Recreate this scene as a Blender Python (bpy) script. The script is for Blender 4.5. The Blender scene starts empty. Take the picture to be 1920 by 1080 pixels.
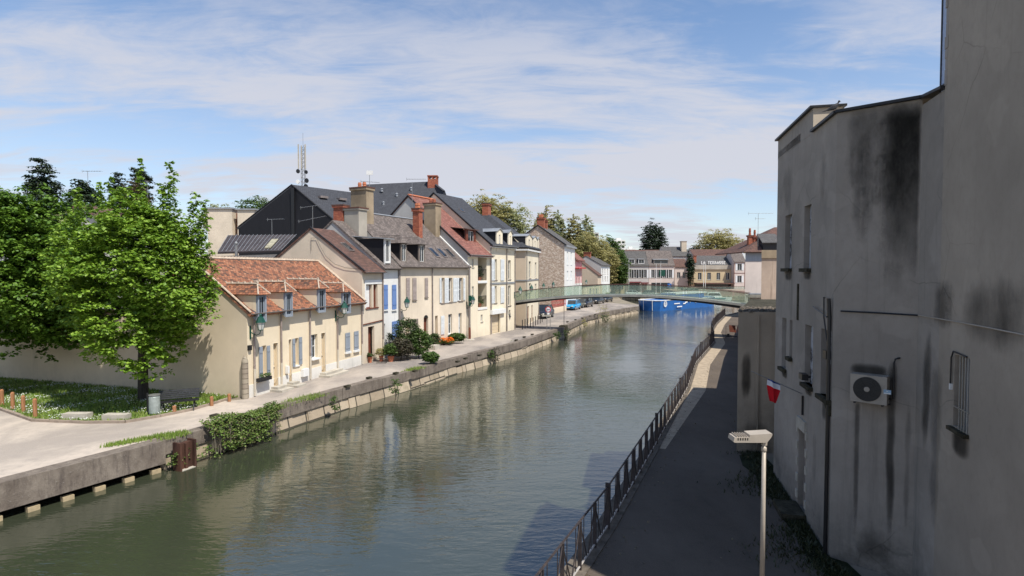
import bpy, math, random
import numpy as np
from mathutils import Vector
random.seed(7); RNG=np.random.default_rng(7)
S=bpy.context.scene; COL=S.collection; R=math.radians
# ---------------------------------------------------------------- camera, sky, sun
CAMZ=6.1; FPX=1050.0; PIT=math.atan(33/1050)
cd=bpy.data.cameras.new('camera'); cam=bpy.data.objects.new('camera',cd); COL.objects.link(cam)
cam.location=(0,0,CAMZ); cam.rotation_euler=(R(90)-PIT,0,0); cd.sensor_width=36; cd.lens=36*FPX/1920
cd.clip_start=.1; cd.clip_end=6000; S.camera=cam
S.render.resolution_x=1024; S.render.resolution_y=576
SUN_EL=R(58); SUN_H=Vector((.68,-.733,0)).normalized()
SUN=Vector((SUN_H.x*math.cos(SUN_EL),SUN_H.y*math.cos(SUN_EL),math.sin(SUN_EL)))
sl=bpy.data.lights.new('sun','SUN'); sl.energy=5.0; sl.angle=R(.5); sl.color=(1,.955,.87)
so=bpy.data.objects.new('sun',sl); COL.objects.link(so); so.rotation_euler=SUN.to_track_quat('Z','Y').to_euler()
W=bpy.data.worlds.new('World'); S.world=W; W.use_nodes=True
def sky():
    nt=W.node_tree; n=nt.nodes; l=nt.links; n.clear()
    out=n.new('ShaderNodeOutputWorld'); bg=n.new('ShaderNodeBackground'); bg.inputs[1].default_value=.13
    sk=n.new('ShaderNodeTexSky'); sk.sky_type='NISHITA'; sk.sun_disc=False; sk.sun_elevation=SUN_EL
    sk.sun_rotation=math.atan2(SUN_H.x,SUN_H.y); sk.altitude=100; sk.air_density=1.0; sk.dust_density=.4; sk.ozone_density=3.0
    tc=n.new('ShaderNodeTexCoord'); sp=n.new('ShaderNodeSeparateXYZ'); l.new(tc.outputs['Generated'],sp.inputs[0])
    def m(op,a,b=None,c=None):
        x=n.new('ShaderNodeMath'); x.operation=op
        for i,v in enumerate((a,b,c)):
            if v is None: continue
            if hasattr(v,'links'): l.new(v,x.inputs[i])
            else: x.inputs[i].default_value=v
        return x.outputs[0]
    zz=m('MAXIMUM',sp.outputs[2],0.0); dz=m('ADD',zz,.13)
    cb=n.new('ShaderNodeCombineXYZ'); l.new(m('DIVIDE',sp.outputs[0],dz),cb.inputs[0]); l.new(m('DIVIDE',sp.outputs[1],dz),cb.inputs[1])
    def noise(scale,loc,det,rough,dist,sc,rot=0):
        mp=n.new('ShaderNodeMapping'); mp.inputs['Scale'].default_value=sc; mp.inputs['Location'].default_value=loc; mp.inputs['Rotation'].default_value=(0,0,rot)
        l.new(cb.outputs[0],mp.inputs[0]); x=n.new('ShaderNodeTexNoise'); l.new(mp.outputs[0],x.inputs['Vector'])
        x.inputs['Scale'].default_value=scale; x.inputs['Detail'].default_value=det; x.inputs['Roughness'].default_value=rough; x.inputs['Distortion'].default_value=dist
        return x.outputs[0]
    def ramp(v,a,b):
        x=n.new('ShaderNodeMapRange'); x.interpolation_type='SMOOTHSTEP'; l.new(v,x.inputs[0]); x.inputs[1].default_value=a; x.inputs[2].default_value=b; return x.outputs[0]
    big=noise(.55,(3.1,1.7,0),3,.5,.6,(.55,1.25,1),.12)
    fine=noise(1.7,(1.3,5.2,0),10,.60,.7,(.6,1.35,1),.12)
    wisp=noise(5.0,(7.7,2.0,0),9,.66,.9,(.5,1.3,1),.15)
    v=m('ADD',m('MULTIPLY',big,.46),m('ADD',m('MULTIPLY',fine,.34),m('MULTIPLY',wisp,.20)))
    veil=m('MULTIPLY',ramp(v,.43,.585),ramp(m('SUBTRACT',.62,zz),.05,.30))
    low=m('SUBTRACT',1.0,ramp(zz,.02,.46))            # the thin cloud is denser low over the town
    f=m('MINIMUM',m('ADD',m('MULTIPLY',veil,.74),m('MULTIPLY',low,.36)),.93)
    mx=n.new('ShaderNodeMix'); mx.data_type='RGBA'; l.new(f,mx.inputs[0]); hs=n.new('ShaderNodeHueSaturation'); hs.inputs['Saturation'].default_value=1.02; hs.inputs['Value'].default_value=1.12; l.new(sk.outputs[0],hs.inputs['Color']); l.new(hs.outputs[0],mx.inputs[6]); mx.inputs[7].default_value=(4.45,4.5,4.95,1)
    l.new(mx.outputs[2],bg.inputs[0]); l.new(bg.outputs[0],out.inputs[0])
sky()
S.view_settings.view_transform='Standard'; S.view_settings.look='None'; S.view_settings.exposure=.22; S.view_settings.gamma=1
S.view_settings.use_curve_mapping=False
try: S.cycles.max_bounces=6; S.cycles.transparent_max_bounces=12
except Exception: pass
# ---------------------------------------------------------------- pixel -> place on the ground / a vertical plane
def ray(u,v):
    x=(u-960)/FPX; z=(540-v)/FPX
    return Vector((x,math.cos(PIT)+z*math.sin(PIT),-math.sin(PIT)+z*math.cos(PIT)))
def G(u,v,z=0.0):
    r=ray(u,v); t=(z-CAMZ)/r.z; return Vector((r.x*t,r.y*t,z))
def PY(u,v,Y):
    r=ray(u,v); t=Y/r.y; return Vector((r.x*t,Y,CAMZ+r.z*t))
class Fr:                                             # facade frame: s along, d outwards (to the right of travel), z up
    def __init__(f,a,b):
        f.o=Vector((a[0],a[1],0)); v=Vector((b[0]-a[0],b[1]-a[1],0)); f.L=v.length; f.u=v.normalized(); f.n=Vector((f.u.y,-f.u.x,0))
    def P(f,s,d,z): q=f.o+f.u*s+f.n*d; return Vector((q.x,q.y,z))
    def at(f,px,py,d=0):
        r=ray(px,py); o=f.o+f.n*d; den=r.x*f.n.x+r.y*f.n.y; t=(o.x*f.n.x+o.y*f.n.y)/den
        p=Vector((r.x*t,r.y*t,0)); return ((p-o).dot(f.u), CAMZ+r.z*t)
    def rect(f,x0,x1,y0,y1,d=0):
        xm=(x0+x1)/2; ym=(y0+y1)/2
        return (f.at(x0,ym,d)[0],f.at(x1,ym,d)[0],f.at(xm,y1,d)[1],f.at(xm,y0,d)[1])
# ---------------------------------------------------------------- mesh building
class MB:
    def __init__(s): s.v=[]; s.f=[]
    def poly(s,pts):
        b=len(s.v); s.v+= [tuple(p) for p in pts]; s.f.append(tuple(range(b,b+len(pts)))); return s
    def prism(s,pts,vec):
        vec=Vector(vec); n=len(pts); b=len(s.v); s.v+=[tuple(p) for p in pts]+[tuple(Vector(p)+vec) for p in pts]
        nn=Vector((0,0,0))
        for i in range(n): nn+=Vector(pts[i]).cross(Vector(pts[(i+1)%n]))
        fl=nn.dot(vec)>0
        a=tuple(range(b,b+n)); c=tuple(range(b+n,b+2*n))
        s.f.append(tuple(reversed(a)) if fl else a); s.f.append(c if fl else tuple(reversed(c)))
        for i in range(n):
            q=(b+i,b+(i+1)%n,b+n+(i+1)%n,b+n+i); s.f.append(q if fl else tuple(reversed(q)))
        return s
    def box(s,x0,x1,y0,y1,z0,z1): return s.prism([(x0,y0,z0),(x1,y0,z0),(x1,y1,z0),(x0,y1,z0)],(0,0,z1-z0))
    def fbox(s,fr,s0,s1,d0,d1,z0,z1):
        return s.prism([fr.P(s0,d0,z0),fr.P(s1,d0,z0),fr.P(s1,d1,z0),fr.P(s0,d1,z0)],(0,0,z1-z0))
    def obox(s,c,u,w,l,h,z0=None):                     # oriented box: centre c, along u half l, half width w, z0..z0+h
        u=Vector(u).normalized(); n=Vector((u.y,-u.x,0)); c=Vector(c); z=c.z if z0 is None else z0; c=Vector((c.x,c.y,z))
        return s.prism([c-u*l-n*w,c+u*l-n*w,c+u*l+n*w,c-u*l+n*w],(0,0,h))
    def tube(s,pts,r,n=6,r2=None,cap=True):
        pts=[Vector(p) for p in pts]; m=len(pts); b0=len(s.v)
        for i,p in enumerate(pts):
            t=(pts[min(i+1,m-1)]-pts[max(i-1,0)]).normalized()
            a=t.cross(Vector((0,0,1)) if abs(t.z)<.9 else Vector((1,0,0))).normalized(); c=t.cross(a)
            rr=r if r2 is None else r+(r2-r)*i/(m-1)
            for k in range(n):
                an=2*math.pi*k/n; s.v.append(tuple(p+(a*math.cos(an)+c*math.sin(an))*rr))
        for i in range(m-1):
            for k in range(n):
                k2=(k+1)%n; s.f.append((b0+i*n+k,b0+i*n+k2,b0+(i+1)*n+k2,b0+(i+1)*n+k))
        if cap: s.f.append(tuple(b0+k for k in reversed(range(n)))); s.f.append(tuple(b0+(m-1)*n+k for k in range(n)))
        return s
    def lathe(s,c,prof,n=12,rot=0):                    # prof: (r,z) list from bottom to top
        b0=len(s.v); c=Vector(c)
        for r,z in prof:
            for k in range(n):
                an=rot+2*math.pi*k/n; s.v.append((c.x+r*math.cos(an),c.y+r*math.sin(an),c.z+z))
        for i in range(len(prof)-1):
            for k in range(n):
                k2=(k+1)%n; s.f.append((b0+i*n+k,b0+i*n+k2,b0+(i+1)*n+k2,b0+(i+1)*n+k))
        s.f.append(tuple(b0+k for k in reversed(range(n)))); m=(len(prof)-1)*n; s.f.append(tuple(b0+m+k for k in range(n)))
        return s
    def slab(s,quad,th):                               # thick sheet below a roof plane
        q=[Vector(p) for p in quad]; n=(q[1]-q[0]).cross(q[-1]-q[0]).normalized()
        if n.z<0: n=-n
        return s.prism(q,-n*th)
    def wall(s,fr,s0,s1,z0,z1,holes=(),dep=.2,d=0.0):
        ho=[h for h in holes if h[1]>s0 and h[0]<s1]
        xs=sorted({s0,s1,*[min(max(h[0],s0),s1) for h in ho],*[min(max(h[1],s0),s1) for h in ho]})
        zs=sorted({z0,z1,*[min(max(h[2],z0),z1) for h in ho],*[min(max(h[3],z0),z1) for h in ho]})
        for i in range(len(xs)-1):
            for j in range(len(zs)-1):
                if xs[i+1]-xs[i]<1e-5 or zs[j+1]-zs[j]<1e-5: continue
                cx=(xs[i]+xs[i+1])/2; cz=(zs[j]+zs[j+1])/2
                if any(h[0]<cx<h[1] and h[2]<cz<h[3] for h in ho): continue
                s.poly([fr.P(xs[i],d,zs[j]),fr.P(xs[i+1],d,zs[j]),fr.P(xs[i+1],d,zs[j+1]),fr.P(xs[i],d,zs[j+1])])
        for h in ho:
            a,b,c,e=h[:4]; q=h[4] if len(h)>4 else dep
            s.poly([fr.P(a,d,c),fr.P(a,d,e),fr.P(a,d-q,e),fr.P(a,d-q,c)]); s.poly([fr.P(b,d,e),fr.P(b,d,c),fr.P(b,d-q,c),fr.P(b,d-q,e)])
            s.poly([fr.P(a,d,e),fr.P(b,d,e),fr.P(b,d-q,e),fr.P(a,d-q,e)]); s.poly([fr.P(b,d,c),fr.P(a,d,c),fr.P(a,d-q,c),fr.P(b,d-q,c)])
        return s
    def build(s,name,mat,parent=None,smooth=False,loc=None,uv=True):
        o=Vector(parent.location) if parent is not None and parent.parent is None else (Vector(parent['_w']) if parent is not None else (Vector(loc) if loc is not None else Vector((0,0,0))))
        me=bpy.data.meshes.new(name); V=np.array(s.v,dtype=np.float64).reshape(-1,3)-np.array(o)
        me.from_pydata(V.tolist(),[],s.f); me.materials.append(mat)
        if uv: planar_uv(me)
        if smooth:
            me.polygons.foreach_set('use_smooth',[True]*len(me.polygons))
        me.update()
        ob=bpy.data.objects.new(name,me); COL.objects.link(ob)
        if parent is not None: ob.parent=parent
        else: ob.location=o
        ob['_w']=tuple(o)
        return ob
def planar_uv(me):
    uvl=me.uv_layers.new(name='UVMap'); nv=len(me.loops)
    co=np.empty(len(me.vertices)*3); me.vertices.foreach_get('co',co); co=co.reshape(-1,3)
    no=np.empty(len(me.polygons)*3); me.polygons.foreach_get('normal',no); no=no.reshape(-1,3)
    tot=np.empty(len(me.polygons),dtype=np.int64); me.polygons.foreach_get('loop_total',tot)
    vi=np.empty(nv,dtype=np.int64); me.loops.foreach_get('vertex_index',vi)
    u=np.cross(np.array([0,0,1.0]),no); ln=np.linalg.norm(u,axis=1); flat=ln<.02
    u[flat]=[1,0,0]; ln[flat]=1; u/=ln[:,None]; w=np.cross(no,u)
    pid=np.repeat(np.arange(len(tot)),tot); p=co[vi]
    uv=np.stack([(p*u[pid]).sum(1),(p*w[pid]).sum(1)],1); uvl.data.foreach_set('uv',uv.ravel())
def tag(o,label=None,cat=None,group=None,kind=None):
    if label: o['label']=label
    if cat: o['category']=cat
    if group: o['group']=group
    if kind: o['kind']=kind
    return o
def thing(name,loc,label,cat,group=None,rz=0):
    o=bpy.data.objects.new(name,None); COL.objects.link(o); o.location=loc; o.rotation_euler=(0,0,rz); o.empty_display_size=.3
    return tag(o,label,cat,group)
def kids(o): return [c for c in COL.objects if c.parent==o]
def copy_tree(o,parent=None):
    c=o.copy(); COL.objects.link(c)
    if parent is not None: c.parent=parent
    for ch in list(CH.get(o.name,())): copy_tree(ch,c)
    return c
CH={}
def remember(root):
    def rec(o):
        CH[o.name]=[c for c in COL.objects if c.parent==o]
        for c in CH[o.name]: rec(c)
    rec(root)
def place(proto,loc,rz,label,group=None,first=[set()]):
    if proto.name not in first[0]: first[0].add(proto.name); remember(proto); o=proto
    else: o=copy_tree(proto)
    o.location=loc; o.rotation_euler=(0,0,rz); o['label']=label
    if group: o['group']=group
    return o
# ---------------------------------------------------------------- materials
def nodes(name):
    m=bpy.data.materials.new(name); m.use_nodes=True; nt=m.node_tree; return m,nt,nt.nodes,nt.links,nt.nodes['Principled BSDF']
def spec(b,v):
    b.inputs['Specular IOR Level'].default_value=v
def nz(nt,coord,scale,det=4,rough=.55,sc=(1,1,1),dist=0):
    n=nt.nodes; l=nt.links; tc=n.new('ShaderNodeTexCoord'); mp=n.new('ShaderNodeMapping'); mp.inputs['Scale'].default_value=sc
    l.new(tc.outputs[coord],mp.inputs[0]); x=n.new('ShaderNodeTexNoise'); l.new(mp.outputs[0],x.inputs['Vector'])
    x.inputs['Scale'].default_value=scale; x.inputs['Detail'].default_value=det; x.inputs['Roughness'].default_value=rough; x.inputs['Distortion'].default_value=dist
    return x.outputs[0]
def mr(nt,v,a,b,c=0,d=1):
    x=nt.nodes.new('ShaderNodeMapRange'); nt.links.new(v,x.inputs[0]); x.inputs[1].default_value=a; x.inputs[2].default_value=b; x.inputs[3].default_value=c; x.inputs[4].default_value=d; return x.outputs[0]
def mixc(nt,f,a,b,mode='MIX'):
    x=nt.nodes.new('ShaderNodeMix'); x.data_type='RGBA'; x.blend_type=mode
    for i,v in ((0,f),(6,a),(7,b)):
        if hasattr(v,'links'): nt.links.new(v,x.inputs[i])
        elif i==0: x.inputs[0].default_value=v
        else: x.inputs[i].default_value=(*v[:3],1)
    return x.outputs[2]
def mth(nt,op,a,b):
    x=nt.nodes.new('ShaderNodeMath'); x.operation=op
    for i,v in enumerate((a,b)):
        if hasattr(v,'links'): nt.links.new(v,x.inputs[i])
        else: x.inputs[i].default_value=v
    return x.outputs[0]
def bump(nt,h,st,dist=.02,prev=None):
    x=nt.nodes.new('ShaderNodeBump'); nt.links.new(h,x.inputs['Height']); x.inputs['Strength'].default_value=st; x.inputs['Distance'].default_value=dist
    if prev is not None: nt.links.new(prev,x.inputs['Normal'])
    return x.outputs[0]
def plaster(name,c,var=.10,dirt=.35,dc=(.16,.135,.10),rough=.9,streak=.25,low=0.9,crack=0):
    m,nt,n,l,b=nodes(name); b.inputs['Roughness'].default_value=rough; spec(b,.2)
    big=nz(nt,'Object',.35,5,.6); med=nz(nt,'Object',2.2,6,.65); st=nz(nt,'Object',1.0,5,.7,(2.2,2.2,.16))
    dk=tuple(x*(1-var*2) for x in c); lt=tuple(min(x*(1+var*.8),.95) for x in c)
    col=mixc(nt,mr(nt,big,.35,.65),dk,lt); col=mixc(nt,mr(nt,med,.4,.75,0,.35),col,tuple(x*.84 for x in c))
    col=mixc(nt,mr(nt,st,.56,.8,0,streak),col,dc)
    tc=n.new('ShaderNodeTexCoord'); sp=n.new('ShaderNodeSeparateXYZ'); l.new(tc.outputs['Object'],sp.inputs[0])
    if crack:
        vo=n.new('ShaderNodeTexVoronoi'); vo.feature='DISTANCE_TO_EDGE'; vo.inputs['Scale'].default_value=.55; mp=n.new('ShaderNodeMapping'); l.new(tc.outputs['Object'],mp.inputs[0]); ad=n.new('ShaderNodeMix'); ad.data_type='VECTOR'; ad.inputs[0].default_value=.14; nn=n.new('ShaderNodeTexNoise'); nn.inputs['Scale'].default_value=2.2; nn.inputs['Detail'].default_value=6; l.new(tc.outputs['Object'],nn.inputs['Vector']); l.new(mp.outputs[0],ad.inputs[4]); l.new(nn.outputs['Color'],ad.inputs[5]); l.new(ad.outputs[1],vo.inputs['Vector'])
        cf=mth(nt,'MULTIPLY',mr(nt,vo.outputs['Distance'],.001,.006,1,0),mr(nt,nz(nt,'Object',.6,3,.5),.5,.62,0,crack)); col=mixc(nt,cf,col,dc)
        col=mixc(nt,mr(nt,nz(nt,'Object',7,8,.8,(1,1,.6)),.48,.75,0,.35),col,tuple(x*.55 for x in c)); col=mixc(nt,mr(nt,nz(nt,'Object',.8,3,.4,(1,1,1.4)),.60,.62,0,.16),col,tuple(min(1,x*1.35) for x in c))
    g=mr(nt,sp.outputs[2],0,low,1,0); g=mth(nt,'MULTIPLY',g,mr(nt,nz(nt,'Object',1.6,6,.7),.3,.65,0,dirt)); col=mixc(nt,g,col,dc)
    l.new(col,b.inputs['Base Color']); l.new(bump(nt,nz(nt,'Object',45,4,.6),.25,.01,bump(nt,big,.3,.06)),b.inputs['Normal'])
    return m
def tiles(name,cols,w=.2,h=.12,mort=(.05,.04,.035),moss=None,mossamt=.3,bst=.6,patch=None,off=.5):
    m,nt,n,l,b=nodes(name); b.inputs['Roughness'].default_value=.85; spec(b,.25)
    tc=n.new('ShaderNodeTexCoord'); br=n.new('ShaderNodeTexBrick'); l.new(tc.outputs['UV'],br.inputs['Vector'])
    br.inputs['Scale'].default_value=1; br.inputs['Brick Width'].default_value=w; br.inputs['Row Height'].default_value=h; br.inputs['Mortar Size'].default_value=min(w,h)*.07
    br.inputs['Mortar Smooth'].default_value=.3; br.offset=off; br.inputs['Bias'].default_value=0
    br.inputs['Color1'].default_value=(0,0,0,1); br.inputs['Color2'].default_value=(1,1,1,1); br.inputs['Mortar'].default_value=(.5,.5,.5,1)
    rp=n.new('ShaderNodeValToRGB'); l.new(br.outputs['Color'],rp.inputs[0]); e=rp.color_ramp.elements
    rp.color_ramp.interpolation='CONSTANT' if len(cols)>2 else 'LINEAR'
    while len(e)<len(cols): e.new(.5)
    for i,c in enumerate(cols): e[i].position=i/len(cols) if len(cols)>2 else i; e[i].color=(*c,1)
    col=rp.outputs[0]; col=mixc(nt,mr(nt,nz(nt,'UV',1.1,6,.7),.35,.7,0,.45),col,tuple(sum(c[k] for c in cols)/len(cols)*.62 for k in range(3)))
    col=mixc(nt,mr(nt,nz(nt,'UV',9,5,.7),.4,.75,0,.3),col,tuple(min(.9,sum(c[k] for c in cols)/len(cols)*1.5) for k in range(3)))
    if moss: col=mixc(nt,mr(nt,nz(nt,'UV',.9,8,.75),.52,.68,0,mossamt),col,moss)
    col=mixc(nt,br.outputs['Fac'],col,mort); l.new(col,b.inputs['Base Color'])
    # overlapping courses: saw-tooth height up the slope
    sp=n.new('ShaderNodeSeparateXYZ'); l.new(tc.outputs['UV'],sp.inputs[0]); fr=mth(nt,'FRACT',mth(nt,'DIVIDE',sp.outputs[1],h),0)
    hh=mth(nt,'ADD',mth(nt,'MULTIPLY',mth(nt,'SUBTRACT',1,fr),.7),mth(nt,'MULTIPLY',mth(nt,'SUBTRACT',1,br.outputs['Fac']),.5))
    hh=mth(nt,'ADD',hh,mth(nt,'MULTIPLY',nz(nt,'UV',4,3,.6),.6))
    l.new(bump(nt,hh,bst,.03),b.inputs['Normal']); return m
def simple(name,c,rough=.6,metal=0,sp=.4,var=.12,nsc=6,bst=.15,dirt=None,da=.4,sc=(1,1,1)):
    m,nt,n,l,b=nodes(name); b.inputs['Metallic'].default_value=metal; spec(b,sp)
    v=nz(nt,'Object',nsc,6,.65,sc); col=mixc(nt,mr(nt,v,.3,.7),tuple(x*(1-var*1.5) for x in c),tuple(min(x*(1+var),.97) for x in c))
    if dirt: col=mixc(nt,mr(nt,nz(nt,'Object',nsc*.6,8,.75,sc),.48,.7,0,da),col,dirt)
    l.new(col,b.inputs['Base Color']); l.new(mr(nt,v,.2,.8,rough*.85,min(1,rough*1.15)),b.inputs['Roughness'])
    l.new(bump(nt,nz(nt,'Object',nsc*6,4,.6,sc),bst,.01),b.inputs['Normal']); return m
def glassy(name,c=(.02,.025,.03),rough=.06):
    m,nt,n,l,b=nodes(name); b.inputs['Roughness'].default_value=rough; spec(b,.7); v=nz(nt,'Object',1.3,3,.5)
    l.new(mixc(nt,mr(nt,v,.3,.7),tuple(x*.6 for x in c),tuple(x*1.6 for x in c)),b.inputs['Base Color'])
    l.new(bump(nt,nz(nt,'Object',2.5,2,.5),.04,.05),b.inputs['Normal']); return m
def leafmat(name,cols,trans=.35,rough=.5,tint=None):
    m,nt,n,l,b=nodes(name); b.inputs['Roughness'].default_value=rough; spec(b,.35)
    g=n.new('ShaderNodeNewGeometry'); rp=n.new('ShaderNodeValToRGB'); l.new(g.outputs['Random Per Island'],rp.inputs[0]); e=rp.color_ramp.elements
    while len(e)<len(cols): e.new(.5)
    for i,c in enumerate(cols): e[i].position=i/(len(cols)-1); e[i].color=(*c,1)
    col=mixc(nt,mr(nt,nz(nt,'Object',.9,3,.6),.35,.65,0,.4),rp.outputs[0],tuple(x*.7 for x in cols[0]))
    l.new(col,b.inputs['Base Color']); tr=n.new('ShaderNodeBsdfTranslucent'); l.new(mixc(nt,.6 if tint else .0,col,tint or (1,1,1)),tr.inputs[0])
    mx=n.new('ShaderNodeMixShader'); mx.inputs[0].default_value=trans; l.new(b.outputs[0],mx.inputs[1]); l.new(tr.outputs[0],mx.inputs[2]); l.new(mx.outputs[0],n['Material Output'].inputs[0]); return m
M={}
def asphalt():
    m,nt,n,l,b=nodes('path_asphalt'); b.inputs['Roughness'].default_value=.92; spec(b,.2)
    a=nz(nt,'Object',.5,6,.65,(1,.5,1)); f=nz(nt,'Object',35,4,.7); p=nz(nt,'Object',.35,2,.3)
    col=mixc(nt,mr(nt,a,.32,.68),(.078,.060,.046),(.125,.098,.076)); col=mixc(nt,mr(nt,p,.60,.615,0,.35),col,(.07,.055,.045)); col=mixc(nt,mr(nt,f,.35,.7,0,.45),col,(.15,.125,.10)); col=mixc(nt,mr(nt,nz(nt,'Object',2.4,8,.75),.55,.72,0,.5),col,(.06,.055,.038))
    l.new(col,b.inputs['Base Color']); l.new(bump(nt,f,.5,.01),b.inputs['Normal']); return m
def concrete():
    m,nt,n,l,b=nodes('old_concrete_coping'); b.inputs['Roughness'].default_value=.95; spec(b,.15)
    a=nz(nt,'Object',1.3,7,.7,(1,1,.8)); s=nz(nt,'Object',3.2,6,.75,(1.6,1.6,.22)); f=nz(nt,'Object',14,6,.75)
    col=mixc(nt,mr(nt,a,.32,.68),(.12,.096,.078),(.25,.21,.17)); col=mixc(nt,mr(nt,s,.5,.72,0,.75),col,(.055,.043,.042)); col=mixc(nt,mr(nt,f,.60,.70,0,.6),col,(.42,.39,.35)); col=mixc(nt,mr(nt,f,.42,.30,0,.5),col,(.045,.04,.035))
    l.new(col,b.inputs['Base Color']); l.new(bump(nt,f,.7,.03,bump(nt,a,.4,.1)),b.inputs['Normal']); return m
M['cream']=plaster('cream_render',(.75,.63,.455),.05,.28)
M['gable_cream']=plaster('sand_gable_render',(.70,.585,.43),.05,.3)  # front cream darkened a little, grazing light on the gable put into colour
M['cream2']=plaster('peach_render',(.73,.61,.46),.06,.3)
M['cream3']=plaster('old_beige_render',(.71,.605,.47),.09,.35)
M['ivory']=plaster('ivory_render',(.76,.67,.51),.04,.2)
M['tanwall']=plaster('tan_render',(.62,.50,.375),.05,.2)
M['white']=plaster('white_render',(.76,.74,.70),.04,.2)
M['plinth']=plaster('white_plinth_paint',(.76,.73,.67),.05,.3)
M['greyrender']=plaster('grey_render',(.50,.48,.45),.06,.2)
M['palestone']=plaster('pale_pink_render',(.60,.52,.47),.06,.2)
M['yellowrender']=plaster('yellow_render',(.55,.44,.28),.06,.2)
M['oldgrey']=plaster('stained_grey_cream_render',(.345,.305,.262),.14,.75,(.05,.048,.04),.9,.5,1.4,.4)
M['annex']=plaster('dirty_brown_render',(.46,.38,.29),.13,.7,(.03,.03,.022),.9,.5,2.5)
M['brown']=plaster('brown_weathered_render',(.42,.33,.26),.16,.5,(.10,.07,.05),.9,.7,2)
M['capbrown']=simple('dark_brick_cap',(.13,.065,.05),.9,0,.2,.3,8,.6,(.05,.04,.035),.5)
M['chim']=plaster('weathered_chimney_render',(.36,.28,.19),.22,.3,(.09,.07,.05),.95,.95,.5)
M['chim2']=plaster('grey_chimney_render',(.40,.36,.30),.12,.3,(.09,.07,.05),.95,.5,.5)
M['redtile']=tiles('old_red_clay_tiles',[(.30,.115,.060),(.385,.165,.088),(.19,.085,.055),(.33,.13,.07),(.085,.055,.042),(.42,.20,.115)],.17,.13,moss=(.06,.045,.038),mossamt=.85)
M['redtile2']=tiles('red_flat_tiles',[(.25,.10,.078),(.31,.14,.11),(.21,.085,.068)],.22,.25,moss=(.18,.09,.07),mossamt=.3)
M['browntile']=tiles('brown_tiles',[(.12,.065,.05),(.17,.09,.07),(.10,.06,.05)],.22,.2,moss=(.20,.14,.10),mossamt=.4)
M['slate']=tiles('dark_slate',[(.050,.052,.06),(.065,.068,.078),(.058,.06,.068)],.22,.2,(.03,.03,.033),bst=.3)
M['slateold']=tiles('old_slate',[(.145,.118,.105),(.20,.165,.148),(.108,.09,.082)],.22,.16,(.05,.045,.04),moss=(.20,.165,.14),mossamt=.6,bst=.5)
M['slatemid']=tiles('grey_slate',[(.10,.095,.09),(.125,.12,.115),(.085,.08,.08)],.22,.18,(.05,.045,.04),moss=(.17,.15,.13),mossamt=.4,bst=.4)
M['brick']=tiles('red_brick',[(.32,.09,.05),(.40,.13,.07),(.26,.07,.045)],.22,.075,(.25,.17,.12),bst=.3)
M['rubble']=tiles('rubble_stone',[(.48,.36,.27),(.62,.50,.40),(.40,.29,.215),(.54,.42,.32),(.74,.65,.54),(.36,.25,.19)],.22,.11,(.55,.44,.34),bst=.5)
M['quaystone']=tiles('quay_stone',[(.36,.29,.21),(.44,.36,.26),(.30,.24,.17)],1.15,.62,(.07,.06,.045),moss=(.10,.09,.045),mossamt=.6,bst=.8)
M['cornerstone']=tiles('corner_stone_courses',[(.34,.29,.22),(.42,.37,.29),(.27,.22,.17)],.6,.24,(.12,.10,.08),bst=.5)
M['darkkerb']=simple('grimy_kerb_stone',(.15,.125,.10),.95,0,.15,.35,4,.7,(.06,.05,.035),.7)
M['corrug']=simple('roofing_felt',(.055,.048,.052),.85,0,.15,.25,1.2,.3,(.11,.095,.09),.5)
M['blackclad']=simple('black_cladding',(.012,.012,.015),.6,0,.3,.15,3,.2,sc=(1,1,.2))
M['zinc']=simple('zinc_sheet',(.33,.34,.35),.45,.3,.5,.12,2,.1,(.2,.2,.19),.4)
M['mortar']=simple('lime_mortar',(.55,.45,.35),.95,0,.1,.2,8,.5,(.25,.2,.15),.5)
M['greyshut']=simple('grey_blue_shutter_paint',(.27,.30,.34),.6,0,.3,.08,4,.2,(.18,.19,.2),.3,(1,1,.2))
M['blueshut']=simple('blue_shutter_paint',(.13,.22,.45),.6,0,.3,.1,4,.2,(.3,.4,.6),.3,(1,1,.2))
M['whiteshut']=simple('white_shutter_paint',(.66,.68,.68),.6,0,.3,.06,4,.15,(.5,.5,.48),.3)
M['beigeshut']=simple('beige_shutter_paint',(.36,.30,.27),.7,0,.3,.1,4,.2,(.25,.2,.18),.3)
M['brownwood']=simple('red_brown_wood',(.16,.05,.03),.6,0,.3,.2,4,.2)
M['greywood']=simple('weathered_grey_wood',(.24,.20,.17),.85,0,.2,.25,5,.4,(.12,.1,.08),.5,(4,4,.3))
M['whitewood']=simple('white_joinery',(.74,.73,.70),.5,0,.3,.05,4,.1,(.55,.53,.48),.3)
M['creamdoor']=simple('cream_door',(.60,.49,.34),.6,0,.3,.05,3,.1)
M['gutter']=simple('zinc_gutter',(.26,.22,.20),.5,.3,.4,.15,3,.1,(.12,.1,.09),.4)
M['pipe']=simple('painted_downpipe',(.30,.24,.21),.55,.1,.4,.15,3,.1,(.16,.12,.1),.4)
M['cpipe']=simple('pale_downpipe',(.55,.49,.40),.55,.1,.4,.1,3,.1)
M['glass']=glassy('window_glass')
M['green']=simple('dark_green_lamp_paint',(.006,.065,.042),.4,.1,.5,.12,8,.05)
M['frost']=simple('lantern_glass',(.62,.60,.55),.25,0,.5,.05,4,.02)
M['iron']=simple('dark_iron',(.028,.028,.030),.5,.4,.5,.25,8,.15)
M['ironrail']=simple('weathered_rail_paint',(.055,.045,.045),.55,.3,.4,.25,5,.15,(.14,.10,.08),.5)
M['paleiron']=simple('pale_rail_paint',(.5,.46,.42),.5,.2,.4,.12,5,.1)
M['galv']=simple('galvanised_steel',(.33,.33,.32),.45,.7,.5,.12,6,.1)
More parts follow.
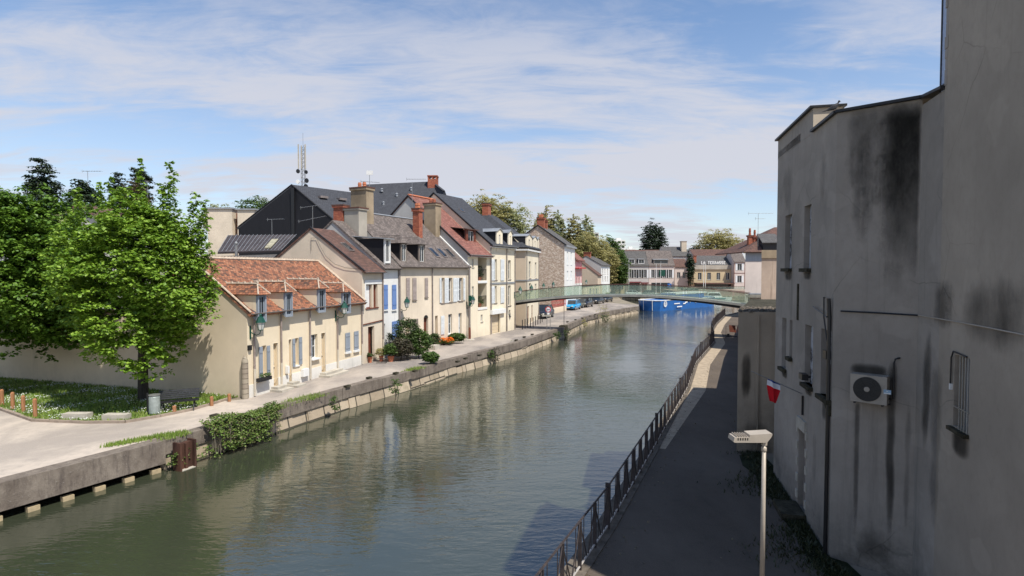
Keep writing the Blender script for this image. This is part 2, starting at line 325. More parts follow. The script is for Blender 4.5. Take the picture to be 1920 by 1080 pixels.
M['wood']=simple('post_timber',(.36,.17,.08),.8,0,.2,.2,6,.4,(.22,.12,.07),.5,(3,3,.4))
M['concrete']=concrete()
M['sandstone']=simple('wet_sandstone',(.42,.33,.20),.8,0,.3,.2,4,.4,(.2,.16,.09),.5)
M['concpale']=simple('pale_concrete',(.46,.42,.35),.9,0,.2,.15,3,.4,(.25,.22,.18),.5)
M['void']=simple('wet_dark_masonry',(.018,.017,.014),.8,0,.3,.3,3,.4)  # near-black that paints shade in the quay void and the door arch
M['rust']=simple('rusty_steel',(.085,.042,.03),.8,.3,.3,.35,3,.4,(.15,.06,.03),.5,(1,1,.3))
M['terracotta']=simple('terracotta',(.48,.17,.09),.8,0,.2,.15,5,.2)
M['bark']=simple('grey_bark',(.060,.052,.044),.95,0,.1,.35,5,.9,(.03,.03,.025),.5,(3,3,.5))
M['twig']=simple('pale_bark',(.20,.17,.13),.9,0,.1,.2,3,.5)
M['orange']=leafmat('orange_petals',[(.80,.16,.01),(.85,.26,.02),(.7,.10,.01)],.2)
M['whitepetal']=simple('white_petals',(.8,.8,.76),.7)
M['black']=simple('black_plastic',(.012,.012,.013),.4,0,.5,.2,6,.1)
M['lampgrey']=simple('sandy_lamp_paint',(.42,.36,.29),.45,.1,.4,.08,4,.05,(.3,.27,.22),.3)
M['acwhite']=simple('dirty_white_enamel',(.34,.30,.25),.5,0,.4,.1,4,.1,(.22,.2,.17),.4)
M['red']=simple('red_cloth',(.55,.012,.02),.8,0,.2,.1,5,.1)
M['signred']=simple('red_sign_paint',(.5,.02,.02),.4)
M['clothwhite']=simple('white_cloth',(.65,.65,.68),.8,0,.2,.06,5,.1)
M['clothblue']=simple('blue_cloth',(.02,.05,.25),.8,0,.2,.06,5,.1)
M['bluehull']=simple('blue_hull_paint',(.015,.12,.38),.4,0,.5,.15,1,.05,(.01,.06,.2),.5)
M['boatwhite']=simple('white_boat_paint',(.75,.75,.73),.35,0,.5,.05,2,.05)
M['ledge']=simple('mossy_ledge',(.05,.045,.03),.95,0,.1,.4,5,.9,(.15,.13,.1),.5)
M['rubber']=simple('tyre_rubber',(.015,.015,.015),.8)
M['chrome']=simple('light_alloy',(.5,.5,.5),.3,.9,.5)
M['teal']=simple('teal_paint',(.05,.25,.27),.5)
M['signblue']=simple('blue_sign_paint',(.01,.12,.42),.4)
M['pinkpave']=simple('pinkish_paving',(.40,.28,.23),.9,0,.2,.12,.6,.3,(.3,.22,.18),.4)
M['awning']=simple('red_awning',(.15,.03,.035),.7)
def greenglass():
    m,nt,n,l,b=nodes('green_tinted_glass'); t=n.new('ShaderNodeBsdfTransparent'); t.inputs[0].default_value=(.90,.94,.90,1)
    b.inputs['Base Color'].default_value=(.45,.52,.45,1); b.inputs['Roughness'].default_value=.12
    mx=n.new('ShaderNodeMixShader'); lw=n.new('ShaderNodeLayerWeight'); lw.inputs[0].default_value=.25
    l.new(mr(nt,lw.outputs['Fresnel'],0,1,.13,.6),mx.inputs[0]); l.new(t.outputs[0],mx.inputs[1]); l.new(b.outputs[0],mx.inputs[2]); l.new(mx.outputs[0],n['Material Output'].inputs[0]); return m
M['bridgeglass']=greenglass()
def water():
    m,nt,n,l,b=nodes('canal_water'); b.inputs['IOR'].default_value=1.75; b.inputs['Roughness'].default_value=.06; spec(b,1.0)
    big=nz(nt,'Object',.08,3,.5); l.new(mixc(nt,mr(nt,big,.3,.7),(.034,.040,.024),(.048,.054,.033)),b.inputs['Base Color'])
    a=nz(nt,'Object',2.3,3,.55,(.55,1.5,1),.5); c=nz(nt,'Object',.55,2,.5,(.7,1.3,1),.3); d=nz(nt,'Object',7.5,2,.5,(.6,1.4,1))
    p=nz(nt,'Object',.10,3,.6,(1,.6,1)); k=mr(nt,p,.38,.62,.22,1.0)
    h=mth(nt,'ADD',mth(nt,'MULTIPLY',mth(nt,'ADD',mth(nt,'MULTIPLY',a,.034),mth(nt,'MULTIPLY',d,.010)),k),mth(nt,'MULTIPLY',c,.020))
    l.new(bump(nt,h,.8,1.0),b.inputs['Normal']); return m
M['water']=water()
def gravel():
    m,nt,n,l,b=nodes('sandy_gravel_over_tarmac'); b.inputs['Roughness'].default_value=.95; spec(b,.15)
    big=nz(nt,'Object',.28,6,.6,(1,.6,1),.6); fine=nz(nt,'Object',30,5,.7); mid=nz(nt,'Object',2.5,6,.7)
    tc=n.new('ShaderNodeTexCoord'); sp=n.new('ShaderNodeSeparateXYZ'); l.new(tc.outputs['Object'],sp.inputs[0])
    far=mth(nt,'ADD',mr(nt,sp.outputs[1],17,40,.05,.85),mr(nt,big,.38,.62,-.42,.42))   # tarmac shows through more along the street
    col=mixc(nt,far,(.49,.415,.34),(.165,.146,.134)); col=mixc(nt,mr(nt,mid,.45,.7,0,.6),col,(.27,.235,.205)); col=mixc(nt,mr(nt,fine,.35,.7,0,.35),col,(.56,.49,.42))
    l.new(col,b.inputs['Base Color']); l.new(bump(nt,fine,.35,.02,bump(nt,big,.2,.2)),b.inputs['Normal']); return m
M['gravel']=gravel()
M['earth']=simple('bare_ground',(.26,.22,.17),.95,0,.1,.25,.5,.5,(.13,.15,.06),.6)
M['asphalt']=asphalt()
M['sandstrip']=simple('pale_path_edge',(.40,.32,.23),.95,0,.1,.2,3,.5,(.22,.18,.13),.5)
M['kerb']=simple('kerb_stone',(.30,.24,.19),.9,0,.2,.2,3,.4)
M['lawn']=simple('lawn_soil',(.10,.14,.035),.95,0,.1,.35,3,.8,(.11,.085,.045),.45)
M['blade']=leafmat('grass_blades',[(.17,.27,.045),(.25,.36,.065),(.36,.40,.12)],.3)
M['maple']=leafmat('fresh_maple_leaves',[(.09,.175,.014),(.14,.25,.022),(.21,.34,.032),(.29,.42,.055)],.20,tint=(.30,.48,.03))
M['maple2']=leafmat('maple_leaves',[(.06,.13,.013),(.10,.19,.018),(.155,.26,.028)],.14,tint=(.22,.38,.03))
M['dark']=leafmat('evergreen_leaves',[(.014,.030,.012),(.030,.052,.022),(.05,.07,.035)],.1)
M['olive']=leafmat('budding_leaves',[(.29,.27,.09),(.40,.36,.14),(.50,.45,.22)],.35)
M['olive2']=leafmat('yellow_green_leaves',[(.28,.31,.12),(.38,.40,.18),(.48,.47,.28)],.35)
M['midgreen']=leafmat('mid_green_leaves',[(.05,.10,.02),(.09,.15,.03),(.13,.19,.05)],.3)
M['rusty']=leafmat('rusty_leaves',[(.09,.065,.03),(.15,.10,.045),(.12,.12,.05)],.3)
M['shrub']=leafmat('shrub_leaves',[(.025,.05,.014),(.06,.10,.025),(.11,.15,.045)],.25)
M['purple']=leafmat('brown_shrub_leaves',[(.06,.05,.035),(.10,.08,.05),(.08,.09,.04)],.2)
M['ivy']=leafmat('ivy_leaves',[(.06,.11,.02),(.13,.21,.035),(.21,.28,.07),(.17,.14,.07)],.25)
def carpaint(name,c):
    m,nt,n,l,b=nodes(name); b.inputs['Roughness'].default_value=.25; spec(b,.5); b.inputs['Coat Weight'].default_value=.6
    l.new(mixc(nt,mr(nt,nz(nt,'Object',2,4,.6),.4,.7,0,.25),c,tuple(min(1,x*.7+.02) for x in c)),b.inputs['Base Color']); return m
# ---------------------------------------------------------------- foliage
def leaves(mb,C,Nrm,size,rng):
    """add one small diamond per centre, tilted around Nrm"""
    n=len(C); N=Nrm+rng.normal(0,.45,(n,3)); N/=np.linalg.norm(N,axis=1)[:,None]+1e-9
    t=rng.normal(0,1,(n,3)); u=np.cross(N,t); u/=np.linalg.norm(u,axis=1)[:,None]+1e-9; w=np.cross(N,u)
    s=size*rng.uniform(.65,1.3,(n,1)); V=np.stack([C-u*s*.55,C-w*s*.42+N*s*.08,C+u*s*.55,C+w*s*.42+N*s*.08],1).reshape(-1,3)
    b=len(mb.v); mb.v+=V.tolist(); mb.f+=[(b+4*i,b+4*i+1,b+4*i+2,b+4*i+3) for i in range(n)]
def clumps(mb,cen,rad,per,size,rng,flat=.6,droop=.5):
    n=len(cen); k=per; d=rng.normal(0,1,(n*k,3)); d/=np.linalg.norm(d,axis=1)[:,None]; d[:,2]=np.abs(d[:,2])*.9-.15
    r=np.repeat(np.asarray(rad)*np.ones(n),k)[:,None]*rng.uniform(.35,1.0,(n*k,1)); off=d*r; off[:,2]*=flat
    C=np.repeat(cen,k,0)+off; N=d*droop+np.array([0,0,1.0]); leaves(mb,C,N,size,rng)
def ell_pts(n,c,r,rng,shell=.5,low=-1):
    d=rng.normal(0,1,(n*3,3)); d/=np.linalg.norm(d,axis=1)[:,None]; d=d[d[:,2]>low][:n]
    q=rng.uniform(shell,1,(len(d),1))**.6; return np.array(c)+d*q*np.array(r),d
def branches(mb,base,top,spread,n,r,rng,lo=.3,seg=4):
    base=Vector(base); h=top-base.z
    for i in range(n):
        a=2*math.pi*(i+rng.uniform(0,.7))/n; z0=base.z+h*rng.uniform(lo*.7,lo*1.2); L=rng.uniform(.6,1)
        e=Vector((base.x+math.cos(a)*spread*L,base.y+math.sin(a)*spread*L,base.z+h*rng.uniform(.55,.9)))
        s0=Vector((base.x,base.y,z0)); pts=[s0.lerp(e,t/seg)+Vector((0,0,math.sin(t/seg*math.pi)*-.04*h)) for t in range(seg+1)]
        mb.tube(pts,r,5,r*.18)
def tree(name,label,cat,base,hgt,crown,mat,n,per,size,rad,trunk=(.2,.12),bark='bark',group=None,seed=1,spikes=(),nb=9,flat=.6,shell=.5,low=-1,tb=None):
    rng=np.random.default_rng(seed); t=thing(name,base,label,cat,group); b=Vector(base)
    tm=MB(); th=hgt*(tb or .62); tm.tube([b+Vector((0,0,-.1)),b+Vector((0,0,.25)),b+Vector((.03,0,th*.4)),b+Vector((-.04,.05,th))],trunk[0],10,trunk[1])
    lat=max(c[1][0] for c in crown); branches(tm,base,b.z+hgt,lat*.8,nb,trunk[1]*.6,rng,lo=.35); tm.build('trunk',M[bark],t,smooth=True)
    cm=MB()
    tot=sum(c[1][0]*c[1][1]*c[1][2] for c in crown)
    for c,r in crown:
        k=int(n*(r[0]*r[1]*r[2])/tot)+5
        P,d=ell_pts(k,(b.x+c[0],b.y+c[1],b.z+c[2]),r,rng,shell,low)
        wob=1+.13*np.sin(P[:,0]*2.1+P[:,2]*1.3)+.10*np.sin(P[:,1]*2.7+P[:,2]*2.9); P=np.array([b.x+c[0],b.y+c[1],b.z+c[2]])+(P-np.array([b.x+c[0],b.y+c[1],b.z+c[2]]))*wob[:,None]
        clumps(cm,P,rad*rng.uniform(.6,1.3,len(P)),per,size,rng,flat)
    for (x,y,z0,z1,w) in spikes:
        q=int((z1-z0)/.13)+2; zz=np.linspace(z0,z1,q); P=np.stack([b.x+x+rng.normal(0,w*.3,q),b.y+y+rng.normal(0,w*.3,q),b.z+zz],1)
        clumps(cm,P,w*np.linspace(1,.45,q),max(8,int(per*.7)),size*.9,rng,.9)
    cm.build('crown',mat if not isinstance(mat,str) else M[mat],t,uv=False); return t
# ---------------------------------------------------------------- ground and water
LQ=[(-26,-6),(-18.4,9.6),(-14.72,15.92),(-12.51,19.9),(-10.41,24.66),(-8.76,28.56),(-5.95,34.09),(-4.2,38.2),(.85,47.9),(5.3,59.2),(9.9,73.8),(15.2,84.5),(21.3,94.5)]
LEND=[(22.5,99),(23,118),(26,140)]
RQ=[(-2.5,3.0),(.76,9.9),(2.27,13.03),(4.9,19.06),(9.0,28.6),(12.0,36.4),(17.0,47.0),(19.7,55.2),(23.1,63.2),(28.6,75.0),(41,92),(70,120),(95,140)]
g=MB()
left=[(*p,0) for p in LQ+LEND]+[(26,1900,0),(-2500,1900,0),(-2500,-300,0),(-60,-40,0)]
g.poly(list(reversed(left)))
g.poly([(26,140,0),(95,140,0),(95,1900,0),(26,1900,0)])
g.poly([(*p,0) for p in RQ]+[(2500,140,0),(2500,-300,0),(10,-30,0)])
g.poly([(95,140,0),(2500,140,0),(2500,1900,0),(95,1900,0)])
tag(g.build('ground',M['earth']),'bare earth around the houses','ground',kind='structure')
w=MB(); w.poly([(-60,-40,-1.08),(140,-40,-1.08),(140,142,-1.08),(-60,142,-1.08)]); tag(w.build('water',M['water']),'green canal water with small ripples','water',kind='structure')
st=MB(); st.poly(list(reversed([(p[0]-.0,p[1],.004) for p in LQ]+[(22.5,99,.004),(15,110,.004),(8,100,.004),(2.5,66,.004),(.9,60.6,.004),(-4.6,49.6,.004),(-9.3,38.4,.004),(-12.7,26.3,.004),(-17.5,24.0,.004),(-26,25,.004),(-60,30,.004),(-60,-5,.004)])))
tag(st.build('street',M['gravel']),'sandy canal side street','street',kind='structure')
pt=MB(); pt.poly([(*p,.004) for p in RQ[:10]]+[(31.6,74.6,.004),(24,57.2,.004),(18.5,44.4,.004),(12.5,29,.004),(8.0,18.6,.004),(6.95,11.8,.004),(6.5,5,.004),(4,-10,.004)])
tag(pt.build('towpath',M['asphalt']),'dark asphalt towpath beside the railing','path',kind='structure')
ps=MB()
for i in range(1,9):
    a=Vector((*RQ[i],.008)); b=Vector((*RQ[i+1],.008)); n=Vector(((b-a).y,-(b-a).x,0)).normalized(); n2=n
    ps.poly([a+n*.12,b+n*.12,b+n*(.9),a+n*(.36 if i<4 else .9)]) if i>2 else None  # paler strip beside the railing, on the farther stretch only
tag(ps.build('path_edge',M['sandstrip']),'pale gravel strip under the railing','path edge',kind='structure')
far=MB(); far.poly([(20,122,.012),(140,118,.012),(140,180,.012),(20,180,.012)]); 
# ---------------------------------------------------------------- quay walls
def offset(line,d):
    out=[]
    for i,p in enumerate(line):
        a=Vector(line[max(i-1,0)]); b=Vector(line[min(i+1,len(line)-1)]); t=(b-a).normalized(); out.append((p[0]+t.y*d,p[1]-t.x*d))
    return out
def densify(line,step):
    out=[]
    for i in range(len(line)-1):
        a=Vector(line[i]); b=Vector(line[i+1]); k=max(1,int((b-a).length/step))
        for j in range(k): out.append(tuple(a.lerp(b,j/k)))
    out.append(tuple(line[-1])); return out
def strip(mb,line,d0,d1,z0,z1,jit=0,rng=None):
    A=offset(line,d0); B=offset(line,d1); n=len(line)
    for i in range(n-1):
        j0=(rng.uniform(-jit,jit) if rng is not None else 0)
        mb.prism([(*A[i],z0+j0),(*A[i+1],z0+j0),(*B[i+1],z0+j0),(*B[i],z0+j0)],(0,0,z1-z0))
rg=np.random.default_rng(3)
q=thing('quay_wall',(-10.41,24.66,-1.08),'long concrete capped stone quay wall along the street side of the canal','quay wall')
LD=densify(LQ,2.2); i0=min(range(len(LD)),key=lambda i:abs(LD[i][1]-20.9))
near=LD[:i0+1]; rest=LD[i0:]
c=MB(); strip(c,near,-.42,.14,-.80,.02); c.build('coping_beam',M['concrete'],q)
c=MB()
for i in range(len(rest)-1):
    zz=rg.uniform(-.03,.03); A=offset(rest,-.38); B=offset(rest,.10+.0*zz)
    f=.992; a0=Vector(A[i]);a1=Vector(A[i]).lerp(Vector(A[i+1]),f); b0=Vector(B[i]); b1=Vector(B[i]).lerp(Vector(B[i+1]),f)
    c.prism([(*a0,-.50),(*a1,-.50),(*b1,-.50),(*b0,-.50)],(0,0,.55+zz))
c.build('coping_stone',M['concrete'],q)
c=MB(); RB=[rest[0]]; fine_=densify(rest,.05); nxt=.9
for pp in fine_:
    if (Vector(pp)-Vector(RB[-1])).length>=nxt: RB.append(pp); nxt=rg.uniform(.6,1.7)
RB.append(rest[-1]); A=offset(RB,-.3)
for i in range(len(RB)-1):
    o=rg.uniform(-.07,.06); B=offset([RB[i],RB[i+1]],.02+o); B2=offset([RB[i],RB[i+1]],.20+o)
    c.prism([(*B2[0],-1.3),(*B2[1],-1.3),(*B[1],-.53),(*B[0],-.53)],((Vector(A[i])-Vector(B[0])).x,(Vector(A[i])-Vector(B[0])).y,0))
c.build('stone_face',M['quaystone'],q)
c=MB(); strip(c,near,-.9,-.60,-1.4,-.82); c.build('back_wall',M['void'],q)  # dark backing paints the shade in the void under the beam
nd=[Vector(near[0])]
for pp in densify(near,.03):
    if (Vector(pp)-nd[-1]).length>=.86: nd.append(Vector(pp))
nd.append(nd[-1]*2-nd[-2])
for i in range(12,len(nd)-1):
    a=Vector(nd[i]); b=Vector(nd[i+1]); u=(b-a).normalized(); c=MB(); c.obox((a.x+u.y*.02,a.y-u.x*.02,-1.3),(u.x,u.y,0),.10,.15,.36); c.build('pier_block',M['sandstone'],q)
# rusty sheet piles standing at the quay
p0=G(342,877,-1.08); pl=thing('mooring_pile',(p0.x,p0.y,-1.3),'rusty steel sheet pile post standing in the water at the quay left of the ivy','mooring pile')
u=Vector((.40,.92,0)); n=Vector((.92,-.40,0))
c=MB(); c.obox(p0+n*.10,u,.10,.26,1.12,-1.25); c.build('pile_body',M['rust'],pl)
for sgn in (-1,1):
    c=MB(); c.obox(p0+n*.14+u*.28*sgn,u,.20,.035,1.18,-1.25); c.build('pile_flange',M['rust'],pl)
c=MB(); c.obox(p0+n*.225,u,.03,.05,1.10,-1.25); c.build('pile_rib',M['rust'],pl)
c=MB(); c.obox(p0+n*.16,u,.2,.26,.12,-1.18); c.build('pile_foot',M['concpale'],pl)
qr=thing('quay_wall',(4.9,19.06,-1.08),'low stone quay wall carrying the railing on the right bank','quay wall')
c=MB(); strip(c,densify(RQ,2.5),.0,-.25,-1.4,-.18); c.build('stone_face',M['quaystone'],qr)
c=MB(); strip(c,densify(RQ,2.5),.16,-.32,-.18,.03); c.build('coping_stone',M['darkkerb'],qr)
fq=thing('quay_wall',(60,136,-1.08),'far stone quay wall closing the basin beyond the blue barge','quay wall')
c=MB(); c.box(22.5,110,134,135,-1.3,.02); c.build('stone_face',M['quaystone'],fq)
fg=MB(); fg.poly([(22,134.8,.006),(110,134.8,.006),(110,215,.006),(22,215,.006)]); tag(fg.build('square',M['pinkpave']),'pinkish paved square before the cafes','square',kind='structure')
# ---------------------------------------------------------------- lawn in the corner under the trees
A0=G(465,747); W0=Vector((-.955,.297,0))
kerbpx=[(432,748),(400,758),(358,770),(300,782),(235,793),(160,794),(62,790),(0,768)]
kp=[G(*p) for p in kerbpx]+[Vector((-30,21.5,0))]
lw=[Vector((A0.x-.5,A0.y+.1,0))]+kp+[Vector((-40,24,0)),A0+W0*27]
b=MB(); b.poly([(p.x,p.y,.05) for p in reversed(lw)]); b.build('lawn',M['lawn']); tag(COL.objects['lawn'],'patch of lawn under the trees','lawn',kind='structure')
c=MB()
for i in range(len(kp)-1):
    a,e=kp[i],kp[i+1]; uu=(e-a).normalized(); nn=Vector((uu.y,-uu.x,0)); c.prism([a-nn*.07,e-nn*.07,e+nn*.07,a+nn*.07],(0,0,.10))
tag(c.build('kerb',M['kerb']),'low stone kerb round the lawn','kerb',kind='structure')
def inpoly(P,poly):
    x,y=P[:,0],P[:,1]; r=np.zeros(len(P),bool); n=len(poly)
    for i in range(n):
        x0,y0=poly[i]; x1,y1=poly[(i+1)%n]; c=((y0>y)!=(y1>y))&(x<(x1-x0)*(y-y0)/((y1-y0)+1e-9)+x0); r^=c
    return r
lp=[(p.x,p.y) for p in lw]
P=np.stack([RNG.uniform(-32,-11.5,60000),RNG.uniform(20,36,60000)],1); P=P[inpoly(P,lp)]
pn=np.sin(P[:,0]*1.9+1)*np.sin(P[:,1]*1.4)+.6*np.sin(P[:,0]*4.7+P[:,1]*3.1); P1=P[(pn+RNG.normal(0,.5,len(P)))>-.9]
n=len(P1); hgt=RNG.uniform(.05,.16,n); a=RNG.uniform(0,6.28,n); wd=.035; V=np.empty((n,3,3)); bx=np.cos(a)*wd; by=np.sin(a)*wd
V[:,0]=np.stack([P1[:,0]-bx,P1[:,1]-by,np.full(n,.04)],1); V[:,1]=np.stack([P1[:,0]+bx,P1[:,1]+by,np.full(n,.04)],1); V[:,2]=np.stack([P1[:,0]+RNG.normal(0,.04,n),P1[:,1]+RNG.normal(0,.04,n),.05+hgt],1)
gb=MB(); gb.v=V.reshape(-1,3).tolist(); gb.f=[(3*i,3*i+1,3*i+2) for i in range(n)]
tag(gb.build('grass',M['blade'],uv=False),'short tufted grass on the corner lawn','grass',kind='stuff')
pd=np.sin(P[:,0]*1.1+2)*np.cos(P[:,1]*1.7)+.5*np.sin(P[:,0]*3.3-P[:,1]*2.2); D=P[(pd+RNG.normal(0,.35,len(P)))>.35]; D=D[RNG.random(len(D))<.85]
db=MB(); Cc=np.stack([D[:,0],D[:,1],RNG.uniform(.13,.2,len(D))],1); leaves(db,Cc,np.tile([0,0,1.0],(len(D),1)),.04,RNG)
tag(db.build('daisies',M['whitepetal'],uv=False),'white daisies sprinkled over the lawn','flowers',kind='stuff')
# weeds along the coping
wb=MB(); rw=np.random.default_rng(11)
for (x0,y0,x1,y1,k,wd) in [(200,838,345,812,900,.10),(500,770,530,762,300,.2),(545,755,600,742,700,.22),(765,696,790,690,350,.2),(300,826,350,815,200,.12)]:
    a=G(x0,y0); e=G(x1,y1)
    for i in range(k):
        p=a.lerp(e,rw.random())+Vector((rw.normal(0,wd),rw.normal(0,wd),0)); an=rw.uniform(0,6.28); h=rw.uniform(.04,.14)
        wb.poly([(p.x-math.cos(an)*.02,p.y-math.sin(an)*.02,.02),(p.x+math.cos(an)*.02,p.y+math.sin(an)*.02,.02),(p.x+rw.normal(0,.03),p.y+rw.normal(0,.03),.05+h)])
tag(wb.build('weeds',M['blade'],uv=False),'strips of grass growing along the quay coping','grass',kind='stuff')
# ---------------------------------------------------------------- house kit
def seg_mid(a,b): return (Vector(a)+Vector(b))/2
def shutter(fr,root,s0,s1,z0,z1,mat,d=.03,name='shutter',lab=None):
    c=MB(); c.fbox(fr,s0,s1,d,d+.035,z0,z1); w_=s1-s0
    n=max(2,int((z1-z0)/.11))
    if mat in('whiteshut','beigeshut'):
        for i in range(n):
            z=z0+.06+(z1-z0-.12)*i/n
            if abs(z-(z0+z1)/2)<.06: continue
            c.fbox(fr,s0+w_*.12,s1-w_*.12,d+.035,d+.05,z,z+.05)
    else:
        for z in (z0+.18*(z1-z0),z1-.2*(z1-z0)): c.fbox(fr,s0+.02,s1-.02,d+.035,d+.055,z,z+.07)
        c.fbox(fr,(s0+s1)/2-.006,(s0+s1)/2+.006,d+.035,d+.042,z0+.02,z1-.02)
    o=c.build(name,M[mat],root)
    if lab: o['label']=lab
    return o
def window(fr,root,h,dep=.16,frame='whitewood',div=2,rows=2,glass='glass',sill='concpale',proud=.06):
    a,b,z0,z1=h[:4]; c=MB(); t=.05; dd=-dep
    c.fbox(fr,a,b,dd-.05,dd,z0,z0+t); c.fbox(fr,a,b,dd-.05,dd,z1-t,z1); c.fbox(fr,a,a+t,dd-.05,dd,z0+t,z1-t); c.fbox(fr,b-t,b,dd-.05,dd,z0+t,z1-t)
    for i in range(1,div): x=a+(b-a)*i/div; c.fbox(fr,x-.025,x+.025,dd-.045,dd+.004,z0+t,z1-t)
    for i in range(1,rows): z=z0+(z1-z0)*i/rows; c.fbox(fr,a+t,b-t,dd-.04,dd-.004,z-.015,z+.015)
    w=c.build('window',M[frame],root)
    c=MB(); c.poly([fr.P(a+.01,dd-.03,z0+.01),fr.P(b-.01,dd-.03,z0+.01),fr.P(b-.01,dd-.03,z1-.01),fr.P(a+.01,dd-.03,z1-.01)]); c.build('pane',M[glass],w)
    if sill: c=MB(); c.fbox(fr,a-.06,b+.06,-dep+.02,proud,z0-.07,z0+.001); c.build('sill',M[sill],w)
    return w
def door(fr,root,h,mat,dep=.18,knob=True,lab=None,panels=2):
    a,b,z0,z1=h[:4]; c=MB(); c.fbox(fr,a,b,-dep-.05,-dep,z0,z1)
    for i in range(panels): z=z0+.15+(z1-z0-.2)*i/panels; c.fbox(fr,a+.12*(b-a),b-.12*(b-a),-dep,-dep+.02,z,z+(z1-z0-.2)/panels-.12)
    d=c.build('door',M[mat],root)
    if lab: d['label']=lab
    if knob: c=MB(); p=fr.P(b-.12,-dep+.04,z0+1.0); c.lathe(p-Vector((0,0,.03)),[(.01,0),(.03,.02),(.03,.05),(.01,.06)],6); c.build('handle',M['iron'],d)
    return d
def pipe(fr,root,s,z0,z1,mat='pipe',d=.09,r=.045):
    c=MB(); c.tube([fr.P(s,d+.12,z1+.05),fr.P(s,d,z1-.12),fr.P(s,d,z0+1.3)],r,7)
    z=z0+1.5
    while z<z1: c.lathe(fr.P(s,d,z),[(r*1.25,0),(r*1.25,.04)],7); z+=1.7
    p=c.build('downpipe',M[mat],root); c=MB(); c.tube([fr.P(s,d,z0+1.35),fr.P(s,d,z0+.05)],r*1.15,7); c.build('pipe_foot',M['cpipe' if mat=='pipe' else mat],p)
def gutter(fr,root,s0,s1,z,d=.28,mat='gutter',r=.065):
    c=MB(); prof=[(math.cos(t)*r,math.sin(t)*r) for t in np.linspace(math.pi,2*math.pi,6)]
    pts=[fr.P(s0,d+x,z+y) for x,y in prof]; c.prism(pts,fr.u*(s1-s0)); c.build('gutter',M[mat],root)
def chimney(parent,c0,u,w,l,z0,z1,mat,pots=2,potmat='terracotta',cap=.12,poth=.45,capmat=None,lab=None):
    c=MB(); c.obox((c0[0],c0[1],z0),u,w,l,z1-z0); c.obox((c0[0],c0[1],z1),u,w+.08,l+.08,cap)
    o=c.build('chimney',M[mat],parent)
    if lab: o['label']=lab
    if o.parent is not None and o.parent.parent is None or True:
        u=Vector(u).normalized(); pr=parent if parent.parent is None else parent.parent; c=MB(); c.obox((c0[0],c0[1],z1+cap),u,w+.10,l+.10,.10); c.build('chimney_cap',M['capbrown'],pr)
        for i in range(pots):
            t=(i+.5)/pots*2-1; p=Vector((c0[0],c0[1],z1+cap+.08))+u*l*t*.6; c=MB(); c.lathe(p,[(.19,0),(.14,poth*.35),(.13,poth*.5),(.16,poth*.55),(.12,poth)],9); c.build('chimney_pot',M[potmat],pr)
    return o
def skylight(fr,root,roof,s0,s1,t0,t1,fz):
    """roof window between slope parameters t0..t1 (0 eave, 1 ridge); fz(t)->(d,z)"""
    d0,z0=fz(t0); d1,z1=fz(t1); c=MB(); q=[fr.P(s0,d0,z0+.05),fr.P(s1,d0,z0+.05),fr.P(s1,d1,z1+.05),fr.P(s0,d1,z1+.05)]
    c.slab([x+Vector((0,0,.05)) for x in q],.1); w=c.build('skylight',M['gutter'],root)
    e=.06; c=MB(); q=[seg.lerp(sum(q,Vector((0,0,0)))/4,.16)+Vector((0,0,.065)) for seg in q]; c.poly(q); c.build('pane',M['glass'],w)
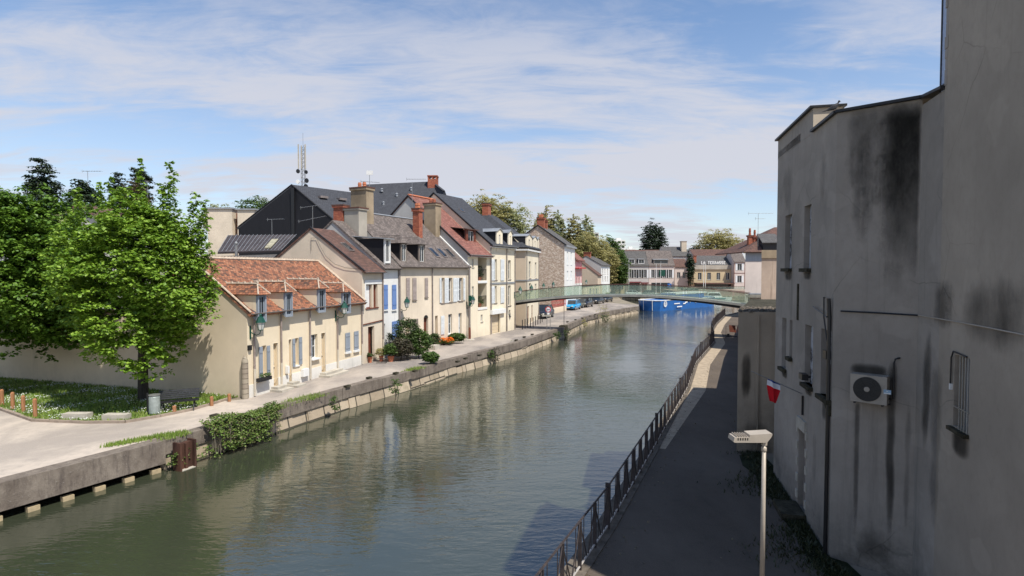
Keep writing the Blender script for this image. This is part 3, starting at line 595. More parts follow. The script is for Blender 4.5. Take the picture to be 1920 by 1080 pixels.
def dormer(fr,root,s0,s1,zb,zt,ze,k,wallm,roofm,frame='greyshut',style='gable',rise=.45,over=.12,d=0.02,wz=None,ridge=None,clad=None,win=None):
    """dormer standing over the facade; main roof plane: z=ze+k*depth"""
    dp=max(.3,(zt-ze)/k+d); c=MB()
    pts=lambda s:[fr.P(s,d,zb),fr.P(s,d,zt),fr.P(s,-dp,zt),fr.P(s,min(0,d)-.02,ze)] 
    m=.09; hole=win or (s0+m,s1-m,zb+m,zt-m)
    c.wall(fr,s0,s1,zb,zt,[hole],.1,d)
    for s,f in ((s0,1),(s1,-1)):
        a=[fr.P(s,d,min(zb,ze)),fr.P(s,d,zt),fr.P(s,-dp,zt)]; c.poly(a if f<0 else a[::-1])
    if style=='gable': sm=(s0+s1)/2; c.poly([fr.P(s0,d,zt),fr.P(s1,d,zt),fr.P(sm,d,zt+rise*.98)])
    o=c.build('dormer',M[frame if clad is None else clad],root)
    # cheeks carry the wall colour, set just proud
    c=MB()
    for s,e in ((s0,-.012),(s1,.012)):
        c.prism([fr.P(s,d-.12,max(zb,ze)),fr.P(s,d-.12,zt-.02),fr.P(s,-dp,zt-.02)],fr.u*e)
    c.build('cheek',M[wallm],o)
    c=MB(); sm=(s0+s1)/2; a=s0-over; b=s1+over; zr=zt+rise; dr=(zr-ze)/k; fo=d+over
    ns=lambda s,dd,z:fr.P(s,dd,z)
    if style in('gable','hip'):
        hf=(fo-rise*.8) if style=='hip' else fo
        L=[ns(a,fo,zt),ns(sm,hf,zr),ns(sm,-dr,zr),ns(a,-dp,zt)]; Rr=[ns(b,fo,zt),ns(sm,hf,zr),ns(sm,-dr,zr),ns(b,-dp,zt)]
        c.slab(L,.05); c.slab(Rr,.05)
        if style=='hip': c.slab([ns(a,fo,zt),ns(b,fo,zt),ns(sm,hf,zr)],.05)
    else:
        c.slab([ns(a,fo,zt),ns(b,fo,zt),ns(b,-(zt+rise-ze)/k,zt+rise),ns(a,-(zt+rise-ze)/k,zt+rise)],.07)
    c.build('dormer_roof',M[roofm],o)
    if ridge and style in('gable','hip'):
        c=MB(); c.tube([ns(sm,hf,zr+.02),ns(sm,-dr,zr+.02)],.055,6)
        for t in np.linspace(0,1,6): c.lathe(ns(sm,hf+(-dr-hf)*t,zr+.03),[(.06,0),(.06,.09)],5)
        if style=='hip':
            for x in (a,b): c.tube([ns(x,fo,zt+.02),ns(sm,hf,zr+.02)],.035,5)
        c.build('ridge_mortar',M['mortar'],o)
    h0,h1,y0,y1=hole; dd=d-.07; c=MB(); t=.045
    c.fbox(fr,h0,h1,dd-.04,dd,y0,y0+t); c.fbox(fr,h0,h1,dd-.04,dd,y1-t,y1); c.fbox(fr,h0,h0+t,dd-.04,dd,y0+t,y1-t); c.fbox(fr,h1-t,h1,dd-.04,dd,y0+t,y1-t); x=(h0+h1)/2; c.fbox(fr,x-.02,x+.02,dd-.04,dd,y0+t,y1-t)
    c.build('window_frame',M['whitewood' if frame!='greyshut' else 'greyshut'],o)
    c=MB(); c.poly([fr.P(h0,dd-.02,y0),fr.P(h1,dd-.02,y0),fr.P(h1,dd-.02,y1),fr.P(h0,dd-.02,y1)]); c.build('pane',M['glass'],o)
    return o
def house(name,label,fr,s0,s1,dep,ze,zr,wallm,roofm,holes=(),over=.28,gl=True,gr=True,rd=None,endover=.06,cat='house',zb=None,th=.12,gable=None,bsp=0,holedep=.18):
    """wall (front with openings, gables, back) + roof of two slopes, ridge parallel to the front"""
    rd=rd or dep/2; base=fr.P(s0,0,0); t=thing(name,base,label,cat); zb=ze if zb is None else zb
    c=MB(); c.wall(fr,s0,s1,-.02,ze,holes,holedep)
    zbk=zr-(dep-rd)*(zr-ze)/rd
    if gable is None:
        for s,fl in ((s0,0),(s1,1)):
            p=[fr.P(s,0,-.02),fr.P(s,0,ze),fr.P(s,-rd,zr-.03),fr.P(s,-dep,zbk),fr.P(s,-dep,-.02)]; c.poly(p if fl else p[::-1])
    else:
        p=[fr.P(s1,0,-.02),fr.P(s1,0,ze),fr.P(s1,-rd,zr-.03),fr.P(s1,-dep,zbk),fr.P(s1,-dep,-.02)]; c.poly(p)
    c.poly([fr.P(s1,-dep,-.02),fr.P(s0,-dep,-.02),fr.P(s0,-dep,zbk),fr.P(s1,-dep,zbk)]); c.build('wall',M[wallm],t)
    if gable:
        c=MB(); p=[fr.P(s0,0,-.02),fr.P(s0,0,ze),fr.P(s0,-rd,zr-.03),fr.P(s0,-dep,zbk),fr.P(s0,-dep,-.02)]; c.poly(p[::-1]); c.build('gable_wall',M[gable],t)
    k=(zr-ze)/rd; a=s0-endover; b=s1+endover; c=MB()
    c.slab([fr.P(a,over,ze-over*k+.1),fr.P(b,over,ze-over*k+.1),fr.P(b,-rd,zr+.1),fr.P(a,-rd,zr+.1)],th)
    c.slab([fr.P(a,-dep-.2,zbk-.2*k+.1),fr.P(b,-dep-.2,zbk-.2*k+.1),fr.P(b,-rd,zr+.1),fr.P(a,-rd,zr+.1)],th)
    r=c.build('roof',M[roofm],t); t['_k']=k
    return t,r,k
def plinth(fr,root,s0,s1,z,mat='plinth',holes=()):
    c=MB(); c.wall(fr,s0,s1,0,z,holes,.03,.025); c.poly([fr.P(s0,.025,z),fr.P(s1,.025,z),fr.P(s1,0,z),fr.P(s0,0,z)]); c.build('plinth',M[mat],root)
# ---------------------------------------------------------------- street houses
A,B_,C_,D_,E_,F_=[G(*p) for p in ((465,747),(680,683),(718,672),(748,664),(877,636),(965,618))]
f1=Fr(A,B_); f2=Fr(B_,C_); f3=Fr(C_,D_); f4=Fr(D_,E_); f5=Fr(E_,F_)
def H(fr,*r,dep=None):
    h=list(fr.rect(*r)); return tuple(h+([dep] if dep else []))
# --- the cottage with the red tiled roof
def cottage():
    fr=f1; ZE=4.12; ZR=6.60
    W1=H(fr,491,499.3,648,706); D1=list(H(fr,512,521,643,712)); W2=H(fr,552,559.5,634,685); D2=list(H(fr,541,546.5,636,703)); W3=H(fr,583,595.5,627,672); D3=list(H(fr,602,610,624,690))
    for d in (D1,D2,D3): d[2]=.12
    t,r,k=house('cottage','long low cream cottage with an old red clay tile roof and four dormers',fr,0,fr.L,6.6,ZE,ZR,'cream','redtile',[W1,D1,W2,D2,W3,D3],rd=3.3,gable='gable_cream',over=.3)
    plinth(fr,t,.05,fr.L-.02,.62,holes=[tuple(h) for h in (D1,D2,D3)])
    for h in (W1,W2): window(fr,t,h,frame='creamdoor',div=2,glass='creamdoor' if h is W1 else 'glass',sill='whitewood')
    window(fr,t,W3,dep=.17,div=2,sill='whitewood',proud=.16); shutter(fr,t,*H(fr,583.5,588,629,670)[:2],W3[2]+.03,W3[3]-.02,'greyshut',d=-.12)
    for h in (D1,D2,D3): door(fr,t,h,'creamdoor')
    for r_ in ((484.5,491,650,710),(499.4,505,648,704),(547.6,552,635,688),(559.6,565,632,683),(646.5,655,624,660),(663,671,621,657)):
        h=H(fr,*r_); shutter(fr,t,*h,'greyshut')
    for r_ in ((646,656,659,662),(662,672,656,659)):
        h=H(fr,*r_); c=MB(); c.fbox(fr,h[0],h[1],.0,.13,h[2]-.02,h[3]); c.build('sill',M['whitewood'],t)
    for px,py in ((475,700),(525.5,680),(579.5,650),(631,640),(677,630)): pipe(fr,t,fr.at(px,py)[0],0,ZE-.1)
    gutter(fr,t,-.05,fr.L*.995,ZE-.06,.36)
    for r_ in ((535,552,712,722),(597,634,688,699),(505,528,718,728)):
        h=H(fr,*r_); c=MB(); c.fbox(fr,h[0],h[1],0.03,.75,0.0,.12); c.fbox(fr,h[0]+.1,h[1]-.1,0.03,.42,.12,.24); c.build('door_step',M['concpale'],t)
    for r_ in ((563,574,691,705),(534,537,686,700)):
        h=H(fr,*r_); c=MB(); c.fbox(fr,h[0],h[1],.026,.2,h[2],h[3]); c.build('meter_box',M['whitewood'],t)
    # ridge and verge mortar
    c=MB(); c.tube([fr.P(-.05,-3.3,ZR+.13),fr.P(fr.L,-3.3,ZR+.13)],.09,6)
    for i in range(46): c.lathe(fr.P(.1+i*.218,-3.3,ZR+.18),[(.07,0),(.07,.07)],5)
    c.build('ridge_mortar',M['mortar'],t)
    c=MB(); c.tube([fr.P(fr.L+.02,.25,ZE-.1+.12),fr.P(fr.L+.02,-3.3,ZR+.13)],.07,6); c.build('verge_mortar',M['mortar'],t); c=MB(); c.tube([fr.P(-.04,.28,ZE-.12+.12),fr.P(-.04,-3.3,ZR+.13)],.05,6); c.build('verge_mortar',M['mortar'],t)
    for (x0,x1,y0,y1) in ((484,500,552,604),(535.5,549,547,594),(597.5,611,541,586),(643,658,547,588)):
        h=fr.rect(x0,x1,y0,y1,.40); dormer(fr,t,h[0],h[1],h[2],h[3],ZE,k,'cream','redtile',style='hip',rise=.50,over=.13,d=.40,ridge=True)
    # chimney stub and small roof pipe
    s=fr.at(470,505,-2.0)[0]; c=MB(); c.fbox(fr,s-.06,s+.06,-2.2,-1.6,ZE+2.0*k-.35,ZE+2.0*k+.05); c.build('roof_vent',M['gutter'],t)
    # rounded stone corner buttress
    c=MB(); c.lathe(fr.P(-.06,-.10,0),[(.15,0),(.15,1.75),(.12,1.9),(.07,2.0),(.02,2.04)],12); c.build('corner_stone',M['cornerstone'],t)
    c=MB(); s,z=fr.at(466,652); c.fbox(fr,s-.08,s+.1,0,.12,z-.12,z+.12); c.build('alarm_box',M['iron'],t)
    # gable wall goes on as the garden wall
    gw=thing('garden_wall',(A.x-6.6*.957,A.y+6.6*.285,0),'tall beige rendered wall behind the trees and the lawn','wall')
    c=MB(); gf=Fr(A-Vector((f1.n.x,f1.n.y,0))*6.6,A-Vector((f1.n.x,f1.n.y,0))*30); c.fbox(gf,0,24,.0,.35,-.02,3.9); c.build('wall',M['gable_cream'],gw)
    c=MB(); c.fbox(gf,0,24,-.06,.41,3.9,4.02); c.build('coping_tiles',M['redtile'],gw)
    return t
cot=cottage()
# --- narrow house, brown tiles
def house2():
    fr=f2; L=fr.L
    o1=H(fr,686,698,533,577.5); o2=H(fr,700.3,708,533,576); dr=list(H(fr,690.3,702,612,667)); dr[2]=.1
    t,r,k=house('narrow_house','narrow beige house with brown tiled roof and red brown door, right of the cottage',fr,.02,L-.02,7.8,6.1,8.85,'cream3','browntile',[o1,o2,dr],rd=3.9,gable='cream3')
    for h in (o1,o2): window(fr,t,h,frame='brownwood',div=1,rows=1,sill='brownwood',glass='whitewood' if h is o1 else 'brownwood')
    c=MB(); c.fbox(fr,o1[0]-.12,L-.1,0,.03,o1[3]+.0,o1[3]+.28); c.fbox(fr,o1[0]-.14,o1[0]-.01,0,.03,o1[2],o1[3]); c.build('window_surround',M['whitewood'],t)
    door(fr,t,dr,'brownwood',dep=.3)
    s,z=fr.at(700,604); c=MB(); c.tube([fr.P(.05,.05,z-.05),fr.P(L-.05,.05,z+.05)],.035,6); c.build('conduit',M['brownwood'],t)
    pipe(fr,t,L-.06,0,6.0); gutter(fr,t,0,L,6.0,.34)
    fz=lambda q:(-3.9*q,6.1+2.75*q+.1); a=fr.at(655,467,-2)[0]; skylight(fr,t,r,max(.5,min(a,1.2)),max(.5,min(a,1.2))+.55,.42,.62,fz)
    c=MB(); c.tube([fr.P(.0,.22,6.1-.05),fr.P(0,-3.9,8.98),fr.P(0,-7.9,6.2)],.06,5); c.build('barge_board',M['iron'],t)
    fg=Fr(B_-f2.n*8,B_); pts=[fg.P(*(lambda r:(r[0],.04,r[1]))(fg.at(px,py))) for px,py in ((584,470),(584,446),(594,446),(601,462),(612,481),(628,495),(648,502),(679,505))]
    c=MB(); c.tube(pts,.012,4); c.build('cable',M['iron'],t)
    return t
house2()
# --- white and blue shuttered house
def house3():
    fr=f3; L=fr.L
    bl=[H(fr,718.5,726,534,580),H(fr,734.5,742,534,580)]; dr=list(H(fr,717.5,722.5,607,655)); dr[2]=.1; lo=H(fr,734.5,747.5,602,636)
    t,r,k=house('blue_shuttered_house','white house with blue shutters and a long zinc topped dormer, beside the narrow house',fr,.02,L-.02,8.3,6.35,9.6,'white','slateold',[dr],rd=4.1,gable='greyrender')
    for h in bl: shutter(fr,t,*h,'blueshut'); c=MB(); c.fbox(fr,h[0]-.05,h[1]+.05,0,.1,h[2]-.1,h[2]-.02); c.build('sill',M['whitewood'],t)
    shutter(fr,t,*lo,'blueshut',name='window_shutter'); door(fr,t,dr,'whiteshut',dep=.15)
    gutter(fr,t,0,L,6.25,.34); pipe(fr,t,L-.03,0,6.2,'gutter')
    h=H(fr,725,733.5,452,488); s1=h[1]; dormer(fr,t,min(h[0],s1-.7),s1,6.6,8.35,6.35,k,'blackclad','zinc','whitewood',style='flat',rise=.22,over=.2,d=-.05)
    fz=lambda q:(-4.1*q,6.35+3.25*q+.1)
    return t
h3=house3()
# --- long two storey house
def house4():
    fr=f4; L=fr.L; ZE=6.5; ZR=10.5
    up=[H(fr,827,832.8,521,568),H(fr,840.8,847.8,521,566),H(fr,860,867.5,521,564)]
    pas=[H(fr,760.5,767,599,650),H(fr,816,821,592,640),H(fr,859.8,866,587,634)]; arch=H(fr,794.5,803,595,641); wd=H(fr,840.5,847.6,589,626)
    for q in pas+[arch]: pass
    dd=[(*q[:2],.1,q[3]) for q in pas+[arch]]
    t,r,k=house('terraced_house','long beige house with old slate roof and white shutters, behind the big shrubs',fr,.02,L-.02,9.2,ZE,ZR,'cream3','slateold',up+dd+[wd],rd=4.6,gable='greyrender',endover=.0)
    for i,h in enumerate(up): window(fr,t,h,dep=.17,sill='greywood')
    for i,h in enumerate(dd): door(fr,t,h,['creamdoor','creamdoor','whiteshut','brownwood'][i],dep=.22)
    window(fr,t,wd,frame='whiteshut',sill='whitewood')
    c=MB(); cx=(arch[0]+arch[1])/2; R_=(arch[1]-arch[0])/2-.02
    pts=[fr.P(cx-R_*math.cos(a),.0,dd[3][3]-.02+-.02+.22*math.sin(a)) for a in np.linspace(0,math.pi,9)]
    c.prism(pts+[],fr.n*.006); c.build('door_arch',M['void'],t)  # flat near-black shape paints the shade of an arched recess
    for r_ in ((761,767.5,521,561),(773,780,521,562),(796,801.5,521,557)): h=H(fr,*r_); shutter(fr,t,*h,'beigeshut'); c=MB(); c.fbox(fr,h[0]-.04,h[1]+.04,0,.09,h[2]-.09,h[2]-.02); c.build('sill',M['greywood'],t)
    for r_ in ((823.5,826.8,521,568),(833,840.3,521,568),(849,856,521,566),(856.5,859.8,521,564),(868,871.5,521,563),(826,832.3,592,627)): h=H(fr,*r_); shutter(fr,t,*h,'whiteshut')
    h=H(fr,772.5,783,598,636); shutter(fr,t,*h,'greywood',name='wood_shutter'); 
    gutter(fr,t,0,L,ZE-.12,.34); pipe(fr,t,.06,0,ZE-.1,'gutter'); pipe(fr,t,fr.at(809.5,560)[0],0,ZE-.1,'gutter'); 
    for (x0,x1) in ((755.5,766),(789,800)):
        h=H(fr,x0,x1,458,487,); s0=h[0]; dormer(fr,t,s0,h[1],ZE+.18,ZE+1.62,ZE,k,'blackclad','slateold','greywood',style='hip',rise=.62,over=.18,d=-.15)
    fz=lambda q:(-4.6*q,ZE+4*q+.1)
    for px in (817,832,847): s=fr.at(px,476,-.9)[0]; skylight(fr,t,r,s-.28,s+.28,.13,.33,fz)
    # verge flashing against the next building
    c=MB(); c.tube([fr.P(L,.25,ZE-.05),fr.P(L,-4.6,ZR+.16)],.07,5); c.build('verge_flashing',M['whitewood'],t)
    c=MB(); c.tube([fr.P(0,-4.6,ZR+.14),fr.P(L,-4.6,ZR+.14)],.08,5); c.build('ridge_cap',M['zinc'],t)
    # chimneys: broad rendered stack, lower grey shoulder, brick stack, rendered stack near the next building
    def at_depth(px,py,d): s,z=fr.at(px,py,d); return s,z,fr.P(s,d,0)
    s,z,p=at_depth(679,358,-4.3); chimney(r,(p.x,p.y),fr.n,.42,.76,ZR-2.2,z,'chim',2,'terracotta',.16,.42)
    zt=at_depth(668,395,-3.3)[1]; s2,_,p=at_depth(667,420,-3.3); chimney(r,(p.x,p.y),fr.n,.45,.68,7.6,zt,'chim2',0,'terracotta',.10)
    s,z,p=at_depth(783,397,-2.9); chimney(r,(p.x,p.y),fr.n,.26,.32,ZE+1.5,z,'brick',2,'terracotta',.2,.45)
    s,z,p=at_depth(811,386,-3.5); chimney(r,(p.x,p.y),fr.n,.45,.62,ZE+2.2,z,'chim',2,'brick',.14,.4)
    return t
h4=house4()
p=f3.P(f3.L*.3,-5.2,0); 
s,z=f3.at(639,390,-4.6); chimney([c for c in COL.objects if c.parent==h3 and c.name.startswith('roof')][0],f3.P(s,-4.6,0).xy,f3.n,.32,.42,8.8,z,'brick',0)
# --- red roofed apartment house with loggias
def flats_a():
    fr=Fr(E_,F_); L=3.95; ZE=7.62; ZR=13.0
    b1=H(fr,896,912.5,482,526,dep=1.3); b2=H(fr,896,912.5,532,576,dep=1.3); sl=[H(fr,885,888.3,485,501),H(fr,885,888.3,537,556)]; sm=H(fr,901.5,905,590,603)
    t,r,k=house('apartment_house','ivory apartment house with red tile roof, brown dormer and two open loggias',fr,.0,L,13,ZE,ZR,'ivory','redtile2',[b1,b2,*sl,sm],rd=6.5,gable='greyrender',over=.4)
    for h in sl+[sm]: window(fr,t,h,div=1,rows=1,dep=.1)
    for h in (b1,b2):
        c=MB(); c.fbox(fr,h[0],h[1],-1.32,-1.3,h[2],h[3]); o=c.build('loggia_back',M['tanwall'],t)
        w_=(h[0]+.15,h[0]+.9,h[2]+.05,h[3]-.3); c=MB(); c.fbox(fr,*w_[:2],-1.3,-1.26,*w_[2:]); c.build('balcony_door',M['glass'],o)
        c=MB(); n=9
        for i in range(n+1): s=h[0]+(h[1]-h[0])*i/n; c.fbox(fr,s-.012,s+.012,-.06,-.035,h[2]+.05,h[2]+1.0)
        c.fbox(fr,h[0],h[1],-.075,-.02,h[2]+1.0,h[2]+1.05); c.fbox(fr,h[0],h[1],-.07,-.025,h[2]+.04,h[2]+.08); c.build('balustrade',M['iron'],t)
        c=MB(); c.fbox(fr,h[0]-.05,h[1]+.05,0,.05,h[2]-.22,h[2]-.01); c.build('balcony_edge',M['whitewood'],t)
        rr=np.random.default_rng(int(h[2]*100)); cb=MB(); P=np.array([[*fr.P(rr.uniform(h[0]+.2,h[1]-.2),-.35,0).xy,h[2]+rr.uniform(.3,1.35 if h is b1 else 1.0)] for _ in range(70)]); clumps(cb,P,.2,10,.10,rr)
        pt_=thing('potted_shrub',fr.P((h[0]+h[1])/2,-.35,h[2]),'dark bushy potted shrub on the '+('upper' if h is b1 else 'lower')+' loggia of the red roofed apartment house','potted plant'); cb.build('foliage',M['shrub' if h is b1 else 'midgreen'],pt_,uv=False)
        cb=MB(); cb.lathe(fr.P((h[0]+h[1])/2,-.35,h[2]),[(.16,0),(.22,.3),(.24,.34)],10); cb.build('pot',M['terracotta'],pt_)
    gutter(fr,t,-.1,L+.1,ZE-.12,.46,'zinc',.09); c=MB(); c.fbox(fr,0,L,0,.35,ZE-.32,ZE-.2); c.build('eave_board',M['whitewood'],t)
    h=H(fr,876.5,890.5,430,457); s0,_=fr.at(874,440,-1.3); s1,_=fr.at(892,440,-1.3); zb=fr.at(883,458,-1.3)[1]; zt=fr.at(883,430,-1.3)[1]
    dormer(fr,t,s0,s1,zb-.1,zt,ZE,k,'browntile','browntile','brownwood',style='flat',rise=.25,over=.25,d=-1.3,win=(s0+.35,s1-.35,zb,zt-.15))
    c=MB(); c.tube([fr.P(-.06,.35,ZE-.2),fr.P(-.06,-6.5,ZR+.08),fr.P(-.06,-13.2,ZE-.2)],.08,5); c.build('barge_board',M['iron'],t)
    c=MB(); c.tube([fr.P(0,-6.5,ZR+.16),fr.P(L,-6.5,ZR+.16)],.1,5); c.build('ridge_tiles',M['terracotta'],t)
    pipe(fr,t,.12,0,6.4,'gutter',.14,.07)
    return t
flats_a()
def flats_b():
    fr=Fr(E_,F_); s0=3.97; L=fr.L; ZE=8.62; ZR=13.75
    wu=H(fr,926.8,931.8,486,525); wl=H(fr,926.8,931.5,536,568); ga=list(H(fr,919.8,938,589,627)); ga[2]=.02; cu=H(fr,952.8,957.6,488,524); cl=H(fr,952.8,957.6,535,573); sm=H(fr,954.2,957,581,593)
    t,r,k=house('apartment_house','ivory apartment house with dark slate roof, garage door and pale shutters, before the footbridge',fr,s0,L,13,ZE,ZR,'ivory','slate',[wu,wl,tuple(ga),cu,cl,sm],rd=6.4,gable='ivory',over=.35)
    for h in (wu,wl): window(fr,t,h,dep=.16,sill='greywood')
    for h in (cu,cl,sm): window(fr,t,h,div=1,dep=.16,sill='greywood')
    for r_ in ((920.2,926.5,486,526),(938,944.8,486,526),(920.2,926.5,537,569),(938,944.8,537,568)): shutter(fr,t,*H(fr,*r_),'whiteshut')
    c=MB(); a,b,z0,z1=ga[:4]; c.fbox(fr,a,b,-.3,-.24,z0,z1)
    for i in range(6): c.fbox(fr,a+.03,b-.03,-.24,-.225,z0+.05+(z1-z0)*i/6,z0+(z1-z0)*(i+1)/6-.05)
    c.build('garage_door',M['creamdoor'],t)
    h=H(fr,918.5,944,580,588); c=MB(); c.fbox(fr,h[0],h[1],.02,.28,h[2],h[3]); c.build('awning_board',M['whitewood'],t)
    z=fr.at(940,530)[1]; c=MB(); c.fbox(fr,s0,L,0,.07,z-.12,z+.05); c.build('string_course',M['zinc'],t)
    z=ZE; c=MB(); c.fbox(fr,s0,L,0,.25,z-.34,z-.2); c.build('cornice',M['whitewood'],t); gutter(fr,t,s0,L,ZE-.12,.42,'zinc',.09)
    for px in (914.8,949): pipe(fr,t,fr.at(px,540)[0] if px>915 else s0+.08,0,ZE-.2,'gutter',.1,.05)
    pipe(fr,t,L-.06,0,ZE-.2,'gutter',.1,.04)
    for (x0,x1,yb,yt) in ((930.5,941.5,489,437),(952.5,959.5,485,440)):
        h=H(fr,x0,x1,yt,yb); dormer(fr,t,h[0],h[1],ZE-.7,ZE+1.25,ZE,k,'blackclad','zinc','ivory',style='gable',rise=.35,over=.1,d=.05,win=((h[0]*.62+h[1]*.38),(h[0]*.38+h[1]*.62),ZE-.45,ZE+.95))
    c=MB(); c.tube([fr.P(s0-.05,.3,ZE-.15),fr.P(s0-.05,-6.4,ZR+.08),fr.P(s0-.05,-13.2,ZE-.1)],.08,5); c.build('barge_board',M['iron'],t)
    fz=lambda q:(-6.4*q,ZE+(ZR-ZE)*q+.1); skylight(fr,t,r,s0+1.4,s0+1.9,.62,.69,fz)
    return t
flats_b()
# --- projecting apartment house beyond (side wall faces the camera, darkened for shade)
K0=G(964,612.5); K1=G(986,610.5); K2=G(1010,598); f6=Fr(K1,K2)
def flats_c():
    fr=f6; L=fr.L; ZE=8.7; ZR=12.9; ops=[]
    for r_ in ((991.5,995.5,490,522),(991.5,995.5,531,562),(1003,1006,492,522),(1003,1006,532,560)): ops.append(H(fr,*r_))
    sd=[H(fr,989,992,574,606),H(fr,996.5,999,572,602)]; sd=[(a,b,.02,z) for a,b,_,z in sd]
    t=thing('apartment_house',K1,'ivory and tan apartment house with hipped slate roof behind the footbridge left end','house')
    fs=Fr(K0-Vector((f6.n.x,f6.n.y,0))*7,K1); n=9; 
    q=K1-f6.n*9
    c=MB(); c.wall(fr,0,L,-.02,ZE,ops+sd,.16); c.poly([fr.P(L,0,-.02),fr.P(L,0,ZE),fr.P(L,-9,ZE),fr.P(L,-9,-.02)][::-1]); c.build('wall',M['ivory'],t)
    c=MB(); c.poly([fr.P(0,0,-.02),fr.P(0,0,ZE),fr.P(0,-9,ZE),fr.P(0,-9,-.02)][::-1]); c.build('shaded_side_wall',M['tanwall'],t)  # darker tan than the ivory front: shade put into the colour
    for h in ops: window(fr,t,h,div=1,dep=.12,sill='greywood')
    for h in sd: door(fr,t,h,'brownwood',dep=.12)
    c=MB(); ap=fr.P(3.2,-5.4,ZR); ap2=fr.P(L,-5.4,ZR); o=.35
    c.slab([fr.P(-o,o,ZE-.05),fr.P(L,o,ZE-.05),ap2,ap],.14); c.slab([fr.P(-o,-9.5,ZE-.05),fr.P(-o,o,ZE-.05),ap],.14); c.slab([fr.P(-o,-9.5,ZE-.05),fr.P(L,-9.5,ZE-.05),ap2,ap],.14); r=c.build('roof',M['slate'],t)
    c=MB(); c.fbox(fr,-.3,L,.0,.3,ZE-.42,ZE-.26); c.fbox(fr,-.3,0,-9,.0,ZE-.42,ZE-.26); c.build('cornice',M['whitewood'],t)
    z=fr.at(990,525)[1]; c=MB(); c.fbox(fr,-.06,L,0,.06,z-.1,z+.05); c.fbox(fr,-.06,0,-8,0,z-.1,z+.05); c.build('string_course',M['zinc'],t)
    s=3.6; p=fr.P(s,-5.4,0); chimney(r,(p.x,p.y),fr.u,.35,.7,ZR-.6,ZR+.85,'brick',0)
    k=(ZR-ZE)/5.4
    for (x0,x1) in ((986.5,997),(999,1006.5),(1007.5,1016)):
        a,b=fr.at(x0,470)[0],fr.at(x1,470)[0]; a=max(a,.05); b=min(b,L-.02)
        if b-a>.5: dormer(fr,t,a,b,ZE-.6,ZE+1.2,ZE,k,'blackclad','zinc','ivory',style='gable',rise=.35,over=.08,d=.04,win=((a*.6+b*.4),(a*.4+b*.6),ZE-.4,ZE+.9))
    pipe(fr,t,.15,0,ZE-.2,'gutter'); pipe(fr,t,L-.4,0,ZE-.2,'gutter')
    return t
flats_c()
# --- rubble stone gable house with white front
S0=G(1058,583.2); S1=G(1077.5,575.6); f7=Fr(S0,S1)
def stonehouse():
    fr=f7; L=fr.L; ZE=10.0; ZR=12.9
    ops=[H(fr,1063,1065.5,472,496),H(fr,1070,1072.5,473,496),H(fr,1063,1065.5,508,524),H(fr,1070,1072.5,508,524)]
    t,r,k=house('stone_house','tall house with a bare rubble stone gable and a narrow white front',fr,0,L,8.6,ZE,ZR,'white','slatemid',ops,rd=4.1,gable='rubble',over=.35,endover=.15)
    for h in ops: window(fr,t,h,div=1,frame='whiteshut',glass='whiteshut',dep=.08,sill='whitewood')
    p=fr.P(1.8,-4.0,0); chimney(r,(p.x,p.y),fr.n,.35,.55,ZR-.3,ZR+1.1,'brick',3,'terracotta',.15,.5); p=fr.P(4.3,-4.0,0); chimney(r,(p.x,p.y),fr.n,.35,.45,ZR-.4,ZR+.9,'brick',2,'brick',.15,.4)
    c=MB(); c.fbox(fr,-.1,L,0,.35,ZE-.35,ZE-.1); c.build('eave_board',M['zinc'],t)
    c=MB(); c.tube([fr.P(-.16,.3,ZE-.1),fr.P(-.16,-4.1,ZR+.08),fr.P(-.16,-8.8,ZE-.3)],.08,5); c.build('barge_board',M['iron'],t)
    return t
stonehouse()
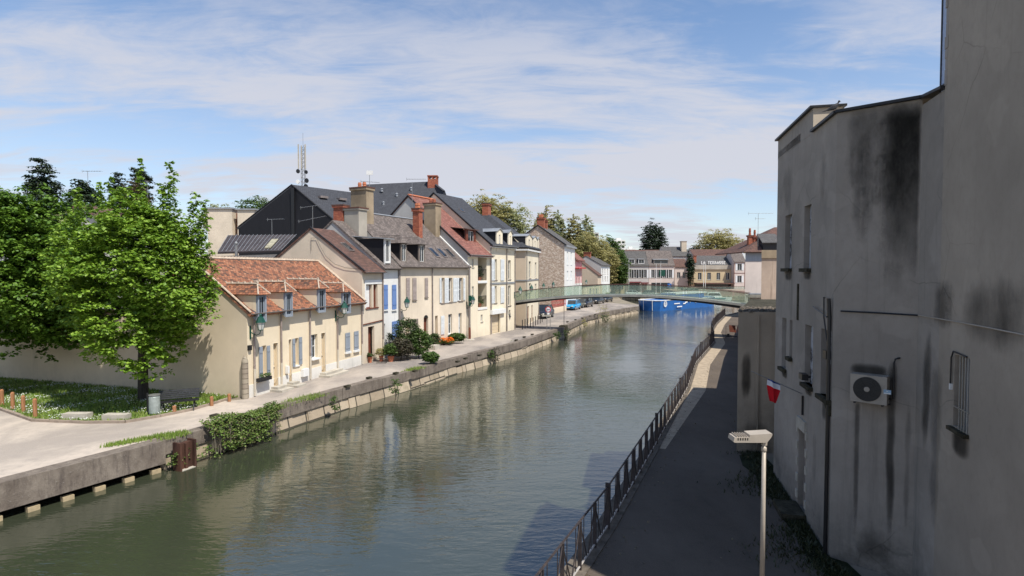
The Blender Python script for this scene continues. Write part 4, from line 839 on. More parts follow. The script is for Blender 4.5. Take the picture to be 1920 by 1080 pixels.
# --- small houses farther down the quay
def far_street():
    Bx=[G(1077.8,575.3),G(1091,571.2),G(1127,563.3),G(1143,559.8)]
    fr=Fr(Bx[0],Bx[1]); L=fr.L
    t,r,k=house('red_roofed_house','small white house with steep bright red roof and red timbering beside the stone house',fr,0,L*.98,7,8.2,11.2,'white','redtile2',[H(fr,1080,1082,520,532),H(fr,1085,1087,520,532)],over=.6)
    for h in (H(fr,1080,1082,520,532),H(fr,1085,1087,520,532)): window(fr,t,h,div=1,dep=.1)
    c=MB()
    for s in np.linspace(.3,L-.5,7): c.fbox(fr,s-.07,s+.07,0,.05,3.9,7.8)
    c.fbox(fr,0,L*.97,.05,.75,6.4,6.6); c.build('timbering',M['signred'],t)
    fr=Fr(Bx[1],Bx[2]); L=fr.L
    ops=[H(fr,1103,1106,541,551),H(fr,1110,1112,541,553),H(fr,1115,1117.5,541,553)]
    t,r,k=house('beige_house','beige house with a plain gable, between the red roofed house and the white house',fr,L*.80,L-.1,8,5.2,8.1,'tanwall','browntile',[],rd=3.9,gable='tanwall',over=.3)
    t=thing('garden_wall',fr.P(0,0,0),'long cream wall with small doors under the beige gable','wall'); c=MB(); c.wall(fr,.1,L,-.02,3.2,ops,.12,.25); c.poly([fr.P(.1,.25,3.2),fr.P(L,.25,3.2),fr.P(L,-.2,3.2),fr.P(.1,-.2,3.2)]); c.poly([fr.P(.1,-.2,0),fr.P(.1,.25,0),fr.P(.1,.25,3.2),fr.P(.1,-.2,3.2)]); c.build('wall',M['cream2'],t)
    c=MB(); c.fbox(fr,0,L,-.3,.34,3.2,3.33); c.build('coping_tiles',M['browntile'],t)
    for h in ops: c=MB(); c.fbox(fr,h[0],h[1],.1,.14,h[2],h[3]); c.build('door',M['greyshut'],t)
    fr=Fr(Bx[2],Bx[3]); L=fr.L
    wz=[H(fr,1129.3,1131,504,514),H(fr,1133.5,1135,504,514),H(fr,1138.5,1140,504,514),H(fr,1129.3,1131,518,526),H(fr,1134,1136,518,526),H(fr,1138.5,1140,518,526)]
    t,r,k=house('white_house','white house with grey slate roof and small windows before the olive trees',fr,0,L,6.4,7.2,9.0,'white','slatemid',wz,rd=3.2,gable='greyrender',over=.35)
    for h in wz: window(fr,t,h,div=1,dep=.1,rows=1)
    p=fr.P(1.2,-3.2,0); chimney(r,(p.x,p.y),fr.n,.35,.7,8.6,9.7,'brick',0)
    p=fr.P(L*.6,0,0)
far_street()
# ---------------------------------------------------------------- bigger roofs behind the street
def backbuildings():
    Y0=56
    ap=PY(547,346,Y0); l=PY(447,425,57.6); rt=PY(626,412,54.2); re=PY(664,361,62); lz=l.z; rz=rt.z
    t=thing('black_clad_hall',(ap.x,ap.y,0),'tall hall with a wide black clad gable and slate roof, rising behind the houses','hall')
    c=MB(); c.poly([Vector((l.x,l.y,0)),Vector((rt.x,rt.y,0)),rt,ap,l]); c.poly([Vector((rt.x,rt.y,0)),Vector((rt.x+5,rt.y+11,0)),Vector((rt.x+5,rt.y+11,rz)),rt]); c.poly([Vector((l.x,l.y,0)),l,Vector((l.x+5,l.y+12,lz)),Vector((l.x+5,l.y+12,0))]); c.build('wall',M['blackclad'],t)
    c=MB(); e=Vector((rt.x+5.4,rt.y+9,rz)); c.slab([ap,re,e,rt+(rt-ap)*.03],.18); c.slab([l+(l-ap)*.03,l+Vector((5,11,0)),re,ap],.18); r=c.build('roof',M['slate'],t)
    c=MB(); c.tube([l,ap,rt],.07,5); c.build('barge_board',M['iron'],t)
    c=MB(); u=(ap-Vector((0,0,0))); c.prism([(ap.x-.0,ap.y-.25,0),(ap.x+.35,ap.y-.35,0),(ap.x+.35,ap.y+.1,0),(ap.x,ap.y+.2,0)],(0,0,ap.z-.35)); c.build('seam_strip',M['black'],t)
    for q,w_ in ((.25,.25),(.55,.35)):
        p=ap.lerp(re,q); p=p.lerp(rt+(re-ap)*q,.35); c=MB(); c.obox(p,(re-ap),.3,.45,.22,p.z+.02); s_=c.build('skylight',M['gutter'],t)
    # the wide slate roof with brick chimney
    a=PY(684,346,66); b=PY(812,340,66); b2=PY(834,357,63); 
    t=thing('slate_roofed_hall',(b.x,b.y,0),'large hall with a broad dark slate roof and a square brick chimney on its ridge','hall')
    el=Vector((a.x-4,58,9.5)); er=PY(870,395,62.5); c=MB(); c.slab([Vector((a.x-7,58.5,9.5)),Vector((b.x+3.0,58.5,9.5)),b2,b,a],.2); c.slab([b,b2,Vector((b.x+3,72,9.5)),Vector((b.x,72,10))],.2); c.slab([a,b,Vector((b.x,74,9.5)),Vector((a.x,74,9.5))],.2); r=c.build('roof',M['slate'],t)
    c=MB(); c.box(a.x-5,b.x+2.6,59.5,72,0,9.6); c.build('wall',M['greyrender'],t)
    p=PY(812,341,65.6); c=MB(); w_=.55
    for x0,x1,y0,y1 in ((-w_,-w_+.16,-w_,w_),(w_-.16,w_,-w_,w_),(-w_+.16,w_-.16,-w_,-w_+.16),(-w_+.16,w_-.16,w_-.16,w_)): c.box(p.x+x0,p.x+x1,p.y+y0,p.y+y1,p.z-1.2,p.z+.25)
    for x in (-w_,-.1,w_-.2):
        for y in (-w_,w_-.2): c.box(p.x+x,p.x+x+.2,p.y+y,p.y+y+.2,p.z+.25,p.z+.55)
    c.box(p.x-w_-.05,p.x+w_+.05,p.y-w_-.05,p.y+w_+.05,p.z+.55,p.z+.68); c.build('chimney',M['brick'],r)
    for px,py in ((716,358),(771,356),(744,367),(719,383)):
        z=PY(px,py,63).z; q=PY(px,py,63); f=(q.z-9.5)/(a.z-9.5); y=58.5+7.5*f; q=PY(px,py,y); c=MB(); c.lathe((q.x,y,q.z-.1),[(.14,0),(.14,.28),(.2,.3),(.05,.42)],8); c.build('roof_vent',M['zinc'],t)
    # flat beige blocks to the left of the black hall
    for (x0,x1,y0,d,lab) in ((389,435,392,9,'flat roofed beige block just right of the round green tree top'),(445,478,394,8,'flat roofed beige block against the left edge of the black gable')):
        p=PY(x0,y0,66); e=PY(x1,y0,66); t=thing('beige_block',((p.x+e.x)/2,66,0),lab,'building'); c=MB(); c.box(p.x,e.x,66,66+d,0,p.z); c.build('wall',M['cream3'],t); c=MB(); c.box(p.x-.15,e.x+.15,65.85,66.2+d,p.z,p.z+.18); c.build('roof_edge',M['zinc'],t)
    p=PY(435,400,67); e=PY(446,400,67); t=thing('brown_door_block',((p.x+e.x)/2,67,0),'narrow red brown wall panel between the two beige blocks','building'); c=MB(); c.box(p.x,e.x,67,69,0,p.z); c.build('wall',M['brownwood'],t)
    # low corrugated roof behind the cottage
    fr=f1; t=thing('workshop',fr.P(4,-9,0),'low workshop with a dark ribbed roof and a dirty skylight, behind the red tiled cottage','workshop')
    a=PY(408,473,37.5); b=PY(527,470,40.5); ua=PY(428,441,41.5); ub=PY(556,440,44.5)
    c=MB(); c.slab([a,b,ub,ua],.12); r=c.build('roof',M['corrug'],t)
    for i in range(18):
        q=i/17.; p0=a.lerp(b,q); p1=ua.lerp(ub,q); c=MB(); 
        if i==0: ribs=MB()
        ribs.tube([p0+Vector((0,0,.04)),p1+Vector((0,0,.04))],.016,4)
    ribs.build('roof_ribs',M['zinc'],t)
    c=MB(); q=[a.lerp(b,.70).lerp(ua.lerp(ub,.70),.1),a.lerp(b,.80).lerp(ua.lerp(ub,.80),.1),a.lerp(b,.80).lerp(ua.lerp(ub,.80),.62),a.lerp(b,.70).lerp(ua.lerp(ub,.70),.62)]; c.slab([x+Vector((0,0,.13)) for x in q],.08); c.build('skylight',simple('dirty_skylight',(.40,.37,.26),.5,0,.4,.3,3,.1,(.2,.18,.1),.6),t)
    e0=PY(408,492,35.6); e1=PY(520,488,38.4); c=MB(); c.slab([e0,e1,b-Vector((0,0,.25)),a-Vector((0,0,.25))],.1); c.build('lower_roof',M['slatemid'],t)
    c=MB(); c.prism([(e0.x-2,e0.y+1.2,0),(b.x,b.y-.3,0),(ub.x,ub.y+3,0),(ua.x-2,ua.y+4,0)],(0,0,a.z-.6)); c.build('wall',M['greyrender'],t)
    p=PY(443,478,37.2); c=MB(); c.tube([(p.x,p.y,p.z-1.2),(p.x,p.y,p.z+.75)],.09,8); c.lathe((p.x,p.y,p.z+.7),[(.13,0),(.13,.1),(.03,.2)],8); c.build('flue',M['galv'],t)
    # back gable between: plain light wall under the red roof is built with the flats
    # brown roofed house far left behind the trees
    a=PY(147,404,58); t=thing('brown_roofed_house',(a.x+3,58,0),'house with a brown pitched roof half hidden behind the round tree','house')
    l=PY(138,430,56); ap=PY(172,388,58); rr=PY(235,430,56); c=MB(); c.prism([(l.x,56,0),(rr.x,56,0),(rr.x,56,l.z),(ap.x,56,ap.z),(l.x,56,l.z)],(0,8,0)); c.build('wall',M['greyrender'],t)
    c=MB(); c.slab([(l.x-.4,55.6,l.z-.3),(l.x-.4,64.4,l.z-.3),(ap.x,64.4,ap.z+.15),(ap.x,55.6,ap.z+.15)],.15); c.slab([(rr.x+.4,55.6,l.z-.3),(rr.x+.4,64.4,l.z-.3),(ap.x,64.4,ap.z+.15),(ap.x,55.6,ap.z+.15)],.15); c.build('roof',M['browntile'],t)
backbuildings()

def redfence():
    a=G(1034,588); b=G(1061,582.5); fr=Fr(a,b); t=thing('garden_fence',a,'low beige wall topped by a red fence below the rubble stone gable','fence')
    c=MB(); c.fbox(fr,0,fr.L,-.1,.1,0,.75); c.build('wall',M['cream2'],t); c=MB()
    for i in range(18): s=fr.L*i/17; c.fbox(fr,s-.02,s+.02,-.02,.02,.75,1.75)
    c.fbox(fr,0,fr.L,-.03,.03,1.1,1.16); c.fbox(fr,0,fr.L,-.03,.03,1.7,1.76); c.build('red_bars',M['signred'],t)
redfence()
# ---------------------------------------------------------------- right bank: the dark stained buildings
Qc=Vector((7.88,16.7,0)); Pc=Vector((6.75,11.73,0)); Wc=Vector((7.80,10.74,0))
fL=Fr(Qc,Pc); fR=Fr(Pc,Wc); fW=Fr(Wc,Wc+Vector((-.29,-.957,0)))
def stain(fr,root,px0,px1,py0,py1,name='stain_patch'): pass
def darkhouse():
    t=thing('rendered_house',Pc,'tall grey stained house with blocked windows, flag and air conditioner above the towpath','house')
    ZT=9.36
    ops=[H(fL,1472,1484.5,403,503),H(fL,1507.5,1520.5,385,503),H(fL,1466,1474,596,690),H(fL,1480.5,1485.5,600,670),H(fL,1509,1524,610,722),H(fL,1539,1558,618,745)]
    dr=list(H(fL,1496.5,1510,805,960)); dr[2]=.1
    c=MB(); c.wall(fL,0,fL.L,-.05,ZT,ops+[dr],.16)
    c.wall(fR,0,fR.L,-.05,ZT,[],.1)
    c.wall(fW,0,.97,-.05,ZT-.12,[],.1)
    iv=Vector((9.5,1.5,0)); A1=Qc+Vector((.27,.5,0)); 
    c.poly([Qc,(*Qc.xy,ZT),(*(A1.xy),ZT),(*(A1.xy),0)][::-1]); c.poly([(*A1.xy,0),(*A1.xy,ZT),(18,17.5,ZT),(18,17.5,0)][::-1])
    c.poly([(*Qc.xy,ZT),(*Pc.xy,ZT),(*Wc.xy,ZT),(*fW.P(.97,0,0).xy,ZT),(18,9,ZT),(18,17.5,ZT),(*A1.xy,ZT)])
    c.build('wall',M['oldgrey'],t)
    for i,h in enumerate(ops):
        a,b,z0,z1=h[:4]; c=MB(); c.fbox(fL,a,b,-.2,-.13,z0,z1); w_=c.build('blocked_window',M['peeling'],t); c=MB(); c.fbox(fL,a-.05,b+.06,-.1,.10,z0-.09,z0+.0); c.build('sill',M['ledge'],w_)
    door(fL,t,dr,'greywood',dep=.12)
    c=MB(); 
    for k in range(5):
        z=.3+k*.42; c.fbox(fL,dr[0]-.13,dr[0]-.01,0,.03,z,z+.2); c.fbox(fL,dr[1]+.01,dr[1]+.13,0,.03,z,z+.2)
    c.fbox(fL,dr[0]-.05,dr[1]+.05,.0,.05,dr[3],dr[3]+.28); c.build('door_surround',M['concpale'],t)
    c=MB(); c.fbox(fL,dr[0]-.15,dr[1]+.15,.0,.55,0.0,.16); c.build('door_step',M['ledge'],t)
    c=MB(); s=fL.at(1497,560)[0]; c.fbox(fL,s-.04,s+.05,0,.03,fL.at(1497,600)[1],fL.at(1497,532)[1]); c.build('wall_slot',M['ledge'],t)
    # raised part, sunlight on its end put into a paler render, dark copings
    s1=fL.at(1525,225)[0]; ZR=9.93; A1=fL.P(-.4,0,0); c=MB(); n=fL.n
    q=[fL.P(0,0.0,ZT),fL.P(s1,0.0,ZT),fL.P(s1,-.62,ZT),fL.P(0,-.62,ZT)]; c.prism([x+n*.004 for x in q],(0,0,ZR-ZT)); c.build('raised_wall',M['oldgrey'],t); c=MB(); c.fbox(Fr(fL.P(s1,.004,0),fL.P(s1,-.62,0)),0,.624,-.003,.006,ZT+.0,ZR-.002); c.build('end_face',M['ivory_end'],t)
    c=MB()
    c.prism([fL.P(-.05,.09,ZR),fL.P(s1+.06,.09,ZR),fL.P(s1+.06,-.70,ZR),fL.P(-.05,-.70,ZR)],(0,0,.05))
    c.prism([fL.P(s1+.01,.08,ZT),fL.P(fL.L+.02,.08,ZT),fL.P(fL.L,-.5,ZT),fL.P(s1+.01,-.5,ZT)],(0,0,.055)); c.prism([fR.P(-.02,.08,ZT+.003),fR.P(fR.L,.08,ZT+.003),fR.P(fR.L,-.5,ZT+.003),fR.P(-.02,-.5,ZT+.003)],(0,0,.055))
    c.prism([fW.P(-.0,.08,ZT-.005),fW.P(.965,.08,ZT-.1),fW.P(.965,-.4,ZT-.1),fW.P(0,-.4,ZT-.005)],(0,0,.05)); c.build('roof_edge',M['iron'],t)
    # downpipe, cables
    s=fL.L-.10; c=MB(); z0=fL.at(1562,560)[1]; c.tube([fL.P(s,.07,z0),fL.P(s,.05,z0-.4),fL.P(s+.01,.05,3),fL.P(s-.02,.05,.02)],.038,6); c.build('downpipe',M['black'],t)
    c=MB(); s0,za=fL.at(1530,575); c.tube([fL.P(s0,.06,za),fL.P(s-.2,.09,za-.12),fL.P(s,.1,za-.15)],.015,5); c.tube([fL.P(s-.35,.04,z0+.0),fL.P(s-.22,.10,z0+.02),fL.P(s-.2,.1,z0-.4),fL.P(s-.05,.08,z0-.85),fL.P(s,.06,z0-1.0)],.016,5); c.fbox(fL,s-.22,s-.02,.0,.10,z0-1.3,z0-1.12); c.build('cable_bundle',M['black'],t)
    c=MB(); zz=[fR.at(px,py)[1] for px,py in ((1577,583),(1640,586),(1722,591))]; pts=[fR.P(fR.at(px,585)[0],.03,z) for px,z in zip((1577,1640,1722),zz)]; pts+=[fW.P(*(lambda r:(r[0],.03,r[1]))(fW.at(px,py))) for px,py in ((1760,597),(1800,604),(1860,615),(1919,627),(1990,640))]
    c.tube(pts[:3],.016,5); c.build('wall_cable',M['black'],t); c=MB(); c.tube(pts[2:],.012,5); c.build('wall_cable',M['lampgrey'],t)
    s,z=fL.at(1519,706); c=MB(); c.fbox(fL,s-.12,s+.16,.08,.22,z-.07,z+.07); c.fbox(fL,s-.02,s+.05,.0,.08,z-.03,z+.02); c.build('spotlight',M['black'],t)
    s,z=fL.at(1552,745); c=MB(); c.prism([fL.P(s-.25,.0,z-.02),fL.P(s+.25,.0,z-.02),fL.P(s+.25,.0,z-.35)],fL.n*.06); c.build('sill_ledge',M['ledge'],t)
    # number plate strip beside the door
    s,z=fL.at(1507,760); c=MB(); c.fbox(fL,s-.02,s+.02,.01,.05,z-.24,z+.24); c.build('bracket_strip',M['iron'],t)
    return t
def peel():
    m,nt,n,l,b=nodes('peeling_window_paint'); b.inputs['Roughness'].default_value=.7; v=nz(nt,'Object',3.2,8,.8,(1,1,.8)); l.new(mixc(nt,mr(nt,v,.50,.56),(.42,.43,.46),(.05,.045,.045)),b.inputs['Base Color']); return m
M['peeling']=peel(); M['ivory_end']=plaster('pale_end_wall',(.58,.49,.38),.06,.3)  # last one: paler render painting the sun on the raised end; also a chimney
def stainmat(base):
    """grey render with its own run-off stains, placed by height/width noise plus fixed streak columns"""
    pass
darkhouse()
c=MB(); c.prism([(8.02,16.95,0),(8.19,17.35,0),(12,16.6,0),(12,16.2,0)],(0,0,9.25)); tag(c.build('narrow_annex',M['brown'],loc=(8.1,17,0)),'narrow dark strip of wall showing at the far edge of the grey stained house','annex')
def stains():
    """soft-edged dark grime: thin shells of the wall carrying a noise mask"""
    m,nt,n,l,b=nodes('black_grime'); b.inputs['Roughness'].default_value=.95; b.inputs['Base Color'].default_value=(.012,.012,.010,1); spec(b,.1)
    tc=n.new('ShaderNodeTexCoord'); at=n.new('ShaderNodeAttribute'); at.attribute_name='edge'; v=nz(nt,'Object',3.0,7,.7,(1,1,.5))
    v2=nz(nt,'Object',1.1,6,.65,(1.5,1.5,.5)); f=mr(nt,mth(nt,'ADD',at.outputs['Fac'],mth(nt,'ADD',mr(nt,v,.2,.8,-.2,.2),mr(nt,v2,.25,.75,-.22,.22))),.25,1.15,0,.66)
    t=n.new('ShaderNodeBsdfTransparent'); mx=n.new('ShaderNodeMixShader'); l.new(f,mx.inputs[0]); l.new(t.outputs[0],mx.inputs[1]); l.new(b.outputs[0],mx.inputs[2]); l.new(mx.outputs[0],n['Material Output'].inputs[0]); return m
GR=stains()
def grime(root,fr,px0,px1,py0,py1,amt=1,feather=.35,top=.3,taper=0,d=.004,wob=.0,right=None,bot=.35):
    h=fr.rect(px0,px1,py0,py1); nx,nzn=14,24; V=[];Fc=[];E=[]; rr=np.random.default_rng(int(px0*7+py0))
    w_=rr.normal(0,wob,nzn+1).cumsum()*.3
    for j in range(nzn+1):
        q=j/nzn
        for i in range(nx+1):
            p=i/nx; s=h[0]+(h[1]-h[0])*(.5+(p-.5)*(1-taper*(1-q)))+w_[j]; z=h[2]+(h[3]-h[2])*q; V.append(tuple(fr.P(s,d,z)))
            e=min(1,p/feather,(1-p)/(right or feather))*min(1,(1-q)/max(top,.01))*min(1,q/bot); e=e*e*(3-2*e)*amt; E.append(e)
    for j in range(nzn):
        for i in range(nx): a=j*(nx+1)+i; Fc.append((a,a+1,a+nx+2,a+nx+1))
    mb=MB(); mb.v=V; mb.f=Fc; o=mb.build('grime_stain',GR,root); at=o.data.attributes.new('edge','FLOAT','POINT'); at.data.foreach_set('value',np.array(E,dtype=np.float32)); return o
dk=[c for c in COL.objects if c.name=='rendered_house'][0]
for a in [(1588,1672,676,708,1,.2,.5),(1596,1614,748,1040,.75,.4,.05,.2),(1655,1686,660,1060,.95,.4,.1,.3,.004,.02),(1612,1727,188,660,1.1,.6,.08,0,.004,0,.05,.75),(1577,1727,192,520,.62,.12,.06,0,.005,0,.03,.9),(1576,1660,216,500,.6,.45,.3),(1690,1712,640,1080,.45,.45,.4),(1590,1690,960,1075,.6,.4,.6)]: grime(dk,fR,*a)  # one wide shell gives the whole upper face a darker tone
for a in [(1470,1488,505,530,.9,.3,.1),(1505,1524,505,528,.9,.3,.1),(1465,1478,690,712,1,.3,.1),(1508,1524,722,745,1,.3,.1),(1538,1560,746,800,.8,.3,.1),(1456,1500,270,420,.45,.45,.5),(1530,1560,240,420,.4,.45,.5),(1520,1534,770,950,.4,.4,.3)]: grime(dk,fL,*a)
for a in [(1724,1752,560,900,.8,.4,.4,.3,.004,.03)]: grime(dk,fW,*a)
def tower():
    s0,s1=.975,4.85; H_=14.5; t=thing('rendered_house',fW.P(s0,0,0),'very tall grey rendered house with a barred window, filling the right edge','house')
    bw=H(fW,1790,1818.5,668,806); c=MB(); c.wall(fW,s0,s1,-.05,H_,[bw],.2,.012)
    c.poly([fW.P(s0,.012,0),fW.P(s0,.012,H_),fW.P(s0,-9,H_),fW.P(s0,-9,0)][::-1]); c.poly([fW.P(s1,.012,0),fW.P(s1,.012,H_),fW.P(s1,-9,H_),fW.P(s1,-9,0)]); c.poly([fW.P(s0,.012,H_),fW.P(s1,.012,H_),fW.P(s1,-9,H_),fW.P(s0,-9,H_)]); c.build('wall',M['tower'],t)
    c=MB(); rr=np.random.default_rng(5); z=9.3
    while z<H_-.3:
        h=rr.uniform(.14,.3); c.fbox(fW,s0-rr.uniform(.0,.025),s0+rr.uniform(.04,.10),-.1,.014+rr.uniform(.0,.012),z,z+h); z+=h+.02
    c.build('corner_stones',M['oldgrey'],t)
    window(fW,t,bw,dep=.16,frame='greyshut',div=1,rows=1,sill=None,glass='greyshut')
    c=MB()
    for i in range(4): s=bw[0]+(bw[1]-bw[0])*(.42+.18*i); c.tube([fW.P(s,.02,bw[2]-.05),fW.P(s,.02,bw[3])],.009,6)
    z=bw[2]+.32; c.fbox(fW,bw[0]+.05,bw[1]+.03,.01,.03,z,z+.02); c.build('window_bars',M['galv'],t)
    c=MB(); c.fbox(fW,bw[0]-.06,bw[1]+.04,-.1,.09,bw[2]-.08,bw[2]-.02); c.build('sill',M['ledge'],t)
    c=MB(); a=fW.at(1789,700); c.tube([fW.P(bw[1]-.05,.03,bw[3]+.02),fW.P(bw[0]+.02,.04,bw[3]+.05),fW.P(bw[0]-.05,.04,bw[3]-.06),fW.P(bw[0]-.06,.04,bw[3]-.5)],.013,6); c.build('flex_pipe',M['black'],t)
    c=MB(); c.fbox(fW,bw[0]-.085,bw[0]-.035,.015,.05,bw[3]-.6,bw[3]-.5); c.build('socket_box',M['whitewood'],t)
    for a in [(1780,1826,806,868,1,.35,.1),(1745,1800,505,640,.75,.4,.35,0,.016,.03),(1770,1990,470,700,.72,.4,.5,0,.016,.02),(1735,1775,650,1070,.55,.4,.15,.2,.016,.03)]: grime(t,fW,*a[:7],*(a[7:] or (0,.016)))
    t2=thing('rooftop_screen',fW.P(.7,0,9.3),'pale blue mesh screen with a black post on the roof at the top right','screen')
    c=MB(); c.fbox(fW,.70,.968,-.05,-.035,9.22,14.4); c.build('mesh_panel',M['meshblue'],t2); c=MB(); c.fbox(fW,.665,.70,-.07,-.02,9.22,14.4); c.build('post',M['iron'],t2)
M['tower']=plaster('big_grey_render',(.38,.325,.262),.10,.5,(.05,.048,.04),.9,.35,1.2,.35)
M['meshblue']=simple('pale_blue_mesh',(.42,.50,.66),.6,0,.3,.1,25,.2)
tower()
# air conditioner
def aircon():
    h=fR.rect(1594,1663,704,756,.3); a,b,z0,z1=h; t=thing('air_conditioner',fR.P(a,0,z0),'boxy off-white air conditioner with round black fan on the grey wall','air conditioner')
    c=MB(); c.fbox(fR,a,b,.04,.3,z0,z1); o=c.build('casing',M['acwhite'],t)
    r=(z1-z0)*.44; cx=a+r+.05; cz=(z0+z1)/2; c=MB(); pts=[fR.P(cx+r*math.cos(q),.3,cz+r*math.sin(q)) for q in np.linspace(0,2*math.pi,28,endpoint=False)]; c.prism(pts,fR.n*.012); c.build('fan_recess',M['black'],t)
    c=MB()
    for k in range(1,6):
        rr=r*k/6+.01; c.tube([fR.P(cx+rr*math.cos(q),.318,cz+rr*math.sin(q)) for q in np.linspace(0,2*math.pi,25)],.0022,4,cap=False)
    for k in range(12): q=k*math.pi/6; c.tube([fR.P(cx+.04*math.cos(q),.318,cz+.04*math.sin(q)),fR.P(cx+r*.97*math.cos(q),.318,cz+r*.97*math.sin(q))],.0018,4)
    c.build('fan_grille',M['iron'],t)
    c=MB(); c.prism([fR.P(cx+.05*math.cos(q),.315,cz+.05*math.sin(q)) for q in np.linspace(0,2*math.pi,16,endpoint=False)],fR.n*.012); c.build('fan_hub',M['acwhite'],t)
    c=MB(); c.fbox(fR,cx+r+.035,cx+r+.16,.3,.304,cz-.05,cz+.035); lb=c.build('sticker',M['stickerblue'],t)
    c=MB(); c.fbox(fR,cx+r+.04,cx+r+.155,.3045,.3055,cz-.045,cz-.025); c.fbox(fR,cx+r+.08,cx+r+.105,.3045,.3055,cz+.0,cz+.015); c.build('sticker_print',M['whitewood'],lb)
    c=MB(); c.fbox(fR,a-.06,b+.02,.0,.03,z0-.04,z0-.01); c.fbox(fR,a+.06,a+.09,.0,.3,z0-.035,z0-.003); c.fbox(fR,b-.09,b-.06,.0,.3,z0-.035,z0-.003); c.build('bracket',M['iron'],t)
    s,z=fR.at(1686,672,.05); t2=thing('drain_hose',fR.P(b+.05,0,z0),'black insulated hose bending from the air conditioner into the wall','hose'); c=MB(); c.tube([fR.P(s,.0,z),fR.P(s-.02,.05,z),fR.P(s-.06,.06,z-.02),fR.P(s-.08,.06,z-.1),fR.P(s-.08,.06,z0+.1),fR.P(b+.005,.12,z0+.1)],.018,7); c.build('hose',M['black'],t2)
M['stickerblue']=simple('pale_blue_sticker',(.25,.38,.5),.4)
aircon()
# flag
def flag():
    s,z=fL.at(1505,738); s2,z2=fL.at(1414,688,.0); a=fL.P(s,.02,z); r=ray(1418,690)
    b=a+Vector((-.55,.95,.36)); 
    d=a+Vector((-1.12,.35,.50)); t=thing('wall_flag',a,'blue white and red flag drooping from a slanting pole on the stained house','flag')
    c=MB(); c.tube([a,d],.011,6); c.build('pole',M['galv'],t)
    def strip_(q0,q1,l0,l1,name,mat,r0=None,r1=None):
        r0=q0 if r0 is None else r0; r1=q1 if r1 is None else r1
        c=MB(); n=8
        for i in range(n):
            for j in range(6):
                f=lambda u_,v_:(a.lerp(d,(q0+(q1-q0)*u_)*(1-(v_-l0)/(l1-l0))+(r0+(r1-r0)*u_)*(v_-l0)/(l1-l0))+Vector((.02*math.sin(u_*9+v_*4),.03*math.sin(u_*7+v_*3),-v_)))
                y0=l0+(l1-l0)*j/6; y1=l0+(l1-l0)*(j+1)/6; c.poly([f(i/n,y0),f((i+1)/n,y0),f((i+1)/n,y1),f(i/n,y1)])
        c.build(name,M[mat],t)
    strip_(.42,.66,.0,.04,'blue_band','clothblue'); strip_(.42,.67,.04,.17,'white_band','clothwhite'); strip_(.42,.67,.17,.54,'red_band','red',.50,.60)
flag()
M['ledgestone']=simple('ledge_stones',(.16,.135,.11),.95,0,.1,.5,9,.8,(.06,.055,.04),.8)
def annex():
    ZT=4.72; a=Vector((7.58,18.72,0)); b=Vector((9.6,18.35,0)); dirv=Vector((.43,.903,0)); t=thing('low_annex',a,'low dark annex wall with crumbling mossy ledge, behind the tall stained house on the towpath','annex')
    fr=Fr(a,b); c=MB(); a2=a+dirv*9; b2=b+dirv*9; c.wall(fr,0,fr.L,-.02,ZT); c.poly([a,a2,(*a2.xy,ZT),(*a.xy,ZT)]); c.poly([a2,b2,(*b2.xy,ZT),(*a2.xy,ZT)]); c.build('wall',M['annex'],t); c=MB(); c.poly([(*a.xy,ZT),(*b.xy,ZT),(*b2.xy,ZT),(*a2.xy,ZT)]); c.build('roof',M['ledge'],t)
    c=MB(); rr=np.random.default_rng(9)
    for i in range(150):
        p=a.lerp(b,rr.random())+dirv*rr.uniform(0,2.2)**1.0; s=rr.uniform(.04,.10); c.lathe((p.x,p.y,ZT-.02),[(s,0),(s*.9,s*.6),(s*.3,s)],5,rr.uniform(0,3))
    o=c.build('rubble_ledge',M['ledgestone'],t); o['kind']='stuff'
    c=MB(); c.fbox(fr,.62,.66,.0,.05,.1,ZT-.1); c.build('drainpipe',M['annex'],t)
    grime(t,fr,1386,1412,648,760,1,.35,.3); grime(t,fr,1386,1450,760,852,.7,.3,.6)
    # terrace with retaining wall, lit
    T0=a2; tr=thing('retaining_wall',T0,'retaining wall of the raised terrace at the right end of the footbridge','wall')
    pts=[T0,Vector((15.9,37.5,0)),Vector((21.6,50.2,0)),Vector((29,67,0))]; c=MB()
    for i in range(3):
        f=Fr(pts[i+1],pts[i]); c.wall(f,0,f.L,-.05,2.75); 
    c.poly([(*p.xy,2.75) for p in pts]+[(60,67,2.75),(60,27,2.75)]); c.build('wall',M['brown'],tr)
    c=MB(); u=Vector((-.917,.398,0)); p=Vector((22.0,50.1,2.74)); c.obox(p,(.917,-.398,0),.55,.8,.95,2.74); pr=c.build('brick_pier',M['rubble'],tr); c=MB(); c.obox(p,(.917,-.398,0),.65,.95,.22,3.69); c.build('pier_cap',M['concpale'],tr); c=MB(); c.obox(p,(.917,-.398,0),.5,.75,.12,3.92); c.build('pier_top',M['zinc'],tr)
annex()
